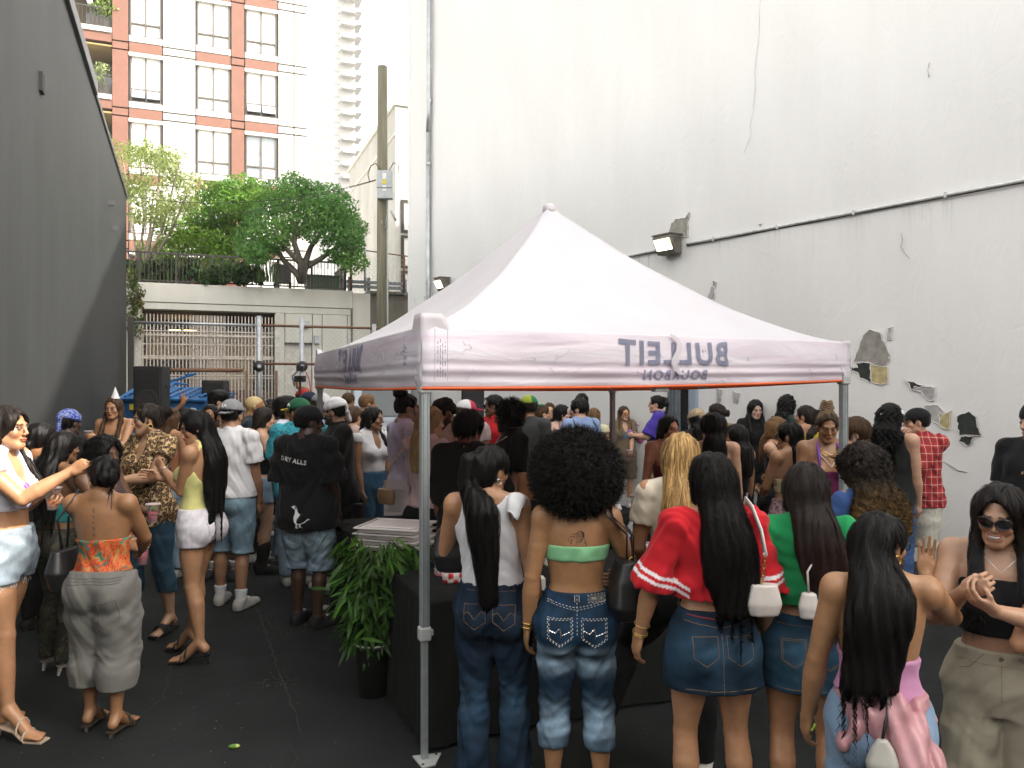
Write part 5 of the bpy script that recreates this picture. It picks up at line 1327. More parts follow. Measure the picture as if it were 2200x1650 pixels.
  if frills:F.whole(lambda X,Y,Z:(frills*np.sin(Z*260)+0*(X+Y)).astype(np.float32),'d')
  s.wrinkle(F,wr,1.4)
  F.whole(lambda X,Y,Z:np.maximum(zl-Z-slope*X+0*Y,Z-zh+slope*.3*X-np.clip(Y,0,.1)*.25),'i')
  s.F_top=F
  return s.part(name,F,col,mat,colfn=colfn,label=label)
 def bottom(s,col,name='trousers',lo=.06,hi=.60,loose=.008,hem=None,mat='denim',wr=.003,colfn=None,label=None,rise=0.0,knee=None,r=None,creases=()):
  """trousers or shorts: pelvis plus two legs, cut at the hem"""
  H=s.H;F=Fld();off=.007+s.r*.3
  F.loft(s.sec,.02,off+min(loose,.012),zlo=s.z(.455),zhi=s.z(hi)+.03)
  hw=1.06 if s.f else .95
  for x in(-1,1):F.ell(s.at(x*.047*s.hipw,-.036*s.bw,.495),v3(.047,.042,.052)*H*hw*s.hipw*s.bw+off+loose*.4,.03)
  bw=s.bw
  for q in('R','L'):
   l=s.legp[q];hip,K,A,C=l['hip'],l['K'],l['A'],l['C']
   rs=[.054*H*bw+off+loose*.7,.045*H*bw+off+loose,.0305*H+off+(loose if knee is None else knee),.0325*H+off+(loose if knee is None else knee),.022*H+off+(loose*1.3 if hem is None else hem)]
   F.chain([hip,hip*.55+K*.45,K]+([C,A+v3(0,-.01,-.02)]if lo<.27 else[]),rs if lo<.27 else rs[:3],.015)
  zl,zh=s.z(lo),s.z(hi)
  if s.heel and lo<.1:zl=max(.03,zl-s.heel)
  s.wrinkle(F,wr)
  if s.lod==0 and not creases:creases=((.265,.05,.006),(.42,.03,.004))
  for zc,wd,am in creases:
   F.whole(lambda X,Y,Z,zc=s.z(zc),wd=wd*H,am=am:(-am*np.exp(-((Z-zc)/wd)**2)*(1-np.abs(np.sin(Z*62+2.6*np.sin(X*24+1+zc*9)+Y*22)))**2.2).astype(np.float32),'d')
  F.whole(lambda X,Y,Z:np.maximum(zl-Z+0*(X+Y),Z-zh-rise*Y),'i')
  s.F_bot=F
  return s.part(name,F,col,mat,colfn=colfn,label=label,r=r)
 def skirt(s,col,name='skirt',lo=.40,hi=.60,hem=.115,mat='denim',wr=.002,colfn=None,label=None,depth=.085):
  H=s.H;F=Fld();off=.008+s.r*.3
  S=np.array(s.sec);sec=[(s.z(lo),hem*H,depth*H,0,-.006*H,0)]
  for row in s.sec:
   if row[0]>=s.z(.50):sec.append(row)
  F.loft(sec,.02,off,zlo=s.z(lo),zhi=s.z(hi))
  for x in(-1,1):F.ell(s.at(x*.047*s.hipw,-.036*s.bw,.495),v3(.047,.042,.052)*H*1.06*s.hipw*s.bw+off,.04)
  for q in('R','L'):
   l=s.legp[q];F.cap(l['hip'],l['hip']+(l['K']-l['hip'])*.75,.054*H*s.bw+off+.004,.046*H*s.bw+off+.006,.03)
  s.wrinkle(F,wr)
  zl,zh=s.z(lo),s.z(hi)
  F.whole(lambda X,Y,Z:np.maximum(zl-Z+0*(X+Y),Z-zh),'i')
  s.F_bot=F
  return s.part(name,F,col,mat,colfn=colfn,label=label)
 def shoes(s,col,sole=(.6,.58,.52),kind='sneaker',mat='shoe_fabric',sock=None,name=None,laces=None):
  H=s.H
  for q in('R','L'):
   l=s.legp[q];fw,A,he,ba,to=l['fw'],l['A'],l['heel'],l['ball'],l['toe'];sd=v3(fw[1],-fw[0],0)
   F=Fld();gz=he[2]-.026*H
   if kind in('sneaker','boot'):
    F.chain([he+fw*.004*H+v3(0,0,.004),A+fw*.05*H+v3(0,0,-.018*H),ba+v3(0,0,.002),to+fw*.008*H+v3(0,0,.004)],[.0235*H,.0235*H,.0235*H,.0185*H],.02)
    F.cap(A+v3(0,0,.006),he,.0265*H,.0235*H,.02)
    if kind=='boot':F.chain([A,A*.45+l['K']*.55],[.028*H,.036*H],.02)
    zt=A[2]+(.2 if kind=='boot' else .014)
    zb=min(he[2]-.019*H,to[2]-.008*H)
    if abs(he[2]-to[2])<.05:
     F.chain([he+v3(0,0,-.012*H)+fw*.002,ba+v3(0,0,-.0),to+fw*.010*H+v3(0,0,-.002)],[.0245*H,.0275*H,.0215*H],.008)
     F.whole(lambda X,Y,Z,zb=max(zb,.001):zb-Z+0*(X+Y),'i')
    if kind!='boot':F.whole(lambda X,Y,Z,zt=zt:Z-zt+0*(X+Y),'i')
    def cf(V,c,l=l,he=he,to=to):
     base=min(he[2],to[2])-.019*H
     m=V[:,2]<base+.028;c[m]=sole
     if laces is not None:
      t=(V-l['A'])@fw;u=(V-l['A'])@sd;up=V[:,2]>l['A'][2]-.035
      m=(t>.03)&(t<.105)&(np.abs(u)<.022)&(np.sin(t*420)>-.1)&~(V[:,2]<base+.03);c[m]=laces
    s.part(name or 'shoe',F,col,mat,r=min(s.r,.010)if s.lod<2 else s.r,colfn=cf)
    if sock is not None:
     G=Fld();G.cap(A+(l['K']-A)*.02,A+(l['K']-A)*.22,.024*H,.029*H,.01,end=True);s.part('sock',G,sock,'cloth',r=min(s.r,.011))
   else:
    mb=MB();z0=.004;hl=s.heel
    pts=[he-fw*.018*H,A+fw*.03*H+v3(0,0,-.045*H-hl*.45),ba,to+fw*.018*H]
    tk={'heel':.008,'slide':.018,'platform':.03}[kind]
    def zz(p,i):return max([he[2]-.021*H,(he[2]-.021*H)*.55+.014,.014,.012][i],tk if kind!='heel' else .01)
    ws=[.018*H,.019*H,.026*H,.020*H]
    tp=[v3(p[0],p[1],zz(p,i))for i,p in enumerate(pts)]
    vs=[]
    for p,w in zip(tp,ws):
     for sg in(-1,1):
      vs.append(p+sd*sg*w);vs.append(p+sd*sg*w*.95+v3(0,0,-tk if kind=='heel' else-(p[2]-.002)))
    fs=[]
    for i in range(3):
     a=i*4;fs+=[(a,a+2,a+6,a+4),(a+1,a+5,a+7,a+3),(a,a+4,a+5,a+1),(a+2,a+3,a+7,a+6)]
    fs+=[(0,1,3,2),(12,14,15,13)]
    mb.add(vs,fs)
    if kind=='heel' and hl>.02:mb.tube([tp[0]+fw*.02+v3(0,0,-.004),v3(*(tp[0]+fw*.004)[:2],0.002)],[.016,.009],8)
    nm=name or 'sandal'
    bpts=[]
    for t0,wd in(((.35,.034),)if kind!='heel' else((.05,.012),(.62,.012))):
     c=ba*(1-t0*.5)+A*t0*.5
     ring=[]
     for i in range(9):
      an=math.pi*i/8;ring.append(c+sd*math.cos(an)*.0275*H+v3(0,0,1)*(math.sin(an)*(.024+.02*t0)*H-.010*H))
     for off in(np.linspace(-wd,wd,5)if kind!='heel' else(0,)):
      mb.tube([p+fw*off for p in ring],.0085 if kind!='heel' else .0065,5)
    simple('c_%02x%02x%02x'%tuple(int(255*c)for c in col),col,.6)
    mb.build(nm,MATS['c_%02x%02x%02x'%tuple(int(255*c)for c in col)],s.root,smooth=False)
 def hair(s,col,kind='long',length=.62,w=.085,thick=.030,strands=0,curl=0.0,name='hair',front=(),vol=.012,tips=None,hairline=0.0,flow=None,part_=0.0,side=0.0):
  """length: fraction of the height where the hair ends"""
  H,k,P,M=s.H,s.hs,s.hp_,s.Mh
  F=Fld();rr=s.r*(.8 if s.lod==0 else .9)
  vol=vol+s.r*.25
  F.ell(P(0,-.014,.147),v3(.074,.094,.082)*k+vol,.01,M=M)
  if kind in('long','curly','pony_low','bob','pony'):
   F.ell(P(0,-.055,.10),v3(.066,.052,.075)*k+vol,.03,M=M)
  elif kind in('short','buzz','crop','curltop','mens','bun','slick'):
   F.ell(P(0,-.045,.115),v3(.066,.060,.065)*k+vol*.7,.02,M=M)
  if kind in('long','curly','bob'):
   for x in(-1,1):F.cap(P(x*.064,-.022,.14),P(x*.064,-.032,.05),.020*k+vol*.5,.022*k+vol*.4,.02)
  F.ell(P(0,.108,.100-hairline),v3(.068,.088,.101)*k,.006,'s',M=M)
  if kind in('long','pony_low','bob')and not hairline:F.cap(P(0,.06,.24),P(0,-.04,.252),.012*k,.006*k,.010,'s')
  if kind in('short','buzz','mens','crop','curltop','pony','bun','slick','pony_low','braids'):
   for x in(-1,1):F.ell(P(x*.085,.012,.090),v3(.030,.042,.050)*k,.004,'s',M=M)
  if kind in('mens','buzz','crop','short','curltop'):
   F.ell(P(0,-.03,.028),v3(.12,.14,.055)*k,.01,'s',M=M)
  if kind in('long','curly','bob','pony_low'):
   a=P(0,-.062,.085);zl=s.z(length)
   S=np.array(s.sec)
   def back(z):
    zc=min(max(z,S[0,0]),S[-1,0]);y=np.interp(zc,S[:,0],S[:,4])-np.interp(zc,S[:,0],S[:,2]);x=np.interp(zc,S[:,0],S[:,3])
    return v3(x,min(y,S[-3,4]-S[-3,2])-thick*.55,z)
   rows=[];n=8;z0=a[2]+.03
   for i in range(n+1):
    t=i/n;z=z0+(zl-z0)*t
    b=back(z);m=min(1,t*3.0);m=m*m*(3-2*m)if z>s.z(.84)or t<.34 else 1
    c=a*(1-m)+b*m;ww=(.070*k+(w-.070*k)*min(1,t*2))*(1.0 if t<.75 else 1-(t-.75)*1.5)
    if kind=='pony_low':ww=(.05+(w-.05)*min(1,t*2.5))*(1-.35*t)
    rows.append((z,ww,thick*(1 if t<.6 else 1.2-.5*t)+.012,c[0]+side*t,c[1],0))
   F.loft(rows[::-1],.03,zlo=zl)
  for fr in front:
   x,ln=fr[0],fr[1];wd=fr[2]if len(fr)>2 else .026
   p0=P(x*.066,-.004,.10);p1=s.at(x*.050,.03,.83);p1[2]=max(p1[2],p0[2]-.16);p2=s.at(x*.052,.066*s.bw+(.01 if s.f else 0),max(ln,.73));p3=s.at(x*.048,.068*s.bw,ln)
   F.chain([p0,p1,p2,p3],[.022,wd,wd,wd*.6],.02)
  if kind in('pony',):
   a=P(0,-.085,.185);b=P(0,-.155,.165);c=P(0,-.150,.05);e=s.at(0,-.095,max(length,.6))
   pts=[P(0,-.07,.18),a,b,c];rs=[.018,.020,.034,.038]
   if length<.83:pts+=[s.at(0.0+side,-.09,.80),s.at(side,-.08,length)];rs+=[w*.55,w*.3]
   F.chain(pts,rs,.02)
  if kind=='bun':
   F.ell(P(0,-.134,.125 if not side else side),v3(.050,.042,.046)*k,.01,M=M)
  if kind=='topbun':F.ell(P(0,-.05,.245),v3(.045,.045,.032)*k,.01,M=M)
  if kind=='afro':
   F.ell(P(0,-.022,.148),v3(w,w*.92,w*1.0),.01)
  if kind=='curltop':F.ell(P(0,.0,.195),v3(.082,.10,.05)*k+vol,.02,M=M)
  sd=random.random()*9
  if kind in('afro','curltop','curly'):
   amp={'afro':.010,'curltop':.008,'curly':.012}[kind]
   F.whole(lambda X,Y,Z:(amp*np.sin(X*95+4*np.sin(Z*31+sd))*np.sin(Y*88+sd+3*np.sin(X*37))*np.sin(Z*80+4*np.sin(Y*29))).astype(np.float32),'d')
   if kind=='curly':F.whole(lambda X,Y,Z:(.006*np.sin(X*120+3*np.sin(Z*45+sd))+0*Y).astype(np.float32),'d')
  elif s.lod<2:
   F.whole(lambda X,Y,Z:(.0035*np.sin(X*150+3*np.sin(Z*9+sd)+1.5*np.sin(Y*60))+.0028*np.sin(X*67+Y*80+2*np.sin(Z*7))).astype(np.float32),'d')
  tp=np.array(tips)if tips is not None else None
  zl_,zt_=s.z(length),P(0,0,.225)[2]
  def cf(V,c):
   c*=(1+.25*np.sin(V[:,0]*140+2*np.sin(V[:,2]*9)))[:,None]
   if tp is not None:
    t=np.clip((zt_-V[:,2])/(zt_-zl_)*1.25-.25,0,1)*(.55+.45*np.sin(V[:,0]*95+2.5*np.sin(V[:,2]*15)))
    c[:]=c*(1-np.clip(t,0,1)[:,None])+tp*np.clip(t,0,1)[:,None]
  V,Q=F.mesh(rr)
  c=np.tile(np.array(col,float),(len(V),1));cf(V,c)
  if strands:
   V2,Q2,c2=s._strands(F,V,Q,col,tp,strands,kind,curl,zl_,zt_)
   Q=np.vstack([Q,Q2+len(V)]);V=np.vstack([V,V2]);c=np.vstack([c,c2])
  o=obj_np(name,V,Q,MATS['hair'],s.root,c)
  s.kids['hair']=o
  return o
 def _strands(s,F,V,Q,col,tp,n,kind,curl,zl,zt):
  rng=np.random.default_rng(int(abs(s.X*1000))+5)
  D,o,r=F.D,F.o,F.r
  top=s.hp_(0,-.015,.235)
  pk=rng.choice(len(V),n)
  P0=V[pk].copy()
  if kind=='afro':
   ctr=s.hp_(0,-.022,.148);seg=7;g=grad(D,o,r,P0);ln=rng.uniform(.015,.045,n)
   P=[P0-g*.006];a=rng.normal(size=(n,3));a-=g*(a*g).sum(1,keepdims=True);a/=np.linalg.norm(a,axis=1,keepdims=True);bb=np.cross(g,a);ph=rng.uniform(0,6,n)
   for i in range(1,seg+1):
    t=i/seg;an=ph+t*10
    P.append(P0+g*(ln*t)[:,None]+(a*np.cos(an)[:,None]+bb*np.sin(an)[:,None])*.0065)
   wd=.0013
  else:
   seg=14;step=(.022 if curl==0 else .018)
   P=[P0];p=P0.copy();off=rng.uniform(.001,.007,n)[:,None]
   jx=rng.normal(0,.14,(n,3));jx[:,2]*=.3
   for i in range(seg):
    g=grad(D,o,r,p);dwn=np.array([0,0,-1.0])+jx
    rad=p-top;rad[:,2]=0;near=np.clip((p[:,2:3]-(top[2]-.10))/.08,0,1)
    dwn=dwn+rad*near*18
    t=dwn-g*(dwn*g).sum(1,keepdims=True);tl=np.linalg.norm(t,axis=1,keepdims=True)
    t=np.where(tl>.15,t/np.maximum(tl,1e-5),dwn)
    p=p+t*step
    d=sample(D,o,r,p)[:,None];g=grad(D,o,r,p)
    mv=np.where(np.abs(d)<.05,d-off,0)
    p=p-g*np.clip(mv,-.015,.015)
    P.append(p.copy())
   if curl:
    ph=rng.uniform(0,6.28,n)
    for i in range(len(P)):
     g=grad(D,o,r,P[i]);an=ph+i*step*(2*math.pi/(.045+.02*0));
     P[i]=P[i]+(np.stack([np.cos(an),np.sin(an),0*an],1))*curl*min(1,i/4)
   wd=.0021 if curl==0 else(.0019 if curl<.0095 else .0028)
  P=np.stack(P,1)
  m=P.shape[1]
  T=np.gradient(P,axis=1);T/=np.maximum(np.linalg.norm(T,axis=2,keepdims=True),1e-6)
  g0=grad(D,o,r,P.reshape(-1,3)).reshape(P.shape)if kind!='afro' else rng.normal(size=(n,1,3))+0*P
  sdv=np.cross(T,g0);sdv/=np.maximum(np.linalg.norm(sdv,axis=2,keepdims=True),1e-6)
  wt=(wd*(1-np.linspace(0,1,m)**3*.85))[None,:,None]*rng.uniform(.6,1.5,(n,1,1))
  Vs=np.stack([P-sdv*wt,P+sdv*wt],2).reshape(-1,3)
  base=(np.arange(n)[:,None]*m+np.arange(m-1)[None,:]).ravel()*2
  Qs=np.stack([base,base+1,base+3,base+2],1)
  cc=np.repeat(np.array(col)[None,:]*rng.uniform(.5,1.9,(n,1)),m*2,0)
  if tp is not None:
   t=np.clip((zt-Vs[:,2])/(zt-zl)*1.3-.3,0,1)*np.repeat(rng.uniform(.1,1,n),m*2)
   cc=cc*(1-t[:,None])+tp*t[:,None]*np.repeat(rng.uniform(.6,1.4,n),m*2)[:,None]
  return Vs,Qs,cc
 def cap_hat(s,col,brim=None,turn=0.0,panel=None,name='cap',mat='cloth',h=.0,visor=True):
  k,P,M=s.hs,s.hp_,s.Mh;F=Fld();vo=.016+s.r*.4
  F.ell(P(0,-.014,.150),v3(.074,.094,.080+h)*k+vo,.01,M=M)
  n=M@v3(0,.14,1);o=P(0,0,.150)
  F.whole(lambda X,Y,Z:(o[0]-X)*n[0]+(o[1]-Y)*n[1]+(o[2]-Z)*n[2],'i')
  def cf(V,c):
   h_=s.hl(V)
   if panel is not None:c[(h_@v3(math.sin(R(turn)),math.cos(R(turn)),0))>.01]=panel
  ob=s.part(name,F,col,mat,colfn=cf,r=s.r*.9)
  if not visor:return ob
  Rt=rotm((0,0,1),R(-turn));G=Fld()
  f=M@Rt@v3(0,1,0);up=M@v3(0,0,1)
  c0=P(0,0,.150)+f*.062*k;c1=P(0,0,.146)+f*.130*k
  sdv=np.cross(f,up)
  G.cap(c0,c1-up*.010,.066*k,.052*k,.0,flat=(up,.13 if s.lod==0 else .2))
  s.part('brim',G,brim if brim is not None else col,mat,r=min(s.r,.010),parent=None if ob is None else None)
  return ob
 def bandana(s,col,mat='cloth',knot=True,name='bandana'):
  k,P,M=s.hs,s.hp_,s.Mh;F=Fld();vo=.013+s.r*.4
  F.ell(P(0,-.014,.152),v3(.074,.094,.078)*k+vo,.01,M=M)
  n=M@v3(0,.30,1);o=P(0,0,.140)
  if knot:F.ell(P(0,-.115,.115),v3(.022,.02,.02)*k,.01,M=M);F.cap(P(0,-.115,.11),P(.02,-.13,.05),.016*k,.024*k,.01)
  s.wrinkle(F,.003,2.0)
  F.whole(lambda X,Y,Z:np.where((X-P(0,-.09,0)[0])**2+(Y-P(0,-.12,0)[1])**2<.0016,-BIG,(o[0]-X)*n[0]+(o[1]-Y)*n[1]+(o[2]-Z)*n[2]),'i')
  return s.part(name,F,col,mat,r=s.r*.9)
 def glasses(s,lens=(.005,.005,.006),frame=(.01,.01,.01),up=0.0,back=0.0,dark=True,name='sunglasses',size=1.0):
  P,M,k=s.hp_,s.Mh,s.hs;mb=MB()
  z=.114+up;y0=.108-back
  for x in(-1,1):
   ring=[P(x*.032+.026*size*math.cos(a),y0-abs(x*.032+.026*math.cos(a))**2*6,z+.019*size*math.sin(a))for a in np.linspace(0,2*math.pi,13)]
   mb.tube(ring,.0026,5,cap=False)
   mb.tube([P(x*.058,y0-.02,z+.008),P(x*.078,-.01-back,z+.004),P(x*.078,-.03-back,z-.012)],.0024,5)
  mb.tube([P(-.008,y0-.001,z+.004),P(.008,y0-.001,z+.004)],.0024,5)
  nm='frame_%02x'%int(frame[0]*255);simple(nm,frame,.3)
  o=mb.build(name,MATS[nm],s.root)
  if dark:
   mb=MB()
   for x in(-1,1):
    c=P(x*.032,y0-.006,z);ring=[P(x*.032+.026*size*math.cos(a),y0-abs(x*.032+.026*math.cos(a))**2*6-.001,z+.019*size*math.sin(a))for a in np.linspace(0,2*math.pi,13)[:-1]]
    mb.add([c+(P(0,1,0)-P(0,0,0))/k*.002]+ring,[(0,i+1,(i+1)%12+1)for i in range(12)])
   nl='lens_%02x%02x'%(int(lens[0]*255),int(lens[1]*255));simple(nl,lens,.06,spec=.8)
   mb.build('lens',MATS[nl],o)
  return o
 def earring(s,q='R',r=.014,mat='gold',drop=.0):
  x=1 if q=='R' else-1;c=s.hp_(x*.078,-.004,.076-r/s.hs*.6-drop);mb=MB();f=s.Mh@v3(0,1,0)
  mb.tube([c+f*r*math.cos(a)+v3(0,0,r*math.sin(a))for a in np.linspace(0,2*math.pi,13)],r*.22,5,cap=False)
  return mb.build('earring',MATS[mat],s.root,True)
 def bangle(s,q='R',t=.93,r=None,mat='gold',w=.003,name='bracelet',n=1):
  E,W=s.el[q],s.wr[q];u=nrm(W-E);a=nrm(np.cross(u,v3(.3,.2,1)));b=np.cross(u,a);mb=MB()
  rr=(s.armr[4]*1.25 if r is None else r)
  for i in range(n):
   c=E+(W-E)*(t+i*.035)
   mb.tube([c+(a*math.cos(z)+b*math.sin(z))*rr for z in np.linspace(0,2*math.pi,15)],w,5,cap=False)
  return mb.build(name,MATS[mat],s.root,True)
 def line(s,pts,rad,mat,name,flat=False,n=6,parent=None):
  mb=MB();mb.tube(pts,rad,n);return mb.build(name,MATS[mat],parent or s.root,True)
 def surf(s,F,x,z,sgn=-1,off=.002,y0=.30):
  """point on the front (+1) or back (-1) surface of a cloth field at local x, z"""
  D,o,r=F.D,F.o,F.r
  ys=np.linspace(sgn*y0,0,120);P=np.stack([np.full(120,x),ys,np.full(120,z)],1)
  d=sample(D,o,r,P);i=np.argmax(d<off)
  if d[i]>=off:return v3(x,0,z)
  return v3(x,ys[i],z)
 def stitch(s,F,path,mat,name='stitching',rad=.0012,dash=0.0,gap=0.0,sgn=-1,off=.0015,parent=None):
  """thread laid on the cloth along a list of (x, z)"""
  pts=[]
  for(x0,z0),(x1,z1)in zip(path[:-1],path[1:]):
   L=math.hypot(x1-x0,z1-z0);n=max(1,int(L/(.008 if not dash else .004)))
   for i in range(n):t=i/n;pts.append((x0+(x1-x0)*t,z0+(z1-z0)*t))
  pts.append(path[-1]);P=[s.surf(F,x,z,sgn,off)for x,z in pts];mb=MB()
  if not dash:mb.tube(P,rad,4)
  else:
   acc=0;cur=[P[0]];on=True
   for a,b in zip(P[:-1],P[1:]):
    acc+=np.linalg.norm(b-a)
    if on:cur.append(b)
    if acc>(dash if on else gap):
     if on and len(cur)>1:mb.tube(cur,rad,4)
     on=not on;acc=0;cur=[b]
  if not mb.v:return None
  return mb.build(name,MATS[mat],parent or s.root)
 def world(s,p):return Vector(s.M[:3,:3]@np.asarray(p)+s.M[:3,3])
 def held(s,name,label,cat,p,group=None):
  """a thing of its own at a body-frame point"""
  return thing(name,label,cat,s.world(p),R(-s.face),group)
# ================================================================= the pop-up tent
TA,TB,TC,TD=V2(-.474,4.044),V2(2.307,5.294),V2(1.057,8.076),V2(-1.725,6.825)
TZ={'A':(1.965,2.285),'B':(2.005,2.262),'C':(1.905,2.20),'D':(1.952,2.235)}
PEAK=3.37
m,nt,b=nmat('tent_white');v=coords(nt)
setc(nt,b.inputs['Base Color'],mixc(nt,ramp(nt,noise(nt,v,2.0,5,.6),[(.35,0.0),(.7,1.0)]),(.68,.665,.71),(.73,.72,.755)));b.inputs['Roughness'].default_value=.55;b.inputs['Sheen Weight'].default_value=.1
bump(nt,b,noise(nt,coords(nt,(1,1,.6)),5,4,.55,.6),.18,.02)
trl=nd(nt,'ShaderNodeBsdfTranslucent');trl.inputs[0].default_value=(.85,.58,.56,1);mx=nd(nt,'ShaderNodeMixShader');mx.inputs[0].default_value=.22
nt.links.new(b.outputs[0],mx.inputs[1]);nt.links.new(trl.outputs[0],mx.inputs[2]);nt.links.new(mx.outputs[0],nt.nodes['Material Output'].inputs[0])
m,nt,b=nmat('tent_valance');v=coords(nt,(.25,.25,2.2))
n_=noise(nt,v,3.0,4,.5,.4)
setc(nt,b.inputs['Base Color'],mixc(nt,ramp(nt,n_,[(.35,0.0),(.65,1.0)]),(.74,.65,.73),(.83,.80,.85)));b.inputs['Roughness'].default_value=.38;b.inputs['Specular IOR Level'].default_value=.5
bump(nt,b,noise(nt,coords(nt,(.5,.5,2.0)),3.5,3,.5,.6),.5,.03)
trl=nd(nt,'ShaderNodeBsdfTranslucent');trl.inputs[0].default_value=(.80,.62,.72,1);mx=nd(nt,'ShaderNodeMixShader');mx.inputs[0].default_value=.15
nt.links.new(b.outputs[0],mx.inputs[1]);nt.links.new(trl.outputs[0],mx.inputs[2]);nt.links.new(mx.outputs[0],nt.nodes['Material Output'].inputs[0])
simple('tent_orange',(.72,.12,.025),.55,var=.1);simple('tent_lining',(.34,.05,.02),.7,var=.1);simple('tent_print',(.42,.43,.56),.7);simple('print_navy',(.05,.06,.16),.7);simple('crease',(.52,.50,.56),.8)
simple('aluminium',(.38,.42,.42),.42,.55,var=.12,nscale=20);simple('plastic_grey',(.42,.43,.42),.5);simple('leg_brown',(.15,.095,.085),.5)
cen=(TA+TB+TC+TD)/4
tent=thing('tent','white pop-up tent with orange trim and mirrored bourbon lettering on its valance','tent',(cen[0],cen[1],0))
TO=Vector((cen[0],cen[1],0))
def quad_pt(u,v):
 p=TA*(1-u)*(1-v)+TB*u*(1-v)+TD*(1-u)*v+TC*u*v
 z=TZ['A'][1]*(1-u)*(1-v)+TZ['B'][1]*u*(1-v)+TZ['D'][1]*(1-u)*v+TZ['C'][1]*u*v
 return p,z
def roof_sheet(dz,name,mat,n=56):
 V=[]
 for i in range(n+1):
  for j in range(n+1):
   u,w=i/n,j/n;p,z=quad_pt(u,w);a,c_=abs(2*u-1),abs(2*w-1);r=max(a,c_);q=min(a,c_)/max(r,1e-6)
   f=(1-r)**1.42;h=z+(PEAK-z)*f
   h-=.085*(1-q**2)*math.sin(math.pi*min(1,r))*(r**.6)
   h+=.010*math.sin(u*23+3*w)*math.sin(w*19)*r*(1-r)*3
   V.append((p[0]-TO[0],p[1]-TO[1],h+dz))
 T=[]
 for i in range(n):
  for j in range(n):
   a=i*(n+1)+j;b_,c_,e=a+n+1,a+n+2,a+1
   T+=[(a,b_,c_),(a,c_,e)]if(i<n/2)==(j<n/2)else[(a,b_,e),(b_,c_,e)]
 return obj_np(name,np.array(V),np.array(T),MATS[mat],tent)
roof_sheet(0,'roof','tent_white')
mb=MB();mb.lathe([(.055,-.07),(.05,-.01),(.03,.012),(.0,.016)],(0,0,PEAK),16);mb.build('peak_cap',MATS['tent_white'],tent,True)
def val_pt(P,Q,zp,zq,t,h,out=0.0):
 """point on a valance: t along P->Q, h 0 bottom .. 1 top"""
 p=P*(1-t)+Q*t;zb=zp[0]*(1-t)+zq[0]*t;ztp=zp[1]*(1-t)+zq[1]*t
 d=(Q-P)/np.linalg.norm(Q-P);n=V2(d[1],-d[0])
 w=.016*math.sin(math.pi*h)+.010*math.sin(9*t+2)*(1-h)+.006*math.sin(23*t)*math.sin(math.pi*h)+.005*math.sin(math.pi*min(1,h*2))*math.sin(27*h+2*t)
 zz=zb+(ztp-zb)*h-.014*math.sin(math.pi*t)*(1-h)
 q=p+n*(w+out);return Vector((q[0]-TO[0],q[1]-TO[1],zz))
sides=(('A','B',TA,TB),('B','C',TB,TC),('C','D',TC,TD),('D','A',TD,TA))
for a,c_,P,Q in sides:
 n,mrows=60,40;V=[val_pt(P,Q,TZ[a],TZ[c_],i/n,j/mrows)for i in range(n+1)for j in range(mrows+1)]
 i0=(np.arange(n)[:,None]*(mrows+1)+np.arange(mrows)[None,:]).ravel()
 vo=obj_np('valance',np.array([tuple(q)for q in V]),np.stack([i0,i0+mrows+1,i0+mrows+2,i0+1],1),MATS['tent_valance'],tent)
 md=vo.modifiers.new('solid','SOLIDIFY');md.thickness=.004
 mb=MB();mb.tube([val_pt(P,Q,TZ[a],TZ[c_],i/40,-.015)for i in range(41)],.0085,6);mb.build('trim',MATS['tent_orange'],tent,True)
 mb=MB();vs=[]
 for i in range(21):vs+=[val_pt(P,Q,TZ[a],TZ[c_],i/20,-.03,-.02),val_pt(P,Q,TZ[a],TZ[c_],i/20,.20,-.03)]
 mb.add(vs,[(2*i,2*i+2,2*i+3,2*i+1)for i in range(20)]);mb.build('inner_hem',MATS['tent_orange'],tent)
 if a in 'AD':
  L=float(np.linalg.norm(Q-P));tc=.525 if a=='A' else .46
  zh=TZ[a][1]-TZ[a][0]
  def wp(x,y,z,P=P,Q=Q,a=a,c_=c_,L=L,tc=tc,zh=zh,h0=.62,o=.006):
   return val_pt(P,Q,TZ[a],TZ[c_],tc+x/L,h0+y*(1+1.2*x*x)/zh,o)
  text_obj('lettering','BULLEIT',.190,MATS['tent_print'],tent,.0006,mirror=True,warp=wp,offset=.006,space=1.20)
  text_obj('lettering','BOURBON',.084,MATS['tent_print'],tent,.0006,mirror=True,warp=lambda x,y,z,w=wp:w(x,y,z,h0=.20),offset=.002,space=1.22)
  t0=tc-(.01 if a=='A' else .0);mb=MB();vs=[]
  for i in range(9):h=1.02-i*.10;x=t0+.012*math.sin(i*.8)+i*.0022;vs+=[val_pt(P,Q,TZ[a],TZ[c_],x-.006,h,.02),val_pt(P,Q,TZ[a],TZ[c_],x+.006,h,.022)]
  mb.add(vs,[(2*i,2*i+1,2*i+3,2*i+2)for i in range(8)]);mb.build('tie_strap',MATS['tent_white'],tent)
 R_=random.Random(ord(a));mb=MB()
 for k in range(16):
  t_,h_=R_.uniform(.04,.96),R_.uniform(.05,.6);pts=[]
  for i in range(6):pts.append(val_pt(P,Q,TZ[a],TZ[c_],min(.99,max(.01,t_)),h_,.0015));t_+=R_.uniform(-.008,.014);h_=min(.95,max(.03,h_+R_.uniform(-.05,.09)))
  mb.tube(pts,.0012,4)
 mb.build('crease',MATS['crease'],tent)['kind']='stuff'
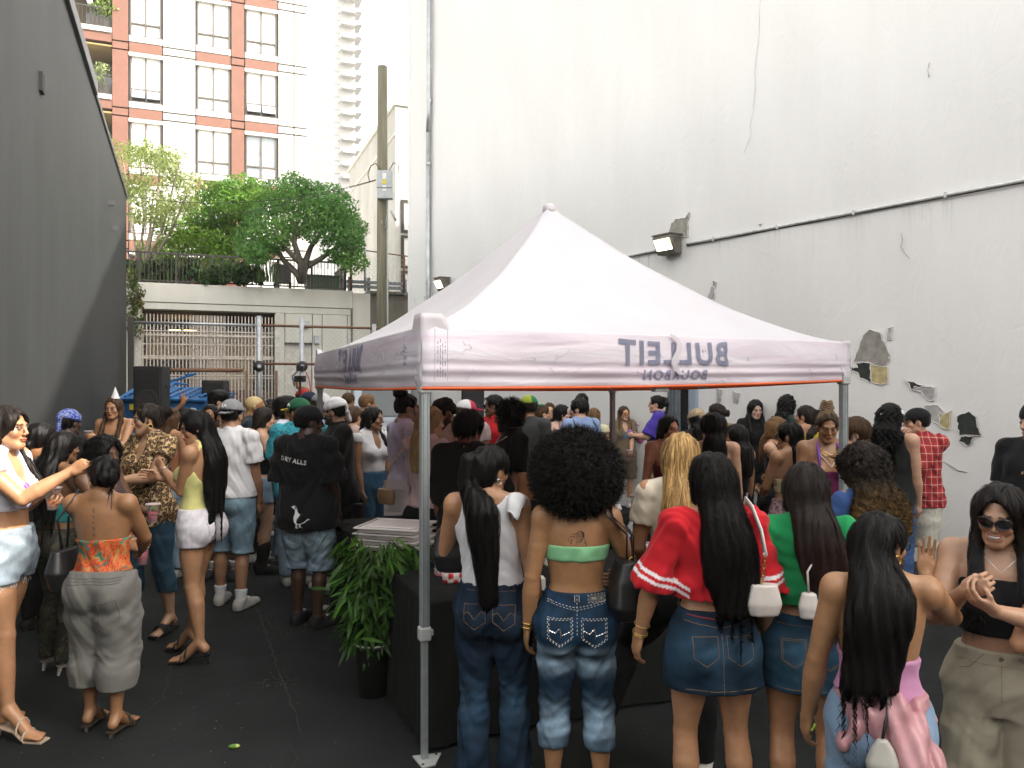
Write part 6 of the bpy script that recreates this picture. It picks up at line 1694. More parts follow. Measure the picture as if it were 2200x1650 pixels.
# folded corner pockets with their care labels
def pocket(K,P,n1,n2,zb,zt,name='corner_pocket',w=.19):
 mb=MB();rows=[]
 for j in range(13):
  h=j/12;z=zb+(zt+.04-zb)*h;k=w*(.30+.70*math.sin(.25+h*2.45));o=.006+.003*math.sin(j*1.1)
  ring=[]
  for i in range(13):
   t_=(i-6)/6;e=P+(n1*max(0,-t_)+n2*max(0,t_))*k;q=e+nrm2(-(n1+n2))*(o*(1.15-abs(t_)*.55))+nrm2(-(n1+n2))*.003*math.sin(i*1.3+j*.6)
   ring.append((q[0]-TO[0],q[1]-TO[1],z))
  rows.append(ring)
 vs=[p for r in rows for p in r];mb.add(vs,[(j*13+i,j*13+i+1,(j+1)*13+i+1,(j+1)*13+i)for j in range(12)for i in range(12)])
 o=mb.build(name,MATS['tent_white'],tent,True);md=o.modifiers.new('solid','SOLIDIFY');md.thickness=.004;return o
def nrm2(a):return a/max(1e-9,np.linalg.norm(a))
eAB,eAD=nrm2(TB-TA),nrm2(TD-TA)
pk_=pocket('A',TA,eAD,eAB,TZ['A'][0]+.01,TZ['A'][1]+.03);pocket('B',TB,-eAB,nrm2(TC-TB),TZ['B'][0]+.01,TZ['B'][1]-.03,w=.10);pocket('D',TD,nrm2(TC-TD),-eAD,TZ['D'][0],TZ['D'][1],w=.08)
# care label print: little rows of marks on the pocket faces, turned on their side
def care(e,n_out,s0,s1,z0,z1,rows,seed):
 R_=random.Random(seed);mb=MB()
 for i in range(rows):
  s_=s0+(s1-s0)*i/(rows-1);z=z0
  while z<z1:
   l=R_.uniform(.006,.028);q=TA+e*s_+n_out*.062-e*.0;mb.box((q[0]-TO[0],q[1]-TO[1],z+l/2),(.0022,.0022,l));z+=l+R_.uniform(.004,.012)
   if R_.random()<.12:z+=.03
 o=mb.build('care_print',MATS['print_navy'],tent);o['kind']='stuff';return o
nAB,nAD=V2(eAB[1],-eAB[0]),V2(-eAD[1],eAD[0])
care(eAB,nAB,.07,.11,2.02,2.20,4,3);care(eAD,nAD,.07,.12,2.08,2.22,4,5)
mb=MB();q=TA+eAB*.09+nAB*.058
for a_,c_ in((.055,2.00),(.125,2.00)):p=TA+eAB*a_+nAB*.060;mb.tube([(p[0]-TO[0],p[1]-TO[1],c_),(p[0]-TO[0],p[1]-TO[1],2.27)],.0015,4)
mb.build('label_border',MATS['crease'],tent)
# legs: telescoping square tube, slider collar, foot plate
def leg(K,P,zc,mat='aluminium'):
 zt=TZ[K][0]+.02;lp=Vector((P[0]-TO[0],P[1]-TO[1],0));rz=math.atan2(eAB[1],eAB[0]);M_=Matrix.Rotation(rz,3,'Z')
 ins=nrm2(cen-P)*.035;lp+=Vector((ins[0],ins[1],0))
 mb=MB();mb.box(lp+Vector((0,0,(zc+zt)/2)),(.046,.046,zt-zc),M_);lg=mb.build('leg',MATS[mat],tent,bev=.005)
 for dx in(-.012,.012):mb=MB();mb.box(lp+M_@Vector((dx,-.0245,(zc+zt)/2)),(.003,.003,zt-zc-.02),M_);mb.build('groove',MATS['steel_grey'],lg)
 mb=MB();mb.box(lp+Vector((0,0,zc/2)),(.034,.034,zc),M_);mb.build('inner_leg',MATS[mat],lg,bev=.004)
 mb=MB();mb.box(lp+Vector((0,0,zc)),(.062,.062,.075),M_);mb.build('collar',MATS['plastic_grey'],lg,bev=.010)
 mb=MB();mb.box(lp+M_@Vector((.037,0,zc)),(.02,.03,.03),M_);mb.build('release_button',MATS['plastic_grey'],lg,bev=.004)
 mb=MB();mb.box(lp+Vector((0,0,zt-.02)),(.066,.066,.06),M_);mb.build('top_bracket',MATS['plastic_grey'],lg,bev=.008)
 out=-nrm2(cen-P)*.0;f1,f2=nrm2((TA if K!='A' else TB)-P),None
 mb=MB();e1,e2=M_@Vector((1,0,0)),M_@Vector((0,1,0));sg={'A':(1,-1),'B':(1,1),'C':(1,1),'D':(1,-1)}[K];z_=Vector((0,0,1))
 tri=[lp+e1*.10*sg[0]+e2*.02,lp-e1*.05*sg[0]+e2*.05,lp-e1*.04*sg[0]-e2*.09,lp+e1*.03-e2*.09]
 mb.add([p_+z_*.004 for p_ in tri]+[p_+z_*.012 for p_ in tri],[(3,2,1,0),(4,5,6,7)]+[(i,(i+1)%4,(i+1)%4+4,i+4)for i in range(4)]);fp=mb.build('foot_plate',MATS['plastic_grey'],lg)
 for k in(0,2):p_=lp*.3+tri[k]*.7;mb=MB();mb.lathe([(.008,.012),(.008,.014)],p_,8);mb.build('peg_hole',MATS['dark_inside'],fp)
leg('A',TA,.67);leg('B',TB,.67);leg('C',TC,.67,'leg_brown');leg('D',TD,.67)
for a,c_,P,Q in sides:
 ins=nrm2(cen-(P+Q)/2)*.04
 for k in range(2):
  for fl in(0,1):
   p0,p1=P+(Q-P)*(k/2+.02)+ins,P+(Q-P)*((k+1)/2-.02)+ins;z0,z1=(2.0,2.22)if fl else(2.22,2.0)
   mb=MB();mb.tube([(p0[0]-TO[0],p0[1]-TO[1],z0),(p1[0]-TO[0],p1[1]-TO[1],z1)],.012,4);mb.build('truss_bar',MATS['aluminium'],tent)
 pm=(P+Q)/2+ins;mb=MB();mb.box((pm[0]-TO[0],pm[1]-TO[1],1.955),(.10,.05,.045),Matrix.Rotation(math.atan2((Q-P)[1],(Q-P)[0]),3,'Z'));mb.build('truss_joint',MATS['plastic_grey'],tent,bev=.006)
mb=MB();mb.tube([(0,0,2.3),(0,0,PEAK-.03)],.02,8);mb.build('centre_pole',MATS['aluminium'],tent)
# ---------------------------------------------------------------- tables with black cloths
attr_mat('table_cloth',rough=.85,spec=.2,var=.15,nscale=6,bstr=.2,bscale=300,fold=.4)
def cloth_table(label,P,u,L,Wd,zt,label2):
 """P near-left corner, u along"""
 w=V2(-u[1],u[0]);c_=P+u*L/2+w*Wd/2;t=thing('folding_table',label,'table',(c_[0],c_[1],0),math.atan2(u[1],u[0]))
 mb=MB();mb.box((0,0,zt-.025),(L-.04,Wd-.04,.04));mb.build('tabletop',MATS['plastic_grey'],t,bev=.008)
 for sx in(-1,1):
  for sy in(-1,1):mb=MB();mb.tube([(sx*(L/2-.15),sy*(Wd/2-.1),0),(sx*(L/2-.15),sy*(Wd/2-.1),zt-.04)],.014,6);mb.build('leg',MATS['steel_grey'],t)
 ct=thing('tablecloth',label2,'tablecloth',(c_[0],c_[1],0),math.atan2(u[1],u[0]))
 per=[];n=60;hx,hy=L/2+.004,Wd/2+.004
 for i in range(4*n):
  s_,k=i//n,(i%n)/n;x,y=[(-hx+2*hx*k,-hy),(hx,-hy+2*hy*k),(hx-2*hx*k,hy),(-hx,hy-2*hy*k)][s_];per.append((x,y))
 rows=[];N=len(per)
 for j,h in enumerate((0,.03,.15,.35,.6,.85,1.0)):
  row=[]
  for i,(x,y)in enumerate(per):
   f=.022*h*math.sin(i*2*math.pi*23/N+1.3*math.sin(i*.11))+.02*h;L_=math.hypot(x/hx,y/hy);nx_,ny_=(x/hx)**5,(y/hy)**5
   row.append((x+nx_*f,y+ny_*f,zt+.003-(zt-.02)*h))
  rows.append(row)
 V=[(0,0,zt+.003)]+[p for r in rows for p in r];mb=MB();mb.add(V,[(0,1+i,1+(i+1)%N)for i in range(N)]+[(1+j*N+i,1+(j+1)*N+i,1+(j+1)*N+(i+1)%N,1+j*N+(i+1)%N)for j in range(len(rows)-1)for i in range(N)])
 o=mb.build('cloth',MATS['table_cloth'],ct,True);a=o.data.color_attributes.new('col','FLOAT_COLOR','POINT');a.data.foreach_set('color',np.tile(np.array([.007,.008,.007,1],np.float32),len(o.data.vertices)))
TBZ=.80
cloth_table('folding serving table along the left side of the tent',TA+eAD*2.80+eAB*.10,-eAD,1.5,.72,TBZ,'black cloth over the serving table by the bamboo plant')
cloth_table('long folding bar table along the front of the tent',TA+eAB*.08+eAD*.13,eAB,2.62,.70,TBZ,'black cloth over the bar table in front of the women')
cloth_table('folding table at the back right of the tent',V2(1.05,6.35),nrm2(V2(1,.45)),1.2,.7,TBZ,'black cloth over the back table under the handbag')
# ---------------------------------------------------------------- cups, bottles and the things on the tables
def clear(name,col,alpha,rough=.08):
 m,nt,b=nmat(name);b.inputs['Base Color'].default_value=(*col,1);b.inputs['Alpha'].default_value=alpha;b.inputs['Roughness'].default_value=rough;b.inputs['Specular IOR Level'].default_value=.6;return m
clear('clear_plastic',(.85,.85,.85),.22);clear('clear_glass',(.75,.80,.80),.28,.05);clear('drink_pink',(.62,.10,.16),.9);clear('drink_red',(.40,.025,.04),.92);clear('drink_orange',(.75,.22,.04),.9);clear('drink_clear',(.7,.7,.68),.35);clear('drink_yellow',(.6,.42,.08),.85);clear('frosted',(.75,.60,.58),.55,.3)
simple('lime',(.32,.45,.04),.5);simple('lime_flesh',(.55,.62,.25),.5)
def cup(pos,label,drink='drink_pink',fill=.62,h=.12,r=.043,tilt=(0,0),lime=False,group='plastic cups of drink'):
 t=thing('plastic_cup',label,'cup',pos,0,group);t.rotation_euler=(R(tilt[0]),R(tilt[1]),0);b_=r*.68
 mb=MB();mb.lathe([(b_*.9,-.002),(b_,0),(r,h),(r+.004,h),(r+.004,h+.005),(r-.001,h+.003),(b_-.002,.004)],(0,0,0),16);mb.build('cup_wall',MATS['clear_plastic'],t,True)
 rr=b_+(r-b_)*fill;mb=MB();mb.lathe([(b_*.95-.002,.005),(rr-.003,h*fill)],(0,0,0),16);mb.build('drink',MATS[drink],t,True)
 mb=MB();mb.lathe([(r,h-.002),(r+.0055,h+.001),(r+.0055,h+.006),(r-.001,h+.006)],(0,0,0),16);mb.build('rim',MATS['frosted'],t,True)
 for k in range(3):
  a=k*2.1;mb=MB();mb.box((math.cos(a)*rr*.5,math.sin(a)*rr*.5,h*fill-.004),(.022,.022,.02),Matrix.Rotation(a,3,'Z')@Matrix.Rotation(.4,3,'X'));mb.build('ice_cube',MATS['drink_clear'],t,bev=.003)
 if lime:mb=MB();mb.lathe([(.004,-.003),(.022,-.003),(.022,.003),(.004,.003)],(.01,-.01,h*fill+.02),12,M=Matrix.Rotation(R(60),3,'X'));mb.build('lime_slice',MATS['lime'],t)
 return t
def bottle(pos,name,label,prof,mat,liquid=None,cap=None,band=None):
 t=thing(name,label,'bottle',pos,0,'bottles on the bar table');mb=MB();mb.lathe(prof,n=18);mb.build('glass',MATS[mat],t,True)
 if liquid:mb=MB();mb.lathe([(r*.9,z)for r,z in prof if z<liquid[1]],n=16);mb.build('liquid',MATS[liquid[0]],t,True)
 z=prof[-1][1]
 if cap:mb=MB();mb.lathe([(.017,z-.02),(.018,z+.012),(.006,z+.03)],n=12);mb.build('cap',MATS[cap],t,True)
 if band:mb=MB();mb.lathe([(band[2]+.001,band[0]),(band[2]+.001,band[1])],n=18);mb.build('paper_label',MATS[band[3]],t,True)
 return t
def at_tab(px,py,z=TBZ+.004):
 d=(CAM_Z-z)*FPX/(py-HZ);return(PX(px,d),d,z)
WB=[(.036,0),(.040,.01),(.040,.17),(.032,.21),(.016,.25),(.014,.31)]
simple('cap_orange',(.7,.15,.02),.5);simple('blue_label',(.03,.06,.30),.5);simple('pourer',(.35,.1,.05),.4,.5);simple('paper',(.62,.58,.58),.8);simple('print_grey',(.22,.20,.22),.9);simple('tray_white',(.72,.68,.66),.28,spec=.5);simple('chips',(.50,.30,.08),.8,var=.3);simple('money',(.22,.38,.42),.8);simple('foil',(.03,.03,.02),.3,.6)
# stack of lidded food trays
X,Y,Z=at_tab(842,1190)
simple('tray_edge',(.50,.47,.45),.5)
for k in range(4):
 t=thing('food_tray',('lowest white food tray in the stack on the serving table','second white food tray from the bottom of the stack','third white food tray from the bottom of the stack','topmost white lidded food tray of the stack beside the bamboo plant')[k],'tray',(X+.01*math.sin(k*2),Y+.22,Z+k*.042),R(-21+2*k),'stacked food trays')
 mb=MB();a,c_=.225,.185
 mb.add([(-a*.9,-c_*.9,0),(a*.9,-c_*.9,0),(a*.9,c_*.9,0),(-a*.9,c_*.9,0),(-a,-c_,.033),(a,-c_,.033),(a,c_,.033),(-a,c_,.033)],[(3,2,1,0),(0,1,5,4),(1,2,6,5),(2,3,7,6),(3,0,4,7),(4,5,6,7)]);mb.build('tray_body',MATS['tray_white'],t,bev=.006)
 mb=MB();rim=[(-a-.012,-c_-.012),(a+.012,-c_-.012),(a+.012,c_+.012),(-a-.012,c_+.012)];mb.tube([(x,y,.035)for x,y in rim+rim[:1]],.006,6,cap=False);mb.build('rim',MATS['tray_edge' if k<3 else 'tray_white'],t)
 if k==3:mb=MB();mb.box((0,0,.040),(.36,.28,.012));mb.build('lid_recess',MATS['tray_white'],t,bev=.01)
# menu sheet in a clear stand
X,Y,Z=at_tab(842,1118);t=thing('menu_stand','upright menu sheet in a clear acrylic stand behind the food trays','sign',(X,Y+.25,Z),R(6))
Hm=.31;mb=MB();mb.box((0,0,Hm/2),(.215,.006,Hm),Matrix.Rotation(R(-6),3,'X'));mb.build('sheet',MATS['paper'],t);mb=MB();mb.box((0,.03,.004),(.22,.10,.006));mb.build('base',MATS['clear_plastic'],t)
mb=MB();rr=random.Random(5)
mb.box((-.085,-.006+.02,Hm-.035),(.014,.002,.016));mb.box((.02,-.006+.018,Hm-.035),(.11,.002,.010));mb.box((.02,-.006+.016,Hm-.052),(.06,.002,.006))
for i in range(15):
 z=Hm-.085-i*.0135;mb.box((-.01+rr.uniform(-.01,.01),-.0085+(z-Hm/2)*.105,z),(rr.uniform(.12,.17),.002,.003))
mb.build('print',MATS['print_grey'],t)
cup(at_tab(890,1128),'small clear cup of water beside the menu stand','drink_clear',.6,.11,.042)
X,Y,Z=at_tab(948,1108);t=thing('chips_plate','dark plate heaped with corn chips behind the tent leg','plate',(X,Y,Z));mb=MB();mb.lathe([(.06,0),(.11,.012),(.112,.016),(.06,.006)],n=20);mb.build('plate',MATS['chair_black'],t,True);mb=MB()
for i in range(40):mb.box((rng.gauss(0,.035),rng.gauss(0,.035),.02+abs(rng.gauss(0,.012))),(.05,.035,.003),Euler((rng.uniform(-.6,.6),rng.uniform(-.6,.6),rng.uniform(0,6))).to_matrix())
o=mb.build('chips',MATS['chips'],t);o['kind']='stuff'
bottle(at_tab(946,1236),'juice_bottle','tall bottle of red juice with an orange cap left of the white top woman',[(.030,0),(.036,.01),(.036,.15),(.022,.22),(.015,.26)],'clear_plastic',('drink_red',.13),'cap_orange')
X,Y,Z=at_tab(972,1252);t=thing('candy_bag','red and white printed candy bag on the bar table','bag',(X,Y,Z),R(15))
F=Fld();F.loft([(0,.055,.03,0,0,0),(.05,.065,.04,0,0,0),(.10,.06,.02,0,0,0),(.125,.062,.006,0,0,0)],.01);V,Q=F.mesh(.008);V=V;c_=np.tile([.62,.56,.54],(len(V),1));mred=(np.sin(V[:,0]*95)*np.sin(V[:,2]*80+1)>.1);c_[mred]=(.45,.02,.02);obj_np('pouch',V,Q,MATS['leather'],t,c_)
X,Y,Z=at_tab(1382,1224);t=thing('tip_jar','clear glass tip jar holding a folded blue green banknote','jar',(X,Y,Z));mb=MB();mb.lathe([(.045,0),(.052,.008),(.052,.13),(.045,.145),(.047,.17),(.049,.17),(.047,.145)],n=22);mb.build('glass',MATS['clear_glass'],t,True)
mb=MB();mb.tube([(.049*math.cos(a),.049*math.sin(a),.168)for a in np.linspace(0,6.283,23)],.004,5,cap=False);mb.build('rim',MATS['clear_glass'],t,True)
nt_=thing('banknote','folded blue green five banknote inside the tip jar','banknote',(X,Y,Z+.02));mb=MB();mb.box((0,-.01,.045),(.055,.004,.075),Euler((.2,.5,.2)).to_matrix());mb.box((.012,.012,.04),(.05,.004,.07),Euler((-.3,-.4,.5)).to_matrix());nb_=mb.build('note',MATS['money'],nt_)
text_obj('print','5',.035,MATS['print_navy'],nt_,.0005,Matrix.Translation((-.004,-.016,.04))@Euler((R(90)+.2,.5,.2)).to_matrix().to_4x4())
for(px,py,lab,pf,mt,lq,cp,bd)in((1358,1196,'clear liquor bottle with dark blue label behind the tip jar',WB,'clear_glass',('drink_clear',.2),'pourer',(.05,.14,.041,'blue_label')),(1376,1175,'slim bottle with steel pourer behind the blue label bottle',[(r*.8,z*.9)for r,z in WB],'clear_glass',('drink_clear',.12),'pourer',(.04,.10,.033,'paper')),(1344,1230,'short clear bottle beside the black shoulder bag',[(r*.9,z*.7)for r,z in WB],'clear_glass',('drink_clear',.1),None,None),(1181,1215,'yellow juice bottle between the white top and the mint top women',[(.035,0),(.042,.01),(.042,.15),(.03,.19),(.018,.21)],'clear_plastic',('drink_yellow',.15),None,None)):
 bottle(at_tab(px,py),'liquor_bottle' if 'juice' not in lab else 'juice_bottle',lab,pf,mt,lq,cp,bd)
cup(at_tab(1364,1100),'tall frosted cup of pink drink by the small black handbag','drink_red',.55,.15,.045)
X,Y,Z=at_tab(1153,1266);t=thing('napkin_box','small white box between the two women at the bar','box',(X,Y,Z),R(10));mb=MB();mb.box((0,0,.035),(.09,.07,.07));mb.build('box_body',MATS['tray_white'],t,bev=.004);mb=MB();mb.box((0,-.0,.072),(.05,.02,.006));mb.build('slot',MATS['label_yellow'],t)
# ---------------------------------------------------------------- bamboo in its pot
bd_=4.95;t=thing('bamboo_plant','leafy green bamboo plant in a dark pot beside the serving table','plant',(PX(803,bd_),bd_,0))
simple('pot_dark',(.012,.012,.011),.5);simple('cane',(.16,.15,.05),.6,var=.3)
mb=MB();mb.lathe([(.095,0),(.125,.30),(.135,.315),(.135,.335),(.12,.335),(.115,.31)],n=24);mb.build('pot',MATS['pot_dark'],t,True);mb=MB();mb.tube([(.133*math.cos(a),.133*math.sin(a),.337)for a in np.linspace(0,6.283,25)],.006,5,cap=False);mb.build('pot_rim',MATS['paper'],t,True);mb=MB();mb.lathe([(.0,.315),(.118,.315)],n=16);mb.build('soil',MATS['soil'],t)
rg=random.Random(11);tips=[]
for i in range(15):
 a=rg.uniform(0,6.28);r0=rg.uniform(.01,.08);h=rg.uniform(.36,.80);l=rg.uniform(.04,.20);p0=Vector((math.cos(a)*r0,math.sin(a)*r0,.31));pts=[p0,p0+Vector((math.cos(a)*l*.25,math.sin(a)*l*.25,h*.45)),p0+Vector((math.cos(a)*l*.6,math.sin(a)*l*.6,h*.75)),p0+Vector((math.cos(a)*l,math.sin(a)*l,h*.88))]
 mb=MB();mb.tube(pts,[.006,.005,.004,.002],5);mb.build('cane',MATS['cane'],t);tips.append(pts)
lm=[]
for k in range(4):
 c_=[(.035,.105,.010),(.05,.145,.014),(.025,.075,.009),(.08,.20,.024)][k];V=[];n=5
 for i in range(n+1):q=i/n;w=.011*math.sin(math.pi*min(1,q*.93+.05))**.8;z=-.030*q*q;V+=[(q*.13,-w,z+.002),(q*.13,w,z+.002)]
 lm.append(mesh_np('leaf',np.array(V),np.array([(2*i,2*i+1,2*i+3,2*i+2)for i in range(n)]),np.tile(c_,(len(V),1)),False));lm[-1].materials.append(MATS['leaf'])
def leaf_xf():
 pts=tips[rg.randrange(len(tips))];q=rg.uniform(.06,1.0)*2.999;i=int(q);f=q-i;p=pts[i].lerp(pts[i+1],f);p=p+Vector((rg.gauss(0,.045),rg.gauss(0,.045),rg.gauss(0,.03)))
 a=math.atan2(p.y,p.x)+rg.gauss(0,.8);return p,Euler((rg.gauss(0,.5),rg.uniform(-.15,1.1),a)),rg.uniform(.65,1.25)
for i in range(290):
 p,e,s_=leaf_xf();o=bpy.data.objects.new('leaf',lm[i%4]);o.location=p;o.rotation_euler=e;o.scale=(s_,)*3;lnk(o,t)
Vs,Qs,Cs=[],[],[]
for i in range(1100):
 p,e,s_=leaf_xf();me=lm[i%4];M_=Matrix.Translation(p)@e.to_matrix().to_4x4()@Matrix.Scale(s_,4);b0=len(Vs)
 Vs+=[tuple(M_@v_.co)for v_ in me.vertices];Qs+=[[b0+j for j in pl.vertices]for pl in me.polygons];Cs+=[[(.030,.095,.009),(.045,.13,.013),(.022,.07,.009),(.07,.18,.02)][i%4]]*len(me.vertices)
o=obj_np('foliage',np.array(Vs),np.array(Qs),MATS['leaf'],t,np.array(Cs),False);o['kind']='stuff'
# lime wedge dropped on the asphalt, neon strap at the left edge
x,y=gp(503,1608);t=thing('lime_wedge','squeezed green lime wedge lying on the asphalt in the foreground','lime',(x,y,0),R(10));F=Fld();F.ell((0,0,.012),(.032,.013,.012),.004);V,Q=F.mesh(.004);obj_np('peel',V,Q,MATS['leather'],t,np.where((V[:,0]>.012)[:,None],(.40,.48,.10),(.09,.20,.02)))
# ================================================================= the crowd
DKD,MDD,LTD=(.0055,.016,.034),(.022,.060,.115),(.25,.34,.43)
BK,WH,CREAM=(.006,.006,.007),(.66,.66,.68),(.62,.56,.42)
GROUP='guests crowding the yard'
CUPA=dict(to=(.05,.17,.665),hand='grip',dir=(-.25,1,.15),palm=(-1,-.15,0),pole=(.7,-.6,-.5))
LOWC=dict(to=(.12,.12,.50),hand='grip',dir=(-.1,.6,-.7),palm=(-1,.1,0))
FACE=dict(to=(.0,.15,.80),hand='soft',dir=(-.2,.2,1),palm=(-.2,-1,0),pole=(.7,.1,-1))
CROSS=dict(to=(-.05,.14,.655),hand='relax',pole=(1,-.1,-.5),dir=(-1,.1,.15),palm=(0,-1,0))
CHEST=dict(to=(.0,.16,.70),hand='soft',dir=(-.8,.4,.4),palm=(0,-1,0),pole=(.8,-.3,-.8))
POCK=dict(to=(.13,.02,.50),hand='soft',pole=(.8,-1,0))
HANG=dict(to=(.12,.05,.48))
def mk(label,px,top,d,face,sex,skin,hair,tp_,bt,shoe=None,lod=1,paint=None,**kw):
 hk=hair[2]if hair and len(hair)>2 else{}
 p=Person(label,px,top,d,face,sex,skin,lod,group=GROUP,hair=kw.pop('ht_',{'afro':.09,'curltop':.05}.get(hair[0]if hair else '',.02)),**kw)
 if hair:p.hairc=tuple(c*.8 for c in hair[1])
 if kw.get('scalp')is not None:p.scalp=kw['scalp']
 if paint:p.paint=paint
 p.body()
 for q in(tp_,bt):
  for e in([q]if q and isinstance(q[0],str)else(q or[])):getattr(p,e[0])(*e[1:-1],**e[-1])if isinstance(e[-1],dict)else getattr(p,e[0])(*e[1:])
 if hair and hair[0]!='none':p.hair(hair[1],hair[0],**hk)
 if shoe:p.shoes(*shoe[:-1],**shoe[-1])if isinstance(shoe[-1],dict)else p.shoes(*shoe)
 return p
def text_on(p,F,body,x0,z0,size,sgn,mat,name='lettering',rot=0.0,off=.004,poly=None,**kw):
 """flat print that lies on the cloth (sgn -1: back, +1: chest)"""
 cs,sn=math.cos(R(rot)),math.sin(R(rot))
 def w(x,y,z):
  x,y=x*cs-y*sn,x*sn+y*cs
  return tuple(p.surf(F,x0+(x if sgn<0 else-x),z0+y,sgn,off))
 if poly:
  mb=MB();mb.add([w(x*size,y*size,0)for x,y in poly],[tuple(range(len(poly)))]);return mb.build(name,MATS[mat],p.root)
 return text_obj(name,body,size,MATS[mat],p.root,0.0,warp=w,**kw)
def cup_of(p,q,label,drink='drink_pink',**kw):
 h=p.hand[q];c=h['c']-v3(0,0,.065);return cup(p.world(c),label,drink,**kw)
def soft_bag(p,label,at,sec,col,strap=None,mat='leather',chain=False,cat='bag',name='shoulder_bag',scol=None,sw=.011):
 """bag of its own: at = body-frame point of its bottom; sec: loft rows; strap: list of body-frame points"""
 t=p.held(name,label,cat,at,'bags carried by guests');F=Fld();F.loft(sec,.01,pw=2.6);V,Q=F.mesh(.008 if p.lod<2 else .011);obj_np('bag_body',V,Q,MATS[mat],t,np.tile(col,(len(V),1)))
 for pts in(strap or[]):
  P=[np.array(q)-np.array(at)for q in pts]
  if chain:
   for a,b_ in zip(P[:-1],P[1:]):
    n=max(2,int(np.linalg.norm(b_-a)/.016))
    for i in range(n):
     c=a+(b_-a)*(i+.5)/n;u=nrm(b_-a);s_=nrm(np.cross(u,v3(.3,1,.2)));s2=np.cross(u,s_);w_=s_ if i%2 else s2;mb=MB()
     mb.tube([c+(u*math.cos(k)*.011+w_*math.sin(k)*.006)for k in np.linspace(0,6.283,9)],.0022,4,cap=False);mb.build('chain_link',MATS['gold' if chain is True else chain],t,True)
  else:
   cc=col if scol is None else scol;nm='strap_%02x%02x%02x'%tuple(int(255*c)for c in cc);simple(nm,cc,.4)
   vs=[];
   for i,q in enumerate(P):
    tt=nrm(P[min(i+1,len(P)-1)]-P[max(i-1,0)]);s_=nrm(np.cross(tt,v3(1,0,0)))if abs(tt[0])<.8 else v3(0,1,0);n_=np.cross(tt,s_)
    w_=sw
    vs+=[q-s_*w_-n_*.003,q+s_*w_-n_*.003,q+s_*w_+n_*.003,q-s_*w_+n_*.003]
   fs=[]
   for i in range(len(P)-1):
    for k in range(4):fs.append((4*i+k,4*i+(k+1)%4,4*i+4+(k+1)%4,4*i+4+k))
   mb=MB();mb.add(vs,fs+[(0,1,2,3),tuple(4*(len(P)-1)+k for k in(3,2,1,0))]);mb.build('strap',MATS[nm],t,True)
 return t
def over_shoulder(p,q,end,w=.0,fwd=.04):
 """strap points from a bag's top over a shoulder and back down"""
 x=1 if q=='R' else-1;S=p.sh[q];r=p.armr[0];top=S+v3(-x*.03,0,r+.022)
 return[np.array(end)+v3(0,-.02,0),S*.5+np.array(end)*.5+v3(x*.035,-.055,.04),S+v3(-x*.02,-.05,.015),top,S+v3(-x*.02,.055,.01),S*.5+np.array(end)*.5+v3(x*.035,.06,.04),np.array(end)+v3(0,.03,0)]
def phone(p,q,label,col=(.01,.01,.012),up=True):
 h=p.hand[q];t=p.held('phone',label,'phone',h['c']);nm='ph_%02x%02x'%(int(col[0]*255),int(col[2]*255));simple(nm,col,.25)
 M_=Matrix(np.stack([h['bx'],h['pn'],h['dr']],1).tolist());mb=MB();mb.box((0,0,0),(.07,.009,.145),M_);mb.build('phone_case',MATS[nm],t,bev=.003);mb=MB();mb.box(M_@Vector((0,.005,0)),(.064,.002,.138),M_);mb.build('screen',MATS['black_gloss'],t);return t
simple('thread_white',(.55,.55,.50),.8);simple('thread_gold',(.22,.13,.05),.8);simple('tattoo_ink',(.035,.03,.03),.7);simple('patch_grey',(.10,.095,.085),.6,.3);simple('print_purple',(.20,.06,.35),.7);simple('print_teal',(.10,.42,.36),.7);simple('print_red2',(.45,.03,.04),.7);simple('print_blue',(.05,.16,.36),.7);simple('print_yellow',(.62,.52,.30),.7);simple('print_bronze',(.25,.18,.11),.6);simple('pearl',(.75,.7,.62),.3)
def fade(zs,amt=.8,col=(.32,.46,.58),sgn=-1,xs=None):
 def f(V,c):
  for z0,w in zs:
   m=np.exp(-((V[:,2]-z0)/w)**2)*np.clip(sgn*V[:,1]/.05+.35,0,1)*(.86+.14*np.sin(V[:,2]*95+1.5*np.sin(V[:,0]*21)+2*np.sin(V[:,2]*17)))
   m=np.clip(m*amt,0,1)[:,None];c[:]=c*(1-m)+np.array(col)*m
  n=.85+.3*np.sin(V[:,0]*40+3*np.sin(V[:,2]*25))*np.sin(V[:,2]*33);c*=n[:,None]
 return f
def pockets(p,F,z0,x,w,h,mat='thread_gold',dash=.0,gap=.0,double=False,rad=.0011):
 for s in(-1,1):
  o=[(s*x-w/2,z0),(s*x+w/2,z0),(s*x+w/2,z0-h*.7),(s*x,z0-h),(s*x-w/2,z0-h*.7),(s*x-w/2,z0)]
  p.stitch(F,o,mat,'pocket_stitching',rad,dash,gap)
  if double:p.stitch(F,[(a+(s*x-a)*.12,b_+(z0-h*.5-b_)*.10)for a,b_ in o],mat,'pocket_stitching',rad,dash,gap)
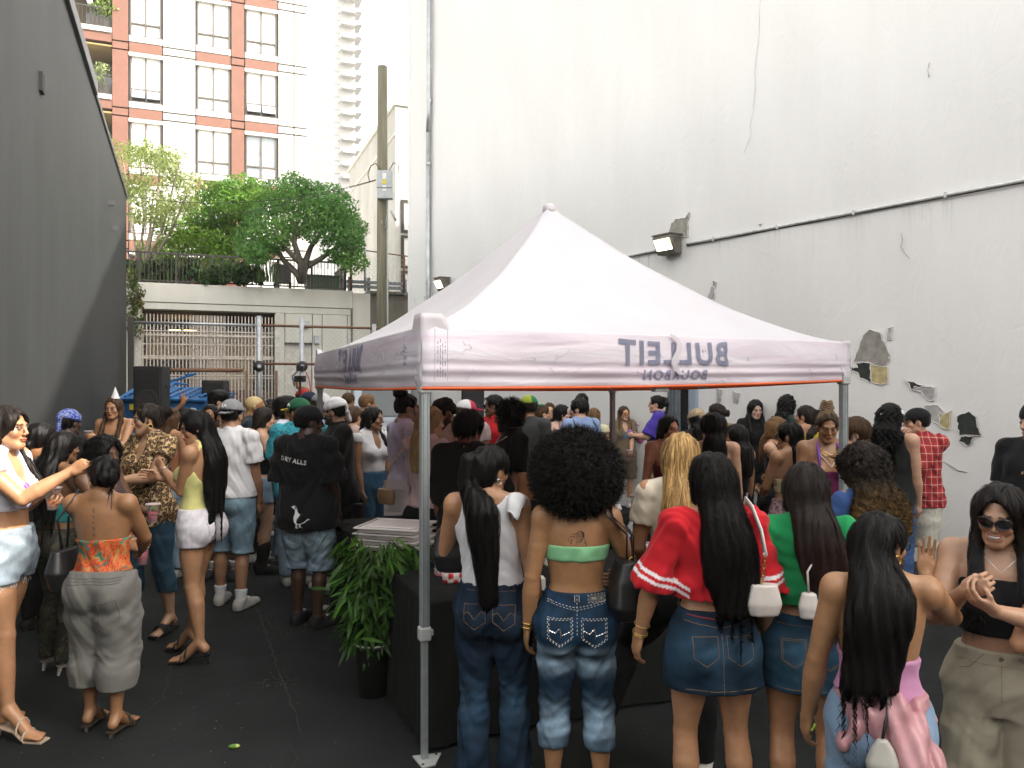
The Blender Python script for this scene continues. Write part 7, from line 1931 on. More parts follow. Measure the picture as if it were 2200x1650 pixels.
# ---------------------------------------------------------------- women standing at the bar, seen from behind
p=p65=mk('woman with a high black ponytail, white ruffled sleeveless top and dark jeans at the bar',1062,932,3.81,8,'f','tan',('pony',BLK,dict(length=.56,w=.14,strands=900,vol=.010)),[],('bottom',DKD,dict(lo=.03,hi=.595,loose=.010,hem=.035,wr=.006,colfn=fade([(.42,.16)],.35,(.05,.12,.2)))),lod=0,hf=48,hp=4,sway=-.02,feet={'R':(.06,.0,0,6),'L':(.06,-.01,0,6)},aR=dict(to=(.13,.0,.475)),aL=dict(to=(.07,.16,.62),pole=(.8,-.6,-.4)),ht=4)
p.top(WH,'top',lo=.585,hi=.85,sleeve=0,off=.010,neck='tank',wr=.006,box=.35,over=.004)
for q,x in(('R',1),):
 S=p.sh[q];mb=MB();n_=28;vs=[]
 for i in range(n_+1):
  a=math.pi*(i/n_*1.25-.62);ins=S+v3(-x*.050,-math.sin(-a)*.085,.028+.030*math.cos(a)-.05*abs(math.sin(a))**3);w_=.03+.060*max(0,math.cos(a*.8))
  for j in range(5):f_=j/4;vs.append(ins+v3(x*w_*f_,-math.sin(-a)*.02*f_,.010*math.sin(f_*2.4)-.035*f_*f_+.012*f_*math.sin(i*1.15)))
 mb.add(vs,[(i*5+j,i*5+j+1,i*5+j+6,i*5+j+5)for i in range(n_)for j in range(4)]);o=mb.build('ruffle',MATS['print_white'],p.root,True);md=o.modifiers.new('solid','SOLIDIFY');md.thickness=.004
p.earring('R',.014,'silver');pockets(p,p.F_bot,p.z(.545),.070,.105,.115);p.stitch(p.F_bot,[(-.12,p.z(.578)),(.12,p.z(.578))],'thread_gold','waist_stitching',.0010)
for s in(-1,1):p.stitch(p.F_bot,[(s*.070-.052,p.z(.520)),(s*.070-.03,p.z(.526)),(s*.07,p.z(.505)),(s*.07+.03,p.z(.526)),(s*.070+.052,p.z(.520))],'thread_gold','pocket_arc',.0011)
mb=MB();q_=p.surf(p.F_bot,.070-.056,p.z(.535),-1,.003);mb.box(q_,(.005,.002,.016));mb.build('pocket_tab',MATS['print_purple'],p.root)
p.shoes((.02,.02,.02),kind='boot')
b_=v3(-.235,.10,p.z(.60));soft_bag(p,'soft black handbag with silver hardware under the arm of the white top woman',b_,[(0,.075,.05,0,0,0),(.08,.105,.065,0,0,0),(.18,.085,.05,0,0,0),(.24,.05,.03,0,0,0)],(.008,.008,.009),[[b_+v3(.0,0,.22),b_+v3(.04,.02,.34),b_+v3(.10,.0,.42),p.sh['L']+v3(.0,.03,.045),b_+v3(.06,-.05,.38),b_+v3(.02,-.03,.22)]])
mb=MB();mb.tube([p.world(b_+v3(.01,-.05,.24))+Vector((.02*math.cos(a),0,.02*math.sin(a)))for a in np.linspace(0,6.28,12)],.004,5,cap=False);rg_=mb.build('bag_ring',MATS['silver']);rg_.location=(0,0,0);tag(rg_,'silver ring hanging on the strap of the soft black handbag','ring')
p=p66=mk('woman with a huge black afro, mint bandeau and faded cropped jeans at the bar',1238,922,3.66,3,'f',(.33,.17,.08),('afro',BLK,dict(w=.205,strands=11000)),[],[],lod=0,hipw=1.08,sway=.0,feet={'R':(.070,.0,0,8),'L':(.066,.015,0,8)},aR=dict(to=(.125,.16,.60),pole=(.6,-.8,-.4)),aL=dict(to=(.142,.0,.465),pole=(.4,-1,-.2)),z0=0)
p.tube_top((.22,.50,.26),.690,.735,'bandeau',wr=.0035,off=.005)
dn=(.008,.030,.064);p.bottom(dn,'jeans',lo=.165,hi=.605,loose=.006,hem=.016,knee=.012,wr=.005,creases=((.27,.06,.008),(.40,.03,.007),(.215,.03,.006)),colfn=fade([(.39,.09),(.68,.045),(.76,.02)],.85))
fb=p.F_bot;z1=p.z(.545);pockets(p,fb,z1-.0,.078,.115,.125,'thread_white',.006,.005,True,.0016)
p.stitch(fb,[(-.135,p.z(.585)),(0,p.z(.570)),(.135,p.z(.585))],'thread_white','yoke_stitching',.0016,.006,.005);p.stitch(fb,[(-.135,p.z(.580)),(0,p.z(.564)),(.135,p.z(.580))],'thread_white','yoke_stitching',.0012,.006,.005)
p.stitch(fb,[(0,p.z(.603)),(0,p.z(.50))],'thread_white','seat_seam',.0014,.006,.005);p.stitch(fb,[(.010,p.z(.603)),(.010,p.z(.585))],'thread_white','belt_loop',.0014);p.stitch(fb,[(-.010,p.z(.603)),(-.010,p.z(.585))],'thread_white','belt_loop',.0014)
for s in(-1,1):p.stitch(fb,[(s*.078-.05,p.z(.515)),(s*.078-.02,p.z(.508)),(s*.078-.005,p.z(.520)),(s*.078+.01,p.z(.502)),(s*.078+.05,p.z(.512))],'silver','pocket_embroidery',.0026,.005,.002);p.stitch(fb,[(s*.078,p.z(.522)),(s*.078+.004,p.z(.495))],'silver','pocket_embroidery',.003)
text_on(p,fb,'',.092,p.z(.593),1,-1,'patch_grey','leather_patch',poly=[(-.036,-.014),(-.018,-.014),(0,-.014),(.018,-.014),(.036,-.014),(.036,.014),(.018,.014),(0,.014),(-.018,.014),(-.036,.014)])
text_on(p,fb,'MISS ME',.092,p.z(.593),.014,-1,'thread_white','patch_lettering',off=.006)
p.stitch(fb,[(.052,p.z(.603)),(.052,p.z(.583)),(.132,p.z(.583)),(.132,p.z(.603)),(.052,p.z(.603))],'thread_white','patch_stitching',.0014,.006,.005)
p.shoes((.02,.02,.02),kind='slide')
p.bangle('L',.90,mat='gold',n=1);p.bangle('L',.985,mat='gold',n=1)
Fb=p.B;pts=[];Rn=random.Random(4)
for k in range(16):
 a0=Rn.uniform(0,6);cx_,cz_,rr_=Rn.gauss(.010,.016),Rn.gauss(p.z(.758),.017),Rn.uniform(.008,.022);pp=[(cx_+rr_*math.cos(a0+i*.55),cz_+rr_*1.3*math.sin(a0+i*.55))for i in range(Rn.randint(4,9))];p.stitch(p.B,pp,'tattoo_ink','tattoo',.0023,off=.0008)
b_=v3(.235,-.01,p.z(.535));o2=over_shoulder(p,'R',b_+v3(0,0,.24))
BAG66=soft_bag(p,'large glossy black leather shoulder bag hanging at the hip of the afro woman',b_,[(0,.075,.12,0,0,0),(.06,.095,.16,0,0,0),(.18,.080,.14,0,0,0),(.27,.045,.11,0,0,0)],(.007,.007,.008),[o2[:4]+o2[4:],[q+v3(.028,-.02,-.004)for q in o2]],scol=(.012,.012,.012),sw=.015)
for s in(-.05,.055):
 mb=MB();mb.tube([(.02+.012*math.cos(a),s,.265+.018*math.sin(a))for a in np.linspace(0,6.28,13)],.0035,5,cap=False);mb.tube([(.02+.009*math.cos(a),s,.235+.012*math.sin(a))for a in np.linspace(0,6.28,13)],.003,5,cap=False);mb.build('strap_ring',MATS['gold'],BAG66,True)
p=p58=mk('woman with long wavy black hair in an oversized red jersey and dark denim miniskirt',1530,948,3.35,-3,'f','tan',[],[],[],lod=0,hf=-8,feet={'R':(.075,0,0,8),'L':(.070,.01,0,8)},aR=dict(to=(.155,.03,.475),hand='soft',pole=(.6,-.8,0)),aL=dict(to=(.185,.06,.47),pole=(1,-.4,.0)),hipw=1.06)
def stripes(V,c):
 for q in('R','L'):
  S,E=p.sh[q],p.el[q];u=nrm(E-S);L=np.linalg.norm(E-S);s_=(V-S)@u/L;x=1 if q=='R' else-1;out=(V-S)@nrm(v3(x,0,.2));m=(x*V[:,0]>abs(p.sh[q][0])*.8)&(((s_>.76)&(s_<.81))|((s_>.86)&(s_<.91)));c[m]=(.70,.66,.68)
p.top((.46,.012,.020),'jersey',lo=.625,hi=.855,sleeve=1.02,off=.026,box=.95,neck='wide',flare=.040,wr=.008,colfn=stripes,over=0,r=.006)
p.skirt((.007,.023,.045),'denim_skirt',lo=.405,hi=.598,hem=.122,wr=.003,colfn=fade([(.86,.06)],.3,(.06,.16,.26)))
fb=p.F_bot;pockets(p,fb,p.z(.545),.072,.105,.115,'thread_gold',0,0,False,.0012);p.stitch(fb,[(0,p.z(.598)),(0,p.z(.41))],'thread_gold','back_seam',.0012);p.stitch(fb,[(-.14,p.z(.575)),(0,p.z(.562)),(.14,p.z(.575))],'thread_gold','yoke_seam',.0012)
p.stitch(fb,[(-.15,p.z(.418)),(.15,p.z(.418))],'thread_gold','hem_stitching',.0011);p.stitch(fb,[(-.125,p.z(.588)),(0,p.z(.580)),(.13,p.z(.592))],'print_red2','waist_beads',.0032,.004,.002)
p.hair(BLK,'long',.600,w=.112,thick=.050,strands=4200,curl=.008,vol=.018,side=.065)
p.bangle('L',.80,r=.034,mat='gold',w=.0022);p.bangle('L',.95,mat='gold',n=2,w=.0022);p.bangle('R',.90,mat='gold',n=3,w=.0028)
p.shoes((.02,.02,.02),kind='heel')
phone(p,'R','phone in a lilac case held low by the red jersey woman',(.42,.22,.50))
b_=v3(.165,-.165,p.z(.600));S=p.sh['R']
soft_bag(p,'white leather baguette bag on a gold chain at the back of the red jersey woman',b_,[(0,.060,.030,0,0,0),(.05,.075,.04,0,0,0),(.13,.055,.03,0,0,0)],(.58,.54,.50),[[b_+v3(-.01,0,.12),b_+v3(-.01,-.04,.25)]],chain=True)
soft_bag(p,'white shoulder strap over the red jersey holding the gold chain',b_+v3(-.01,-.04,.25),[(0,.012,.008,0,0,0),(.02,.012,.008,0,0,0)],(.58,.54,.50),[[b_+v3(-.01,-.045,.26),S+v3(.0,-.115,-.02),S+v3(-.02,-.065,.070),S+v3(-.02,.01,.092),S+v3(-.0,.08,.05),S+v3(.02,.12,-.06)]],name='bag_strap',cat='bag strap',scol=(.60,.56,.52),sw=.015)
p=p59=mk('woman with long dark hair, green jersey with yellow sleeve stripes and a denim skirt',1732,970,3.37,12,'f','tan',[],[],[],lod=0,hf=22,feet={'R':(.06,.02,0,8),'L':(.06,0,0,8)},aR=dict(to=(.06,.16,.62),pole=(.8,-.6,-.3)),aL=dict(to=(.125,.06,.50),pole=(.9,-.6,-.2)))
def ystr(V,c):
 for q in('R','L'):
  S,E=p.sh[q],p.el[q];u=nrm(E-S);L=np.linalg.norm(E-S);s_=(V-S)@u/L;x=1 if q=='R' else-1;m=(x*V[:,0]>abs(p.sh[q][0])*.85)&(((s_>.68)&(s_<.74))|((s_>.80)&(s_<.86)));c[m]=(.62,.42,.03)
p.top((.012,.24,.075),'jersey',lo=.62,hi=.855,sleeve=.98,off=.020,box=.85,neck='crew',flare=.030,wr=.006,colfn=ystr,over=0,r=.006)
p.skirt((.012,.044,.080),'denim_skirt',lo=.41,hi=.597,hem=.115,colfn=fade([(.8,.1)],.3,(.07,.18,.27)));fb=p.F_bot;pockets(p,fb,p.z(.545),.070,.10,.115,'thread_gold',0,0,True);p.stitch(fb,[(-.13,p.z(.575)),(.13,p.z(.575))],'thread_gold','yoke_seam',.0011);p.stitch(fb,[(-.14,p.z(.422)),(.14,p.z(.422))],'thread_gold','hem_stitching',.0011)
p.hair((.010,.007,.006),'long',.655,w=.100,thick=.045,strands=1900,vol=.018,tips=(.035,.014,.010),side=.075);p.earring('L',.013)
p.shoes((.02,.02,.02),kind='heel')
b_=v3(-.015,-.165,p.z(.605));soft_bag(p,'small white shoulder bag lying on the green jersey',b_,[(0,.035,.022,0,0,0),(.05,.042,.028,0,0,0),(.11,.028,.02,0,0,0)],(.60,.57,.54),[[b_+v3(0,0,.10),b_+v3(-.01,-.025,.20),p.sh['R']*.35+p.sh['L']*.65+v3(.09,-.085,-.05),p.sh['L']*.55+p.sh['R']*.45+v3(-.03,-.075,.02),p.sh['L']*.7+p.sh['R']*.3+v3(0,-.0,.062),p.sh['L']*.7+p.sh['R']*.3+v3(0,.07,.0)]],scol=(.60,.57,.54))
b_=v3(-.02,.02,p.z(.335))+v3(.02,-.11,0);t=p.held('carabiner_keys','neon green carabiner with a cord of keys hanging by the denim skirt','keyring',b_);simple('neon_green',(.30,.42,.04),.4);mb=MB();mb.tube([(.022*math.cos(a),0,.045*math.sin(a))for a in np.linspace(.5,6.0,14)],.006,6);mb.build('clip',MATS['neon_green'],t,True);mb=MB();mb.tube([(.02,0,.02),(.03,0,.06),(.02,.02,.14),(0,.03,.25)],.004,5);mb.build('cord',MATS['rail_dark'],t)
p=p57=mk('woman with long straight blond hair and a cream ribbed tee beside the red jersey',1463,906,3.95,12,'f','tan',('long',BLD,dict(length=.56,w=.10,thick=.035,strands=1300,tips=(.42,.27,.10))),('top',(.66,.60,.47),dict(lo=.59,sleeve=.55,off=.009,over=.004)),('bottom',BK,dict(lo=.05,hi=.61)),lod=0,hf=18,aL=dict(to=(.11,.12,.55)),feet={'R':(.06,0,0,5),'L':(.22,-.03,.12,20)});p.shoes((.62,.60,.55),kind='sneaker',laces=(.2,.2,.3))
p.glasses((.45,.22,.02),(.02,.02,.02),.085,.03)
p=p60=mk('woman with a big mane of dark curls tipped with golden highlights, in blue',1856,938,4.25,-12,'f','tan',('curly',(.012,.008,.006),dict(length=.66,w=.165,thick=.075,vol=.040,strands=3600,curl=.013,tips=(.36,.19,.04))),('top',(.03,.07,.20),dict(lo=.56,sleeve=.5)),('bottom',DKD,dict()),((.1,.1,.1),{}),lod=0,ht_=.03,hf=-20)
p=p61=mk('woman with a long black ponytail and black glasses, bare back above a pink tube top',1888,1068,2.72,10,'f',(.34,.175,.085),[],[],[],lod=0,hf=66,hp=3,feet={'R':(.06,0,0,5),'L':(.06,.02,0,5)},aR=dict(to=(.175,.235,.785),hand='open',dir=(.05,.15,1),palm=(0,-1,.1),pole=(.7,-.1,-1),thumb=(1,0,0)),aL=dict(to=(.15,.04,.47),pole=(.6,-.8,0)),bw=1.05)
p.tube_top((.50,.24,.40),.575,.665,'tube_top',slope=.10,wr=.003);p.bottom((.19,.28,.40),'trousers',lo=.04,hi=.575,loose=.003,mat='cloth',wr=.004)
p.hair(BLK,'pony_low',.61,w=.130,thick=.050,strands=2400,vol=.008,side=-.065);p.glasses(frame=(.008,.008,.010),dark=False,name='glasses',size=1.05);p.earring('R',.016)
ja=v3(.035,-.155,p.z(.56));t=p.held('tied_jacket','pale pink satin jacket tied round the waist of the ponytail woman','jacket',v3(0,0,p.z(.3)));F=Fld();z0=p.z(.3)
F.loft([(p.z(.535)-z0,.172,.128,0,-.012,0),(p.z(.56)-z0,.168,.122,0,-.010,0),(p.z(.585)-z0,.155,.11,0,-.008,0)],.02)
F.chain([v3(.02,-.135,p.z(.57)-z0),v3(.05,-.175,p.z(.47)-z0),v3(.075,-.165,p.z(.30)-z0),v3(.09,-.145,p.z(.12)-z0)],[.05,.075,.085,.07],.03);F.chain([v3(.04,-.14,p.z(.57)-z0),v3(.13,-.12,p.z(.45)-z0),v3(.155,-.085,p.z(.25)-z0),v3(.16,-.07,p.z(.12)-z0)],[.04,.055,.06,.05],.02);F.cap(v3(-.03,-.135,p.z(.56)-z0),v3(-.13,-.11,p.z(.49)-z0),.045,.03,.02)
F.loft([(p.z(.53)-z0,.001,.001,0,.3,0),(p.z(.531)-z0,.001,.001,0,.3,0)],0);F.whole(lambda X,Y,Z:(.010*np.sin(X*60+3*np.sin(Z*9))+.006*np.sin(X*110+Z*30)+0*Y).astype(np.float32),'d');V,Q=F.mesh(.0085);simple('satin_pink',(.48,.245,.265),.42,bstr=0);obj_np('jacket_cloth',V,Q,MATS['satin_pink'],t)
for z in(.19,.235):mb=MB();mb.lathe([(.004,0),(.009,.003),(.004,.005)],(.03,-.235,p.z(z)-z0),10,M=Matrix.Rotation(R(90),3,'X'));mb.build('jacket_button',MATS['rail_dark'],t)
b_=v3(-.045,-.205,p.z(.44));soft_bag(p,'small grey drawstring pouch hanging over the pink jacket',b_,[(0,.040,.025,0,0,0),(.06,.052,.035,0,0,0),(.11,.035,.02,0,0,0),(.14,.014,.012,0,0,0)],(.38,.37,.33),[[b_+v3(0,0,.14),b_+v3(.02,.03,.20),b_+v3(.03,.06,.26)]],name='pouch',scol=(.02,.018,.016))
p.shoes((.5,.5,.5),kind='heel')
p=p62=mk('laughing woman in black sunglasses, black halter top and beige trousers at the right',2146,1010,2.95,208,'f',(.42,.24,.15),[],[],[],lod=0,hf=222,hp=8,smile=True,ht=-4,feet={'R':(.07,.02,0,10),'L':(.07,-.02,0,10)},aR=dict(to=(.075,.18,.765),hand='fist',dir=(-.75,.35,.5),palm=(-.4,-1,.1),pole=(.5,-.6,-1)),aL=dict(to=(-.020,.185,.730),hand='soft',dir=(-.8,.3,.45),palm=(0,-.5,1),pole=(1,-.2,-.9)))
p.tube_top(BK,.635,.755,'halter_top',wr=.002)
F=Fld()
for x in(-1,1):F.chain([p.at(x*.050,.075,.74),p.at(x*.048,.060,.79),p.at(x*.042,.025,.838),p.at(x*.030,-.02,.855)],[.034,.028,.018,.014],.01)
p.part('halter_strap',F,BK)
p.bottom((.40,.365,.27),'trousers',lo=.035,hi=.605,loose=.016,hem=.060,knee=.040,mat='cloth',wr=.006);simple('seam_beige',(.26,.235,.17),.9);fb=p.F_bot
p.stitch(fb,[(0,p.z(.60)),(.0,p.z(.50))],'seam_beige','fly_seam',.0014,sgn=1);mb=MB();mb.lathe([(.0,0),(.009,.001),(.009,.004),(.0,.005)],p.surf(fb,0.0,p.z(.592),1,.004),12,M=Matrix.Rotation(R(90),3,'X'));mb.build('button',MATS['lamp_grey'],p.root)
for s in(-1,1):p.stitch(fb,[(s*.055,p.z(.60)),(s*.10,p.z(.565)),(s*.135,p.z(.555))],'seam_beige','pocket_seam',.0014,sgn=1)
p.stitch(fb,[(-.14,p.z(.577)),(.14,p.z(.577))],'seam_beige','waistband_seam',.0012,sgn=1)
p.hair((.008,.006,.005),'long',.66,w=.105,thick=.045,strands=1700,vol=.018,front=((1,.72,.020),(-1,.68,.026)));p.glasses(size=1.08)
F=Fld();F.chain([p.hp_(-.017,.0840,.0535),p.hp_(-.008,.0890,.0512),p.hp_(.008,.0890,.0512),p.hp_(.017,.0840,.0535)],[.0040,.0054,.0054,.0040],.002);p.part('teeth',F,(.48,.46,.42),'leather',r=.0025)
p.line([p.hp_(.045,.02,-.03),p.at(.03,.055,.815),p.at(0,.066,.785),p.at(-.03,.055,.815),p.hp_(-.045,.02,-.03)],.0012,'silver','necklace');p.shoes((.5,.45,.4),kind='sneaker')
b_=v3(-.20,-.10,p.z(.52));S=p.sh['L'];soft_bag(p,'dark evening bag on a silver chain over the shoulder of the laughing woman',b_,[(0,.08,.03,0,0,0),(.06,.09,.04,0,0,0),(.13,.08,.03,0,0,0)],(.012,.012,.012),[[b_+v3(.0,.03,.12),S+v3(-.035,.06,-.22),S+v3(.0,.055,.0),S+v3(.02,.0,.045),S+v3(.0,-.05,0),b_+v3(0,-.03,.12)]],chain='silver')
p=mk('person at the right edge with a bent bare elbow and light blue trousers',2365,1060,2.75,190,'f','tan',('long',BLK,dict(length=.66)),('top',BK,dict(lo=.6,sleeve=0,neck='tank')),('bottom',(.30,.38,.52),dict(loose=.03,mat='cloth')),((.4,.4,.4),{}),lod=0,aR=dict(to=(.06,.12,.70),pole=(1.2,-.5,-.7),hand='relax'),aL=CUPA)
p=mk('bearded man in a black beanie and black tee with bronze numbers at the right edge',2232,848,5.3,232,'m','fair',('crop',BRN,dict(vol=.004)),('top',BK,dict(lo=.47,sleeve=.8,off=.016,box=.8)),('bottom',BK,dict(loose=.02)),((.02,.02,.02),{}),lod=1,hf=262,beard=(.10,.045,.02),aR=HANG,bw=1.05)
p.cap_hat((.008,.008,.009),name='beanie',h=.012,visor=False);text_on(p,p.F_top,'17',.02,p.z(.745),.13,1,'print_bronze',shear=.2)
# ---------------------------------------------------------------- group at the left wall
p=p1=mk('woman in a white crop top and frayed pale denim shorts pointing with one arm',12,850,4.42,92,'f','tan',('long',(.012,.009,.007),dict(length=.66,w=.10,strands=1500,vol=.012,front=((-1,.74,.016),))),[],[('bottom',(.30,.36,.42),dict(lo=.435,hi=.60,loose=.020,wr=.005,name='denim_shorts',colfn=fade([(.9,.1)],.3,(.42,.48,.54))))],lod=0,heel=.075,hf=88,hp=-2,feet={'R':(.06,.06,0,6),'L':(.05,-.10,0,4)},aR=dict(to=(.01,.215,.775),hand='point',dir=(-.05,.9,.55),palm=(-1,0,-.4),pole=(.25,.1,-1)),aL=dict(to=(.03,.10,.695),hand='grip',dir=(-.1,1,.2),palm=(-.6,.1,-.8),pole=(.5,-.8,-.6)))
p.top((.62,.60,.66),'crop_top',lo=.655,sleeve=.42,off=.010,over=0,wr=.003,neck='v');text_on(p,p.F_top,'U',.02,p.z(.735),.11,1,'print_purple',offset=.006)
p.stitch(p.F_top,[(-.1,p.z(.664)),(.1,p.z(.664))],'print_purple','hem_band',.002,sgn=1)
mb=MB();Rn=random.Random(8)
for i in range(150):
 l=p.legp['R' if i%2 else 'L'];a=Rn.uniform(0,6.28);h0=l['hip']*.72+l['K']*.28;c_=v3(h0[0]+math.cos(a)*.095,h0[1]+math.sin(a)*.098,p.z(.438));mb.tube([c_,c_+v3(Rn.uniform(-.01,.01),Rn.uniform(-.01,.01),-Rn.uniform(.015,.05))],.0014,3)
o=mb.build('frayed_hem',MATS['print_white'],p.root);o['kind']='stuff'
p.shoes((.46,.36,.26),kind='heel');cup_of(p,'L','cup of orange drink held by the pointing woman','drink_orange',fill=.5)
p=p2=mk('woman with a low black bun, tie dye tube top and baggy grey shorts',222,960,4.42,0,'f',(.29,.145,.07),('bun',BLK,dict(vol=.008,strands=900,side=.115)),[('tube_top',(1,1,1),.565,.685,dict(mat='tie_dye',wr=.006,slope=-.05))],[],lod=0,hf=-42,hp=2,bw=1.10,feet={'R':(.062,-.02,0,4),'L':(.058,.03,0,4)},heel=.03,aR=dict(to=(.05,.19,.60),pole=(1,-.5,-.5)),aL=dict(to=(.02,.20,.62),pole=(1.1,-.5,-.4)))
p.bottom((.145,.142,.130),'baggy_shorts',lo=.150,hi=.565,loose=.038,hem=.040,knee=.052,mat='cloth',wr=.005,rise=-.15)
fb=p.F_bot;simple('baggy_trim',(.11,.107,.098),.9)
for k in range(3):p.stitch(fb,[(-.15,p.z(.556-.009*k)-.0),(.15,p.z(.556-.009*k))],'baggy_trim','waist_gather',.0030)
p.stitch(fb,[(.055,p.z(.47)),(.145,p.z(.485)),(.15,p.z(.40)),(.10,p.z(.375)),(.05,p.z(.395)),(.055,p.z(.47))],'baggy_trim','patch_pocket',.0028)
for k in range(5):z=p.z(.79-.021*k);p.stitch(p.B,[(-.009,z+.009),(.009,z+.004),(-.007,z-.002),(.008,z-.009)],'tattoo_ink','tattoo',.0026,off=.0005)
p.earring('L',.016);p.glasses((.05,.03,.01),(.03,.02,.01),name='glasses');p.shoes((.04,.03,.02),kind='heel')
b_=v3(-.235,.02,p.z(.50));o2=over_shoulder(p,'L',b_+v3(0,0,.22));soft_bag(p,'slouchy black shoulder bag hanging on the left arm of the tube top woman',b_,[(0,.05,.10,0,0,0),(.10,.07,.14,0,0,0),(.22,.04,.10,0,0,0)],(.010,.011,.012),[o2],scol=(.035,.04,.042))
p=p3=mk('woman with long dark hair and a teal backless top standing close behind the bun woman',132,910,5.35,30,'f',(.26,.13,.065),('long',BLK,dict(length=.62,w=.13,strands=900,thick=.045)),[('tube_top',(.04,.30,.30),.60,.70,{})],('bottom',(1,1,1),dict(mat='camo',loose=.02,hi=.575)),lod=0,hf=40,heel=.06,aR=CUPA,aL=CUPA);p.shoes((.55,.53,.5),kind='heel')
cup_of(p,'R','wide cup of pink drink behind the bun woman','drink_pink');F=Fld();S=p.sh['L'];F.chain([S+v3(.03,-.10,-.10),S+v3(.02,-.04,.04),S+v3(.02,.07,-.02)],[.012,.014,.012],.01);p.part('teal_strap',F,(.05,.33,.34))
p=mk('woman with a gold clip in her pinned up black hair by the dark wall',86,896,6.2,25,'f','brown',('bun',BLK,dict(vol=.022,side=.07)),('top',BK,dict(lo=.56,sleeve=0,neck='tank')),('bottom',BK,dict()),((.02,.02,.02),{}),lod=1);mb=MB();mb.tube([p.hp_(-.04,-.14,.075),p.hp_(0,-.155,.09),p.hp_(.04,-.14,.075)],.008,6);mb.build('hair_clip',MATS['gold'],p.root)
p=mk('dark skinned person in a royal blue paisley bandana beside the dark wall',147,868,7.2,20,'m','dark',('crop',BLK,dict(vol=.004)),('top',BK,dict(lo=.47,sleeve=.8,box=.7)),('bottom',BK,{}),((.02,.02,.02),{}),lod=1);p.bandana((.01,.03,.3),'bandana_print')
p=p4=mk('woman with curly dark hair and a tortoiseshell band lowering a pink drink',222,922,5.25,98,'f','deep',('curly',BLK,dict(length=.80,w=.10,thick=.05,vol=.028,strands=900,curl=.010)),('top',(.05,.03,.03),dict(lo=.60,sleeve=0,neck='tank',over=0)),('bottom',MDD,dict(lo=.17,loose=.006)),lod=1,hf=110,aR=dict(to=(.10,.25,.53),hand='grip',dir=(0,.3,-1),palm=(-.6,.3,.1),pole=(.6,-.8,.2)),aL=CUPA);p.shoes(BK,kind='platform')
h=p.hand['R'];cup(p.world(h['c']+v3(0,.01,-.10)),'cup of pink drink held low by hanging fingers beside the leopard top','drink_pink',.75);cup_of(p,'L','cup of pink drink with a lime wheel between the bun woman and the leopard top','drink_pink',lime=True)
p=mk('smiling woman with a party hat lifting a pink cup by the dark wall',245,842,8.9,178,'f','tan',('long',BRN,dict(length=.70,w=.09,front=((1,.74,.026),(-1,.74,.026)))),[('tube_top',(1,1,1),.55,.735,dict(mat='tan_print',wr=.004))],('bottom',BK,{}),((.02,.02,.02),{}),lod=1,aL=dict(to=(-.03,.15,.735),hand='grip',dir=(-.8,.6,.2),palm=(.1,-.6,.0),pole=(.9,0,-.9)),aR=HANG);cup_of(p,'L','pink cup held up by the woman in the party hat','drink_pink')
t=mb=MB();mb.lathe([(.05,0),(.0,.14)],p.hp_(-.02,-.0,.232)-v3(0,0,.01),12);mb.build('party_hat',MATS['print_white'],p.root)
p=p9=mk('woman in a leopard print tunic and cropped jeans with sunglasses on her head',320,850,6.15,-158,'f',(.43,.25,.155),('bun',DBR,dict(vol=.007,side=.17,strands=700)),[('top',(1,1,1),dict(name='tunic',mat='leopard',lo=.455,sleeve=.45,off=.016,box=.75,neck='v',flare=.016,wr=.006,over=.02))],('bottom',(.025,.065,.105),dict(lo=.165,hi=.58,loose=.010,name='cropped_jeans')),lod=0,hf=-128,feet={'R':(.06,.05,0,8),'L':(.07,-.04,0,12)},heel=.025,aL=dict(to=(-.015,.17,.66),hand='grip',dir=(-.5,1,.2),palm=(-1,-.4,0),pole=(.9,-.3,-.6)),aR=dict(to=(.02,.15,.63),hand='grip',dir=(-.4,1,.1),palm=(-1,-.3,0),pole=(.8,-.6,-.4)))
p.glasses((.30,.24,.02),(.02,.02,.015),.070,.035);p.earring('L',.020);p.earring('R',.020);p.shoes(BK,kind='platform');p.bangle('L',.93,mat='gold',w=.004,name='watch')
p.line([p.hp_(.045,.02,-.03),p.at(.03,.060,.815),p.at(0,.072,.775),p.at(-.03,.060,.815),p.hp_(-.045,.02,-.03)],.0014,'gold','necklace');cup_of(p,'L','full cup of pink drink held up by the leopard top woman','drink_pink',fill=.75,lime=True);cup_of(p,'R','cup of dark red drink in the lower hand of the leopard top woman','drink_red',fill=.7)
mb=MB();mb.lathe([(.02,-.02),(.032,0),(.02,.02)],p.hp_(.01,-.10,.185),12);mb.build('scrunchie',MATS['floral'],p.root)
b_=p.at(.135,-.09,.60);soft_bag(p,'black shoulder bag behind the leopard print tunic',b_,[(0,.04,.09,0,0,0),(.08,.05,.11,0,0,0),(.18,.03,.08,0,0,0)],(.01,.01,.01),[over_shoulder(p,'R',b_+v3(0,0,.17))])
p=p10=mk('woman with very long black hair in a pale yellow halter top and white shorts',428,864,5.57,-78,'f',(.40,.215,.115),('long',BLK,dict(length=.57,w=.105,thick=.05,strands=1900,vol=.010)),[('top',(.58,.56,.22),dict(name='halter_top',lo=.565,sleeve=0,neck='halter',off=.007,over=0,wr=.003))],[],lod=0,hf=-122,hp=10,heel=.065,feet={'R':(.05,.08,0,6),'L':(.055,-.03,0,8)},aL=dict(to=(.015,.155,.735),hand='fist',dir=(-.2,.75,.7),palm=(-.9,-.3,0),pole=(.35,-.9,-.9)),aR=dict(to=(-.02,.17,.70),hand='soft',dir=(-.1,1,.3),palm=(-1,0,0),pole=(.4,-.6,-.8)))
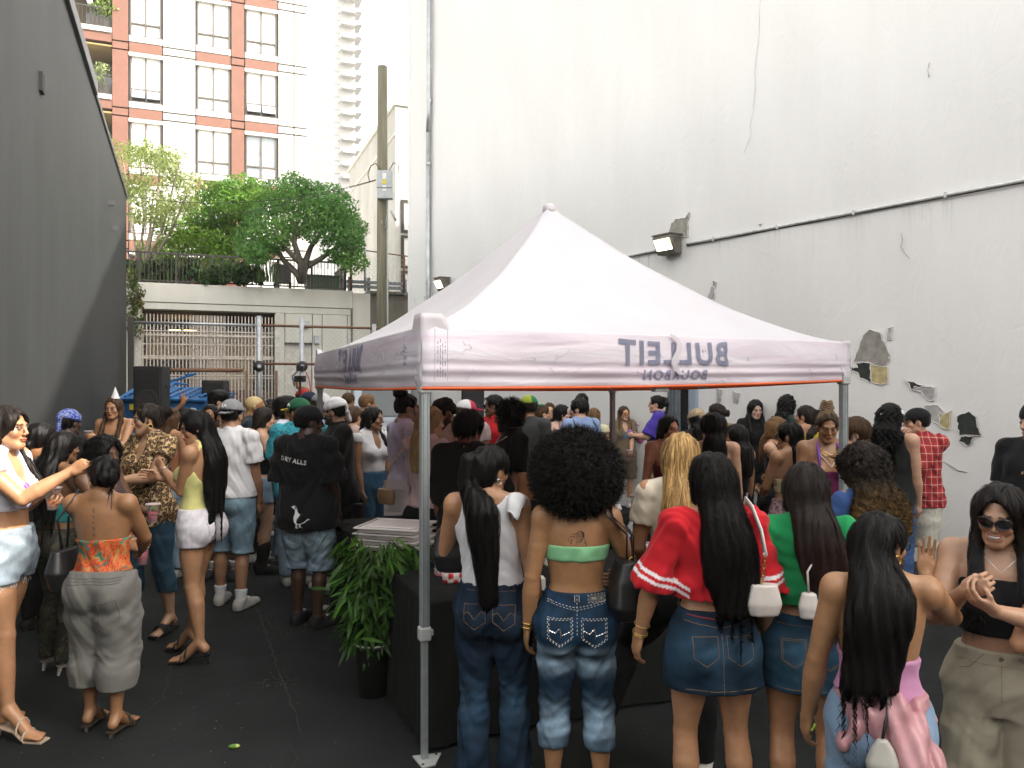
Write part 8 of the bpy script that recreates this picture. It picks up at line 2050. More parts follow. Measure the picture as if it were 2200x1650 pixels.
p.bottom((.64,.62,.66),'shorts',lo=.432,hi=.585,loose=.010,wr=.003,mat='denim');fb=p.F_bot;p.stitch(fb,[(-.13,p.z(.565)),(.13,p.z(.565))],'thread_white','waistband_seam',.0014);pockets(p,fb,p.z(.53),.07,.10,.11,'patch_grey',0,0,False,.0011)
p.bangle('L',.92,mat='silver',w=.003);p.shoes(BK,kind='heel');t=p.held('phone','dark phone in the back pocket of the white shorts','phone',p.surf(fb,-.075,p.z(.535),-1,.0));mb=MB();mb.box((0,-.004,0),(.07,.010,.10));mb.build('phone_case',MATS['black_gloss'],t,bev=.003)
p=p11=mk('man in a white tee, light denim shorts and a backwards grey cap with white letters',497,846,6.83,6,'m',(.36,.19,.11),('crop',BLK,dict(vol=.004)),[('top',(.68,.68,.70),dict(lo=.525,sleeve=.72,off=.014,box=.85,flare=.020,wr=.006))],[('bottom',(.20,.31,.38),dict(lo=.265,hi=.54,loose=.024,hem=.03,name='denim_shorts',wr=.006))],lod=0,hf=8,feet={'R':(.065,-.03,0,10),'L':(.07,.04,0,10)},aR=HANG,aL=dict(to=(.08,.14,.57)))
p.cap_hat((.22,.22,.235),turn=180);p.glasses((.004,.004,.004),(.006,.006,.006),.03,.205,name='sunglasses',size=1.15);Mc=Matrix(p.Mh.tolist()).to_4x4();q_=p.hp_(0,-.128,.195);text_obj('cap_letters','LA',.042*p.hs,MATS['print_white'],p.root,.002,Matrix.Translation(q_)@Mc@Matrix.Rotation(R(68),4,'X'),space=.7)
p.shoes((.40,.39,.36),sole=(.5,.48,.44),kind='sneaker',sock=(.66,.66,.68),laces=(.5,.5,.48));pockets(p,p.F_bot,p.z(.49),.065,.11,.12,'thread_white')
p=mk('person in black and white skate shoes hidden behind the white tee man',480,868,7.9,175,'m','deep',('crop',BLK,dict(vol=.006)),('top',BK,dict(lo=.47,sleeve=.7)),('bottom',BK,dict(lo=.28)),((.012,.012,.014),dict(sole=(.66,.66,.66),sock=(.66,.66,.66),laces=(.65,.65,.65))),lod=1)
# ---------------------------------------------------------------- middle left
p=p12=mk('man with a bleached blond buzz cut and dark beard holding a bottle',545,838,8.6,72,'m','brown',('none',(.45,.32,.12)),('top',(.02,.03,.04),dict(lo=.48,sleeve=.75)),('bottom',(1,1,1),dict(mat='camo')),((.6,.6,.56),dict(sole=(.4,.3,.15))),lod=1,scalp=(.46,.34,.15),beard=(.012,.009,.007),aR=CUPA,aL=HANG)
h=p.hand['R'];bottle(p.world(h['c']-v3(0,0,.12)),'beer_bottle','pale yellow beer bottle in the hand of the blond buzz cut man',[(.028,0),(.031,.01),(.031,.13),(.015,.19),(.013,.24)],'clear_glass',('drink_yellow',.14),None,(.05,.10,.032,'label_yellow'))
p=p13=mk('woman with long dark hair in a black top, frayed denim shorts and tall black boots',566,863,8.1,68,'f','fair',('long',DBR,dict(length=.64,w=.085)),('tube_top',BK,.585,.74,{}),('bottom',LTD,dict(lo=.42,hi=.57,loose=.016,name='denim_shorts')),(BK,dict(kind='boot',sole=(.02,.02,.02))),lod=1,hf=62,aR=CUPA,aL=CROSS)
b_=p.at(.02,-.13,.535);soft_bag(p,'grey crossbody pouch worn over the frayed denim shorts',b_,[(0,.07,.035,0,0,0),(.07,.10,.05,0,0,0),(.14,.08,.03,0,0,0)],(.30,.29,.27),[])
p=p14=mk('man with curly dark hair in an open white shirt and blue jeans',612,841,8.5,80,'m','brown',('curltop',BLK,dict(vol=.028,strands=900)),('top',(.58,.62,.72),dict(lo=.47,sleeve=1.9,off=.016,box=.6,neck='v')),('bottom',LTD,dict(loose=.03,hem=.06)),((.55,.52,.45),dict(laces=(.3,.3,.3))),lod=1,aL=HANG)
p=p15=mk('person in a teal striped shirt and a green cap with a yellow brim',643,845,7.6,-15,'m','brown',('crop',BLK,dict(vol=.006)),('top',(1,1,1),dict(mat='stripe_shirt',lo=.46,sleeve=.85,off=.03,box=.9,flare=.02)),('bottom',LTD,dict(loose=.02)),((.5,.48,.44),{}),lod=1,hf=-60);p.cap_hat((.015,.10,.045),(.55,.40,.03),-10);Mc=Matrix(p.Mh.tolist()).to_4x4();text_obj('cap_letter','A',.05,MATS['print_white'],p.root,.002,Matrix.Translation(p.hp_(-.088,.03,.185))@Mc@Matrix.Rotation(R(-78),4,'Z')@Matrix.Rotation(R(74),4,'X'))
p=p16=mk('man in a black cap and oversized black tee printed with a white duck',662,858,6.31,12,'m','dark',('mens',BLK,dict(vol=.014)),[('top',(.005,.005,.006),dict(lo=.445,sleeve=.95,off=.024,box=1.0,flare=.045,wr=.007,over=.035))],[('bottom',(.20,.29,.36),dict(lo=.255,hi=.52,loose=.036,hem=.05,name='denim_shorts',wr=.007,colfn=fade([(.6,.2)],.4,(.32,.42,.48))))],lod=0,hf=62,feet={'R':(.055,-.01,0,35),'L':(.06,.03,0,-5)},aR=HANG,aL=HANG,bw=1.04)
p.cap_hat((.006,.006,.007));text_on(p,p.F_top,'DRY ALLS',-.055,p.z(.745),.050,-1,'print_white',rot=-9,space=1.12,offset=.0012,off=.008)
DUCK=[(-.50,.62),(-.36,.70),(-.24,.66),(-.17,.52),(-.16,.36),(-.05,.28),(.18,.24),(.38,.12),(.56,.02),(.40,-.04),(.26,-.16),(.08,-.22),(.03,-.34),(.12,-.44),(-.06,-.40),(-.04,-.24),(-.14,-.26),(-.15,-.40),(-.10,-.48),(-.26,-.44),(-.20,-.26),(-.32,-.12),(-.36,.08),(-.30,.30),(-.28,.50),(-.36,.54)]
text_on(p,p.F_top,'',.035,p.z(.495),.155,-1,'print_white','duck_print',poly=DUCK);text_on(p,p.F_top,'HM',.032,p.z(.497),.030,-1,'tar','duck_letters',off=.0065)
p.shoes((.010,.010,.011),sole=(.20,.12,.05),kind='sneaker',laces=(.65,.65,.66));pockets(p,p.F_bot,p.z(.43),.07,.11,.10,'thread_white')
p=p17=mk('bearded man in a white bandana and black graphic tee facing the black cap man',722,842,7.4,-112,'m','fair',('crop',BLK,dict(vol=.004)),('top',(.008,.009,.009),dict(lo=.45,sleeve=.95,off=.022,box=.95,flare=.03)),('bottom',BK,dict(loose=.03)),((.6,.6,.6),dict(sock=(.6,.6,.6))),lod=0,hf=-84,beard=(.010,.008,.007),bw=1.1,aL=dict(to=(.05,.17,.62),hand='open',dir=(-.4,1,.2),palm=(-.2,.2,1),pole=(.8,-.5,-.6)),aR=HANG)
p.bandana((.66,.66,.68));p.glasses()
for i,(w_,m_)in enumerate(((.10,'print_red2'),(.15,'print_teal'),(.16,'print_teal'),(.15,'print_teal'),(.13,'print_bronze'),(.10,'print_bronze'),(.05,'print_white'))):
 z=p.z(.765)-i*.032;Rn=random.Random(i);x=-w_/2
 while x<w_/2:l=Rn.uniform(.012,.03);p.stitch(p.F_top,[(x,z),(x+l,z+Rn.uniform(-.006,.006)),(x+l*.5,z-.015)],m_,'chest_print',.0042,sgn=1,off=.003);x+=l+.008
p=mk('woman with pinned brown hair and a pale pink top beside the navy jersey',758,861,8.6,25,'f','fair',('bun',BRN,dict(vol=.014,side=.09)),('top',(.50,.36,.33),dict(lo=.55,sleeve=.4)),('bottom',WH,{}),((.6,.6,.6),{}),lod=1)
p=p19=mk('woman with long black hair, white cap sleeve top and blue jeans by the tent leg',800,862,7.95,128,'f',(.27,.14,.075),('long',BLK,dict(length=.66,w=.085,front=((-1,.76,.02),))),('top',WH,dict(lo=.60,sleeve=.22,off=.008,neck='v',over=0,flare=.004)),('bottom',(.03,.09,.16),dict(hi=.605)),((.02,.02,.02),{}),lod=1,hf=100,aR=HANG,aL=HANG)
b_=p.at(.15,.02,.33);soft_bag(p,'black handbag hanging from the hand of the cap sleeve woman',b_,[(0,.04,.11,0,0,0),(.2,.04,.12,0,0,0)],(.008,.008,.008),[[b_+v3(0,-.05,.2),b_+v3(0,0,.28),b_+v3(0,.05,.2)]])
p=mk('man in a navy football jersey looking right by the van',788,838,10.6,70,'m','tan',('mens',LBR,{}),('top',(.025,.05,.085),dict(lo=.47,sleeve=.7)),('bottom',BK,{}),((.5,.5,.5),{}),lod=2,beard=(.06,.03,.015),aR=CUPA);text_on(p,p.F_top,'',.09,p.z(.74),.03,1,'print_white','badge',poly=[(-.6,-.4),(.6,-.4),(0,.6)])
p=mk('person in a neon yellow shirt at the back near the van',748,836,12.4,30,'m','brown',('mens',BRN,{}),('top',(.50,.62,.10),dict(lo=.47,sleeve=.7)),('bottom',BK,{}),((.3,.3,.3),{}),lod=2)
p=mk('person in a red cap holding up a camera rig at the back',650,829,11.2,-30,'m','brown',('crop',BLK,{}),('top',BK,dict(lo=.47)),('bottom',BK,{}),((.3,.3,.3),{}),lod=2,aR=dict(to=(.0,.14,1.0),hand='grip',dir=(0,.2,1),palm=(-1,0,0)),hf=-10);p.cap_hat((.42,.02,.02))
cp=Vector((PX(645,11.0),11.0,PZ(838,11.0)));t=thing('camera_rig','black camera on a handheld gimbal raised above the crowd with a red strap','camera',cp);mb=MB();mb.tube([(0,0,-.1),(0,0,.12)],.016,8);mb.build('handle',MATS['chair_black'],t);mb=MB();mb.box((0,0,.16),(.15,.09,.09));cb_=mb.build('camera_body',MATS['speaker_black'],t,bev=.008);mb=MB();mb.lathe([(.035,0),(.04,.10)],(.02,-.05,.16),12,M=Matrix.Rotation(R(90),3,'X'));mb.build('lens',MATS['black_gloss'],cb_)
mb=MB();mb.tube([(-.08,0,.05),(-.11,0,.2),(-.02,0,.28),(.05,0,.26)],.014,6);mb.build('gimbal_arm',MATS['steel_grey'],t);mb=MB();mb.box((0,0,.31),(.10,.05,.07));mb.build('monitor',MATS['speaker_black'],t);mb=MB();mb.tube([(.08,0,.26),(.13,0,.15),(.15,0,.0),(.12,0,-.1)],.008,5);mb.build('strap',MATS['print_red2'],t)
p=mk('person in a navy cap with a yellow brim beside the red cap',664,834,10.6,35,'m','brown',('crop',BLK,{}),('top',(.05,.05,.06),dict(lo=.47)),('bottom',BK,{}),((.3,.3,.3),{}),lod=2);p.cap_hat((.015,.02,.04),(.5,.38,.05))
p=mk('man in a grey and white cap with glasses looking down behind the bandana man',690,836,9.2,110,'m','fair',('mens',BRN,{}),('top',(.25,.32,.45),dict(lo=.47)),('bottom',BK,{}),((.3,.3,.3),{}),lod=2,beard=(.05,.03,.02));p.cap_hat((.20,.21,.24),panel=(.5,.5,.5));p.glasses(dark=False,name='glasses')
p=mk('man with dark curls turning round in front of the second loudspeaker',467,828,10.2,70,'m','fair',('curltop',BLK,dict(vol=.02)),('top',(.10,.10,.11),dict(lo=.47)),('bottom',BK,{}),((.3,.3,.3),{}),lod=1)
p=mk('woman with a dark face peeking between the grey cap and the yellow halter woman',452,858,9.0,170,'f','brown',('long',BLK,dict(length=.7)),('top',(.3,.25,.2),dict(lo=.56,sleeve=.3)),('bottom',BK,{}),((.3,.3,.3),{}),lod=2)
p=mk('tattooed guest raising an open hand in front of the dumpster',425,872,9.6,178,'f','brown',('long',BLK,dict(length=.7)),('top',BK,dict(lo=.56,sleeve=0,neck='tank')),('bottom',BK,{}),((.3,.3,.3),{}),lod=1,aR=dict(to=(.07,.10,1.035),hand='open',dir=(0,-.1,1),palm=(0,1,0),pole=(1,.2,-.4)))
p=mk('woman with long light brown hair seen from behind next to the leopard top',366,864,7.9,15,'f','tan',('long',BRN,dict(length=.62,w=.085)),('tube_top',(.3,.12,.06),.60,.72,{}),('bottom',LTD,{}),((.3,.3,.3),{}),lod=1)
p=mk('person with a short dark bob between the brown haired woman and the dumpster',398,866,9.4,30,'f','brown',('bob',BLK,dict(length=.82)),('top',(.10,.16,.18),dict(lo=.55)),('bottom',BK,{}),((.3,.3,.3),{}),lod=2)
p=mk('person in a dark brown cap behind the blond buzz cut man',553,846,9.9,40,'m','deep',('crop',BLK,{}),('top',(.06,.05,.04),dict(lo=.47)),('bottom',BK,{}),((.3,.3,.3),{}),lod=2);p.cap_hat((.05,.035,.025))
p=mk('woman with a black bob and blond tips at the back',582,848,11.0,20,'f','tan',('bob',BLK,dict(length=.78,w=.085,tips=(.35,.25,.1))),('top',(.12,.14,.06),dict(lo=.55)),('bottom',BK,{}),((.3,.3,.3),{}),lod=2)
# ---------------------------------------------------------------- under the tent
p=p25=mk('tall man in a lavender white tee with curls tied up and a long thin plait',872,832,7.2,62,'m',(.40,.23,.15),('crop',BLK,dict(vol=.006)),('top',(.60,.54,.68),dict(lo=.49,sleeve=.75,off=.016,box=.85,flare=.018)),('bottom',(.02,.02,.022),dict(loose=.02)),((.3,.3,.3),{}),lod=0,hf=74,aR=HANG,aL=HANG)
F=Fld();F.ell(p.hp_(0,-.06,.235),v3(.075,.06,.045)*p.hs,.01);F.whole(lambda X,Y,Z:(.010*np.sin(X*110)*np.sin(Y*100)*np.sin(Z*95)).astype(np.float32),'d');p.part('curl_bun',F,BLK,'hair',r=.008);p.line([p.hp_(.06,.04,.16),p.hp_(.075,.05,.06),p.hp_(.07,.06,-.06)],.006,'hair_dark' if 'hair_dark' in MATS else 'tar','plait');p.line([p.hp_(.05,.0,-.05),p.at(.04,.075,.80),p.at(0,.085,.76),p.at(-.04,.075,.80),p.hp_(-.05,.0,-.05)],.003,'silver','chain')
p=p26=mk('blond woman in a white cold shoulder blouse just behind the front tent leg',922,856,6.1,40,'f','fair',('long',(.30,.20,.09),dict(length=.70,w=.085,tips=(.40,.28,.12))),('top',(.58,.44,.45),dict(lo=.55,sleeve=1.5,off=.014,box=.4,wr=.007)),('bottom',BK,dict(hi=.6)),((.3,.3,.3),{}),lod=1,hf=60,aR=FACE,aL=dict(to=(.05,.16,.64)))
b_=p.at(-.03,-.155,.50);S=p.sh['R'];soft_bag(p,'tan chain strap shoulder bag with a gold ring clasp left of the tent leg',p.at(-.16,-.10,.555),[(0,.085,.03,0,0,0),(.06,.095,.04,0,0,0),(.12,.085,.03,0,0,0)],(.24,.15,.08),[[p.at(-.20,-.09,.60),p.at(-.12,-.10,.74),p.sh['L']+v3(.03,-.01,.05)]],chain=True)
p=mk('man with neat cornrows in a beige tee looking down under the tent',962,838,6.9,-150,'m','brown',('crop',(.010,.008,.007),dict(vol=.004)),('top',(.50,.42,.34),dict(lo=.47,sleeve=.9,off=.022,box=.9)),('bottom',BK,{}),((.3,.3,.3),{}),lod=1,hp=22,hf=-130,aR=CUPA,aL=dict(to=(.04,.17,.66)),beard=(.015,.01,.008));
for k in range(-3,4):p.line([p.hp_(k*.018,.075-abs(k)*.006,.195-abs(k)*.004),p.hp_(k*.021,.01,.236-abs(k)*.006),p.hp_(k*.018,-.08,.215-abs(k)*.008)],.0075,'tar','braid')
p=p28=mk('man with thick black hair in a black shirt behind the bar, back turned',1006,868,5.75,12,'m',(.30,.10,.06),('mens',BLK,dict(vol=.022,strands=500)),('top',(.006,.006,.006),dict(lo=.47,sleeve=1.3,off=.018,box=.7)),('bottom',BK,{}),((.02,.02,.02),{}),lod=1,hf=45,aR=CUPA,bw=1.08)
p=mk('person in a red and white trucker cap under the tent',1002,850,8.6,-15,'m','fair',('crop',BRN,{}),('top',(.4,.3,.3),dict(lo=.47)),('bottom',BK,{}),((.3,.3,.3),{}),lod=1,hf=70);p.cap_hat((.62,.60,.60),(.40,.02,.06),panel=(.42,.03,.07));p.glasses(dark=False,name='glasses')
p=mk('man in dark sunglasses and a red shirt touching his chin',1062,838,9.2,-120,'m','deep',('buzz',BLK,dict(vol=.012)),('top',(.48,.015,.02),dict(lo=.47,sleeve=.7)),('bottom',BK,{}),((.3,.3,.3),{}),lod=1,hf=-95,aR=FACE);p.glasses()
p=p31=mk('man with a curly afro, wire glasses, black tee and beaded necklace facing left',1096,845,6.7,-105,'m',(.30,.17,.10),('afro',BLK,dict(w=.125,strands=2200)),('top',(.006,.006,.007),dict(lo=.46,sleeve=.85,off=.02,box=.9)),('bottom',BK,{}),((.3,.3,.3),{}),lod=0,hf=-92,ht_=.045,beard=(.012,.01,.008),aL=HANG,aR=HANG);p.glasses((.5,.5,.5),(.35,.30,.22),dark=False,name='glasses')
p.line([p.hp_(.05,-.03,-.04),p.at(.055,.045,.825),p.at(0,.080,.79),p.at(-.055,.045,.825),p.hp_(-.05,-.03,-.04)],.0055,'pearl','bead_necklace')
p=mk('person in a green and yellow cap and grey tee behind the curly afro man',1136,840,8.7,20,'m','tan',('crop',DBR,{}),('top',(.06,.065,.065),dict(lo=.47,sleeve=.8,off=.02,box=.8)),('bottom',BK,{}),((.3,.3,.3),{}),lod=1,hf=-20);p.cap_hat((.30,.36,.04),(.02,.16,.06),100,panel=(.02,.16,.06))
p=mk('server with dark red pinned hair behind the bar table',1168,938,5.75,10,'f','brown',('bun',(.05,.010,.008),dict(vol=.02)),('tube_top',BK,.58,.72,{}),('bottom',BK,{}),((.02,.02,.02),{}),lod=1,hf=-30);p.earring('L',.02,'silver')
# ---------------------------------------------------------------- row along the white wall
p=p33=mk('woman with a brown ponytail and sunglasses on her head in a pale blue polo',1164,860,10.2,75,'f','fair',('pony',BRN,dict(length=.86)),('top',(.50,.56,.66),dict(lo=.56,sleeve=.55)),('bottom',WH,{}),((.5,.5,.5),{}),lod=1,hf=78,aR=CROSS);p.glasses((.08,.10,.13),(.02,.02,.02),.075,.03)
p=mk('laughing woman with long brown hair between the polo woman and the red halter woman',1180,857,11.4,175,'f','fair',('long',BRN,dict(length=.68)),('top',(.03,.025,.025),dict(lo=.56,sleeve=1.6)),('bottom',BK,{}),((.3,.3,.3),{}),lod=1,smile=True)
p=p35=mk('woman with long straight black hair in a red halter top, arms folded',1206,860,10.2,150,'f','pale',('long',BLK,dict(length=.66,w=.09)),[('tube_top',(.45,.015,.03),.60,.72,{})],('bottom',BK,{}),((.3,.3,.3),{}),lod=1,hf=95,aR=CROSS,aL=CROSS);p.line([p.at(.045,.075,.725),p.at(.03,.03,.84)],.007,'print_red2','halter_strap');p.line([p.at(-.045,.075,.725),p.at(-.03,.03,.84)],.007,'print_red2','halter_strap')
p=p36=mk('man with short black hair in a light blue shirt wearing a navy strap bag',1246,848,9.6,-25,'m','fair',('mens',BLK,dict(vol=.020)),('top',(.24,.33,.54),dict(lo=.47,sleeve=.8,off=.02,box=.7)),('bottom',(.03,.03,.04),{}),((.3,.3,.3),{}),lod=1,hf=-72,hp=4,aL=CHEST);soft_bag(p,'navy sling strap across the back of the light blue shirt',p.at(.06,-.09,.78),[(0,.012,.008,0,0,0),(.02,.012,.008,0,0,0)],(.02,.025,.04),[[p.at(.075,-.02,.845),p.at(.08,-.085,.79),p.at(.09,-.095,.66),p.at(.13,-.02,.60)],[p.at(-.075,-.02,.845),p.at(-.08,-.085,.79),p.at(-.09,-.095,.66),p.at(-.13,-.02,.60)]],name='sling_strap',cat='bag strap')
p=mk('tall dark skinned man behind the light blue shirt man',1250,837,11.2,175,'m','dark',('mens',BLK,{}),('top',BK,dict(lo=.47)),('bottom',BK,{}),((.3,.3,.3),{}),lod=1)
p=mk('woman with straight dark blond hair in a pale yellow top seen from behind',1276,868,10.6,20,'f','fair',('long',LBR,dict(length=.70,w=.085,tips=(.30,.19,.08))),('top',(.62,.58,.36),dict(lo=.56,sleeve=.2)),('bottom',BK,{}),((.3,.3,.3),{}),lod=1)
p=p39=mk('woman in amber sunglasses with a khaki baseball shirt and shorts leaning near the white wall',1340,865,12.1,168,'f','fair',('long',BRN,dict(length=.72,w=.085,front=((1,.74,.028),(-1,.74,.028)),tips=(.25,.15,.06))),('top',(.16,.125,.082),dict(lo=.45,sleeve=.95,off=.022,box=.8,neck='v',flare=.025)),('bottom',(.13,.105,.07),dict(lo=.29,hi=.55,loose=.035,mat='cloth',name='shorts')),((.66,.66,.66),dict(sock=(.66,.66,.66))),lod=1,hf=160,aL=dict(to=(.02,.15,.55),hand='grip',dir=(-.3,.8,-.3),palm=(-1,0,0)),aR=HANG);p.glasses((.50,.17,.01),(.2,.12,.05));text_on(p,p.F_top,'Wor',-.03,p.z(.70),.12,1,'print_blue',rot=8,shear=.2,offset=.004)
cup_of(p,'L','small red drink held low by the khaki shirt woman','drink_red');b_=p.at(-.16,.02,.63);soft_bag(p,'bright pink shoulder bag under the arm of the khaki shirt woman',b_,[(0,.05,.09,0,0,0),(.08,.06,.13,0,0,0),(.16,.03,.10,0,0,0)],(.52,.10,.32),[over_shoulder(p,'L',b_+v3(0,0,.15))])
p=p40=mk('woman with a high black braid in a purple and yellow jersey and white skirt',1412,840,10.9,-68,'f','fair',('bun',BLK,dict(vol=.008)),('top',(.06,.035,.30),dict(lo=.54,sleeve=.9,off=.022,box=.8,flare=.03)),('skirt',(.60,.58,.56),dict(lo=.40,hi=.56,mat='cloth')),((.5,.5,.5),{}),lod=1,hf=-84,aL=CUPA,aR=CUPA);p.line([p.hp_(0,-.08,.20),p.hp_(0,-.135,.19),p.hp_(0,-.15,.08),p.hp_(0,-.13,-.05),p.hp_(0,-.12,-.18)],[.028,.034,.028,.022,.012],'tar','braid')
text_on(p,p.F_top,'9',.05,p.z(.66),.24,1,'print_yellow',offset=.012);t=p.held('drink_can','purple drink can held up by the purple jersey woman','can',p.hand['L']['c']-v3(0,0,.05));simple('can_purple',(.30,.14,.50),.3,.4);mb=MB();mb.lathe([(.022,0),(.028,.008),(.028,.105),(.022,.12)],n=14);mb.build('can_body',MATS['can_purple'],t,True);mb=MB();mb.lathe([(.02,.12),(.021,.122)],n=14);mb.build('can_top',MATS['silver'],t)
q_=p.sh['L']*.55+p.el['L']*.45;t=MB();sd_=nrm(v3(-1,0,.1));t.add([q_+sd_*.075+v3(0,a,b_)for a,b_ in((-.04,-.05),(.01,-.03),(.045,.05),(.02,.015),(-.01,.04),(-.015,.0),(-.045,.0))],[(0,1,2,3,4,5,6)]);t.build('sleeve_emblem',MATS['print_white'],p.root)
b_=p.at(-.12,-.06,.50);soft_bag(p,'green slouch bag hanging behind the white skirt',b_,[(0,.05,.08,0,0,0),(.1,.06,.11,0,0,0),(.2,.02,.05,0,0,0)],(.015,.12,.05),[over_shoulder(p,'L',b_+v3(0,0,.19))])
# ---------------------------------------------------------------- right of the tent, middle distance
p=p41=mk('woman in a dark red strapless top holding a small black handbag',1436,880,7.1,165,'f',(.38,.16,.085),('long',BLK,dict(length=.70,w=.085)),('tube_top',(.16,.01,.015),.55,.715,{}),('skirt',(.45,.26,.30),dict(lo=.10,hem=.14,mat='cloth')),((.3,.3,.3),{}),lod=1,hf=150,aR=dict(to=(.17,.10,.50),hand='fist',pole=(.6,-.8,0)),aL=HANG);h=p.hand['R'];b_=h['c']-v3(0,0,.27)
t=soft_bag(p,'small boxy black handbag with a gold letter held over the back table',b_,[(0,.10,.05,0,0,0),(.10,.10,.05,0,0,0),(.19,.075,.04,0,0,0)],(.006,.006,.007),[[b_+v3(-.05,0,.18),b_+v3(-.04,0,.25),b_+v3(.04,0,.25),b_+v3(.05,0,.18)]],name='handbag');mb=MB();mb.tube([(-.03,.055,.15),(-.03,.055,.125),(-.02,.055,.115),(-.01,.055,.125),(-.01,.055,.15)],.004,5);mb.build('gold_letter',MATS['gold'],t)
p=mk('woman in a shiny bronze patterned headscarf by the steel door',1497,868,8.4,-10,'f','brown',('bob',BLK,dict(length=.78)),('top',BK,dict(lo=.56,sleeve=.3)),('bottom',BK,{}),((.3,.3,.3),{}),lod=1,hf=-30);p.bandana((.3,.2,.1),'scarf_print',False,'headscarf')
p=p43=mk('woman with thick straight black hair and bare shoulders behind the blond woman',1532,874,6.6,8,'f','fair',('long',BLK,dict(length=.74,w=.10,vol=.02,strands=600)),('tube_top',BK,.56,.70,{}),('bottom',BK,{}),((.3,.3,.3),{}),lod=1,hf=-35)
p=mk('person with brown hair and a tan scrunchie at the back by the steel door',1540,858,9.6,10,'f','fair',('bun',DBR,dict(vol=.016)),('top',(.3,.2,.1),dict(lo=.56,sleeve=.4)),('bottom',BK,{}),((.3,.3,.3),{}),lod=1,hf=-60)
p=p45=mk('woman with dark hair turned left, bare shouldered beside the red jersey woman',1582,898,6.9,-40,'f','tan',('long',BLK,dict(length=.70,w=.09)),('tube_top',BK,.56,.71,{}),('bottom',BK,{}),((.3,.3,.3),{}),lod=1,hf=-75,aL=CHEST)
p=p46=mk('pale woman with long black hair and bangs in a black tee against the white wall',1622,850,10.2,176,'f','pale',('long',BLK,dict(length=.70,w=.11,vol=.018,hairline=.012,front=((1,.74,.03),(-1,.74,.03)))),('top',BK,dict(lo=.50,sleeve=.5,box=.5)),('bottom',BK,{}),((.02,.02,.02),{}),lod=1,hp=6,aR=HANG)
p=mk('person with fluffy golden hair between the black tee woman and the dark curls',1655,856,11.2,20,'f','fair',('curly',(.36,.23,.09),dict(length=.80,w=.09,vol=.03)),('top',(.4,.3,.2),dict(lo=.56)),('bottom',BK,{}),((.3,.3,.3),{}),lod=1)
p=mk('person with big dark curls in front of the white wall',1692,842,9.9,60,'f','tan',('curly',BLK,dict(length=.74,w=.11,vol=.035)),('top',(.03,.05,.05),dict(lo=.5,sleeve=.6)),('bottom',BK,{}),((.3,.3,.3),{}),lod=1)
p=p49=mk('woman with light brown hair in a black top with gold strap buckles, facing right',1668,883,7.3,118,'f','fair',('long',LBR,dict(length=.72,w=.085)),('top',BK,dict(lo=.54,sleeve=0,neck='tank',off=.008)),('bottom',BK,{}),((.02,.02,.02),{}),lod=1,hf=82,aR=dict(to=(.02,.19,.60),hand='open',dir=(-.2,1,.1),palm=(-.3,0,1)),aL=CHEST);p.earring('R',.022);mb=MB();q_=p.at(.075,.062,.80);mb.tube([q_+v3(.014*math.cos(a),.0,.014*math.sin(a))for a in np.linspace(0,6.28,11)],.004,5,cap=False);mb.build('strap_buckle',MATS['gold'],p.root)
p=p50=mk('woman with a sleek black ponytail, striped cream bandeau and mauve printed trousers',1697,893,6.5,-20,'f',(.42,.235,.13),('pony_low',BLK,dict(length=.62,w=.055,strands=700)),[('tube_top',(.52,.47,.28),.63,.70,dict(frills=.004))],('bottom',(1,1,1),dict(mat='floral',hi=.60,loose=.014,hem=.04,name='printed_trousers')),((.5,.4,.4),{}),lod=0,hf=-62,aL=dict(to=(.03,.17,.60),hand='soft',dir=(-.2,1,.1),palm=(-.4,0,1),pole=(.8,-.7,-.5)),aR=CUPA);p.line([p.at(.03,.0,.845),p.at(.09,-.045,.80),p.at(.10,-.04,.70)],.006,'paper','cream_strap');p.glasses((.02,.02,.02),(.01,.01,.01));p.bangle('L',.93,w=.004)
b_=p.at(-.14,.17,.47);soft_bag(p,'small lilac beaded purse hanging from a wrist',b_,[(0,.04,.03,0,0,0),(.05,.06,.04,0,0,0),(.10,.03,.02,0,0,0)],(.42,.28,.40),[[b_+v3(0,0,.1),b_+v3(.02,.0,.24)]],name='purse')
p=mk('woman with a dark ponytail in a bright yellow top',1732,860,8.5,10,'f','tan',('pony',DBR,dict(length=.70,w=.08)),('top',(.62,.50,.02),dict(lo=.56,sleeve=0,neck='tank')),('bottom',BK,{}),((.3,.3,.3),{}),lod=1,hf=-50);p.earring('R',.02)
p=p52=mk('smiling woman with golden braids in a bun, purple halter straps and pearl necklaces',1776,866,6.2,184,'f',(.33,.17,.085),('slick',(.035,.02,.010),dict(vol=.010)),('tube_top',(.10,.01,.05),.56,.70,{}),('bottom',BK,{}),((.3,.3,.3),{}),lod=0,hf=192,hp=12)
for k in range(-6,7):
 a=k/6;p.line([p.hp_(a*.066,.078-abs(a)*.05,.190-abs(a)*.035),p.hp_(a*.074,.02,.238-a*a*.05),p.hp_(a*.045,-.05,.262-a*a*.03)],.0062,'braid_gold' if 'braid_gold' in MATS else('gold_hair' if not simple('braid_gold',(.13,.075,.025),.5,var=.5,nscale=120,stretch=(1,1,4))else 'braid_gold'),'braid')
mb=MB()
for k in range(5):mb.tube([p.hp_((.050-k*.004)*math.cos(a),-.055+(.045-k*.004)*math.sin(a),.252+.012*k+.006*math.sin(3*a+k))for a in np.linspace(0,6.283,17)],.0095,5,cap=False)
mb.build('braid_bun',MATS['braid_gold'],p.root)
for s in(-1,1):p.line([p.at(s*.05,.072,.715),p.at(s*.05,.06,.79),p.at(s*.035,.0,.85)],.012,'print_purple','halter_strap')
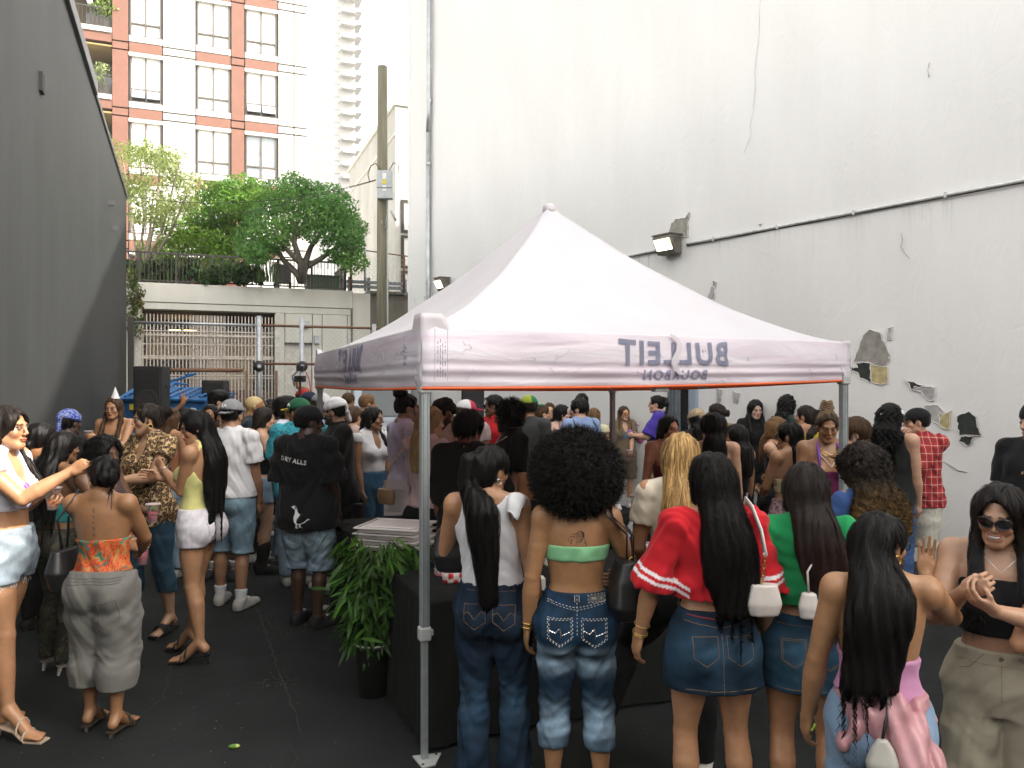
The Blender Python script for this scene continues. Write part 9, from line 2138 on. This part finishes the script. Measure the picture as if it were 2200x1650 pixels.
for i,(zz,m_,w_)in enumerate(((.785,'gold',.004),(.765,'gold',.004),(.735,'pearl',.0045))):p.line([p.hp_(.045,0,-.035),p.at(.04,.055,(zz+.83)/2),p.at(0,.070,zz),p.at(-.04,.055,(zz+.83)/2),p.hp_(-.045,0,-.035)],w_,m_,'necklace')
p=p53=mk('man with short brown hair and dark glasses turned left behind the curly mane',1842,884,6.3,-60,'m','pale',('mens',BRN,dict(vol=.020,strands=500)),('top',(.03,.06,.18),dict(lo=.47,sleeve=.7)),('bottom',BK,{}),((.3,.3,.3),{}),lod=1,hf=-78,hp=8);p.glasses()
p=mk('person with cropped brown hair just above the dark glasses man',1850,868,9.3,10,'m','fair',('mens',BRN,{}),('top',(.2,.2,.2),dict(lo=.47)),('bottom',BK,{}),((.3,.3,.3),{}),lod=1)
p=p55=mk('guest in a black cap over shoulder length curls and a black tank top',1912,858,7.0,38,'m','fair',('curly',BLK,dict(length=.78,w=.13,thick=.06,vol=.02,strands=900,curl=.010)),('top',(.012,.013,.013),dict(lo=.47,sleeve=0,neck='tank',off=.012,box=.6)),('bottom',(.05,.10,.22),dict(loose=.02)),((.3,.3,.3),{}),lod=0,hf=58,aR=HANG);p.cap_hat((.008,.010,.010),h=.014);Mc=Matrix(p.Mh.tolist()).to_4x4();mb=MB();mb.box(p.hp_(0,-.125,.165),(.035,.006,.016),Matrix(p.Mh.tolist()));mb.build('cap_tag',MATS['print_white'],p.root);mb=MB();mb.lathe([(.022,0),(.022,.004)],p.hp_(.098,.01,.185),14,M=Matrix(p.Mh.tolist())@Matrix.Rotation(R(78),3,'Y'));mb.build('cap_badge',MATS['print_white'],p.root)
p=p56=mk('man in a red plaid shirt and cream shorts leaning on the white wall',1972,866,7.25,-122,'m','fair',('crop',BLK,dict(vol=.006)),('top',(1,1,1),dict(mat='plaid',lo=.47,sleeve=1.7,off=.026,box=.8,name='plaid_shirt',wr=.007)),('bottom',(.58,.55,.47),dict(lo=.26,hi=.54,loose=.032,hem=.04,mat='denim',name='shorts')),(BK,dict(kind='boot')),lod=0,hf=-80,aL=dict(to=(-.02,.18,.58),hand='grip',dir=(-.3,1,.1),palm=(-1,-.2,0),pole=(.9,-.6,-.3)),aR=FACE);p.cap_hat((.008,.008,.009));cup_of(p,'L','cup of red drink with lime held by the plaid shirt man','drink_red',fill=.8,lime=True)
# neon strap at the left edge of the yard
d_=4.3;t=thing('neon_strap','neon yellow strap hanging at the left edge by the pointing woman','strap',(PX(6,d_),d_,PZ(1430,d_)));mb=MB();mb.tube([(-.03,0,-.03),(.0,0,.05),(.02,0,.14),(.025,-.01,.3)],.006,5);mb.build('webbing',MATS['neon_green'],t)
# ---------------------------------------------------------------- thin added volume standing in for lens glare over the skyline
m=bpy.data.materials.new('glare_haze');m.use_nodes=True;nt=m.node_tree;nt.nodes.remove(nt.nodes['Principled BSDF'])
pv=nd(nt,'ShaderNodeVolumePrincipled');pv.inputs['Color'].default_value=(1,.97,.92,1);pv.inputs['Density'].default_value=.0010;pv.inputs['Anisotropy'].default_value=0.2
nt.links.new(pv.outputs[0],nt.nodes['Material Output'].inputs['Volume'])
hz=MB();hz.box((0,130,54),(420,420,110));tag(hz.build('glare_haze',m),kind='stuff')
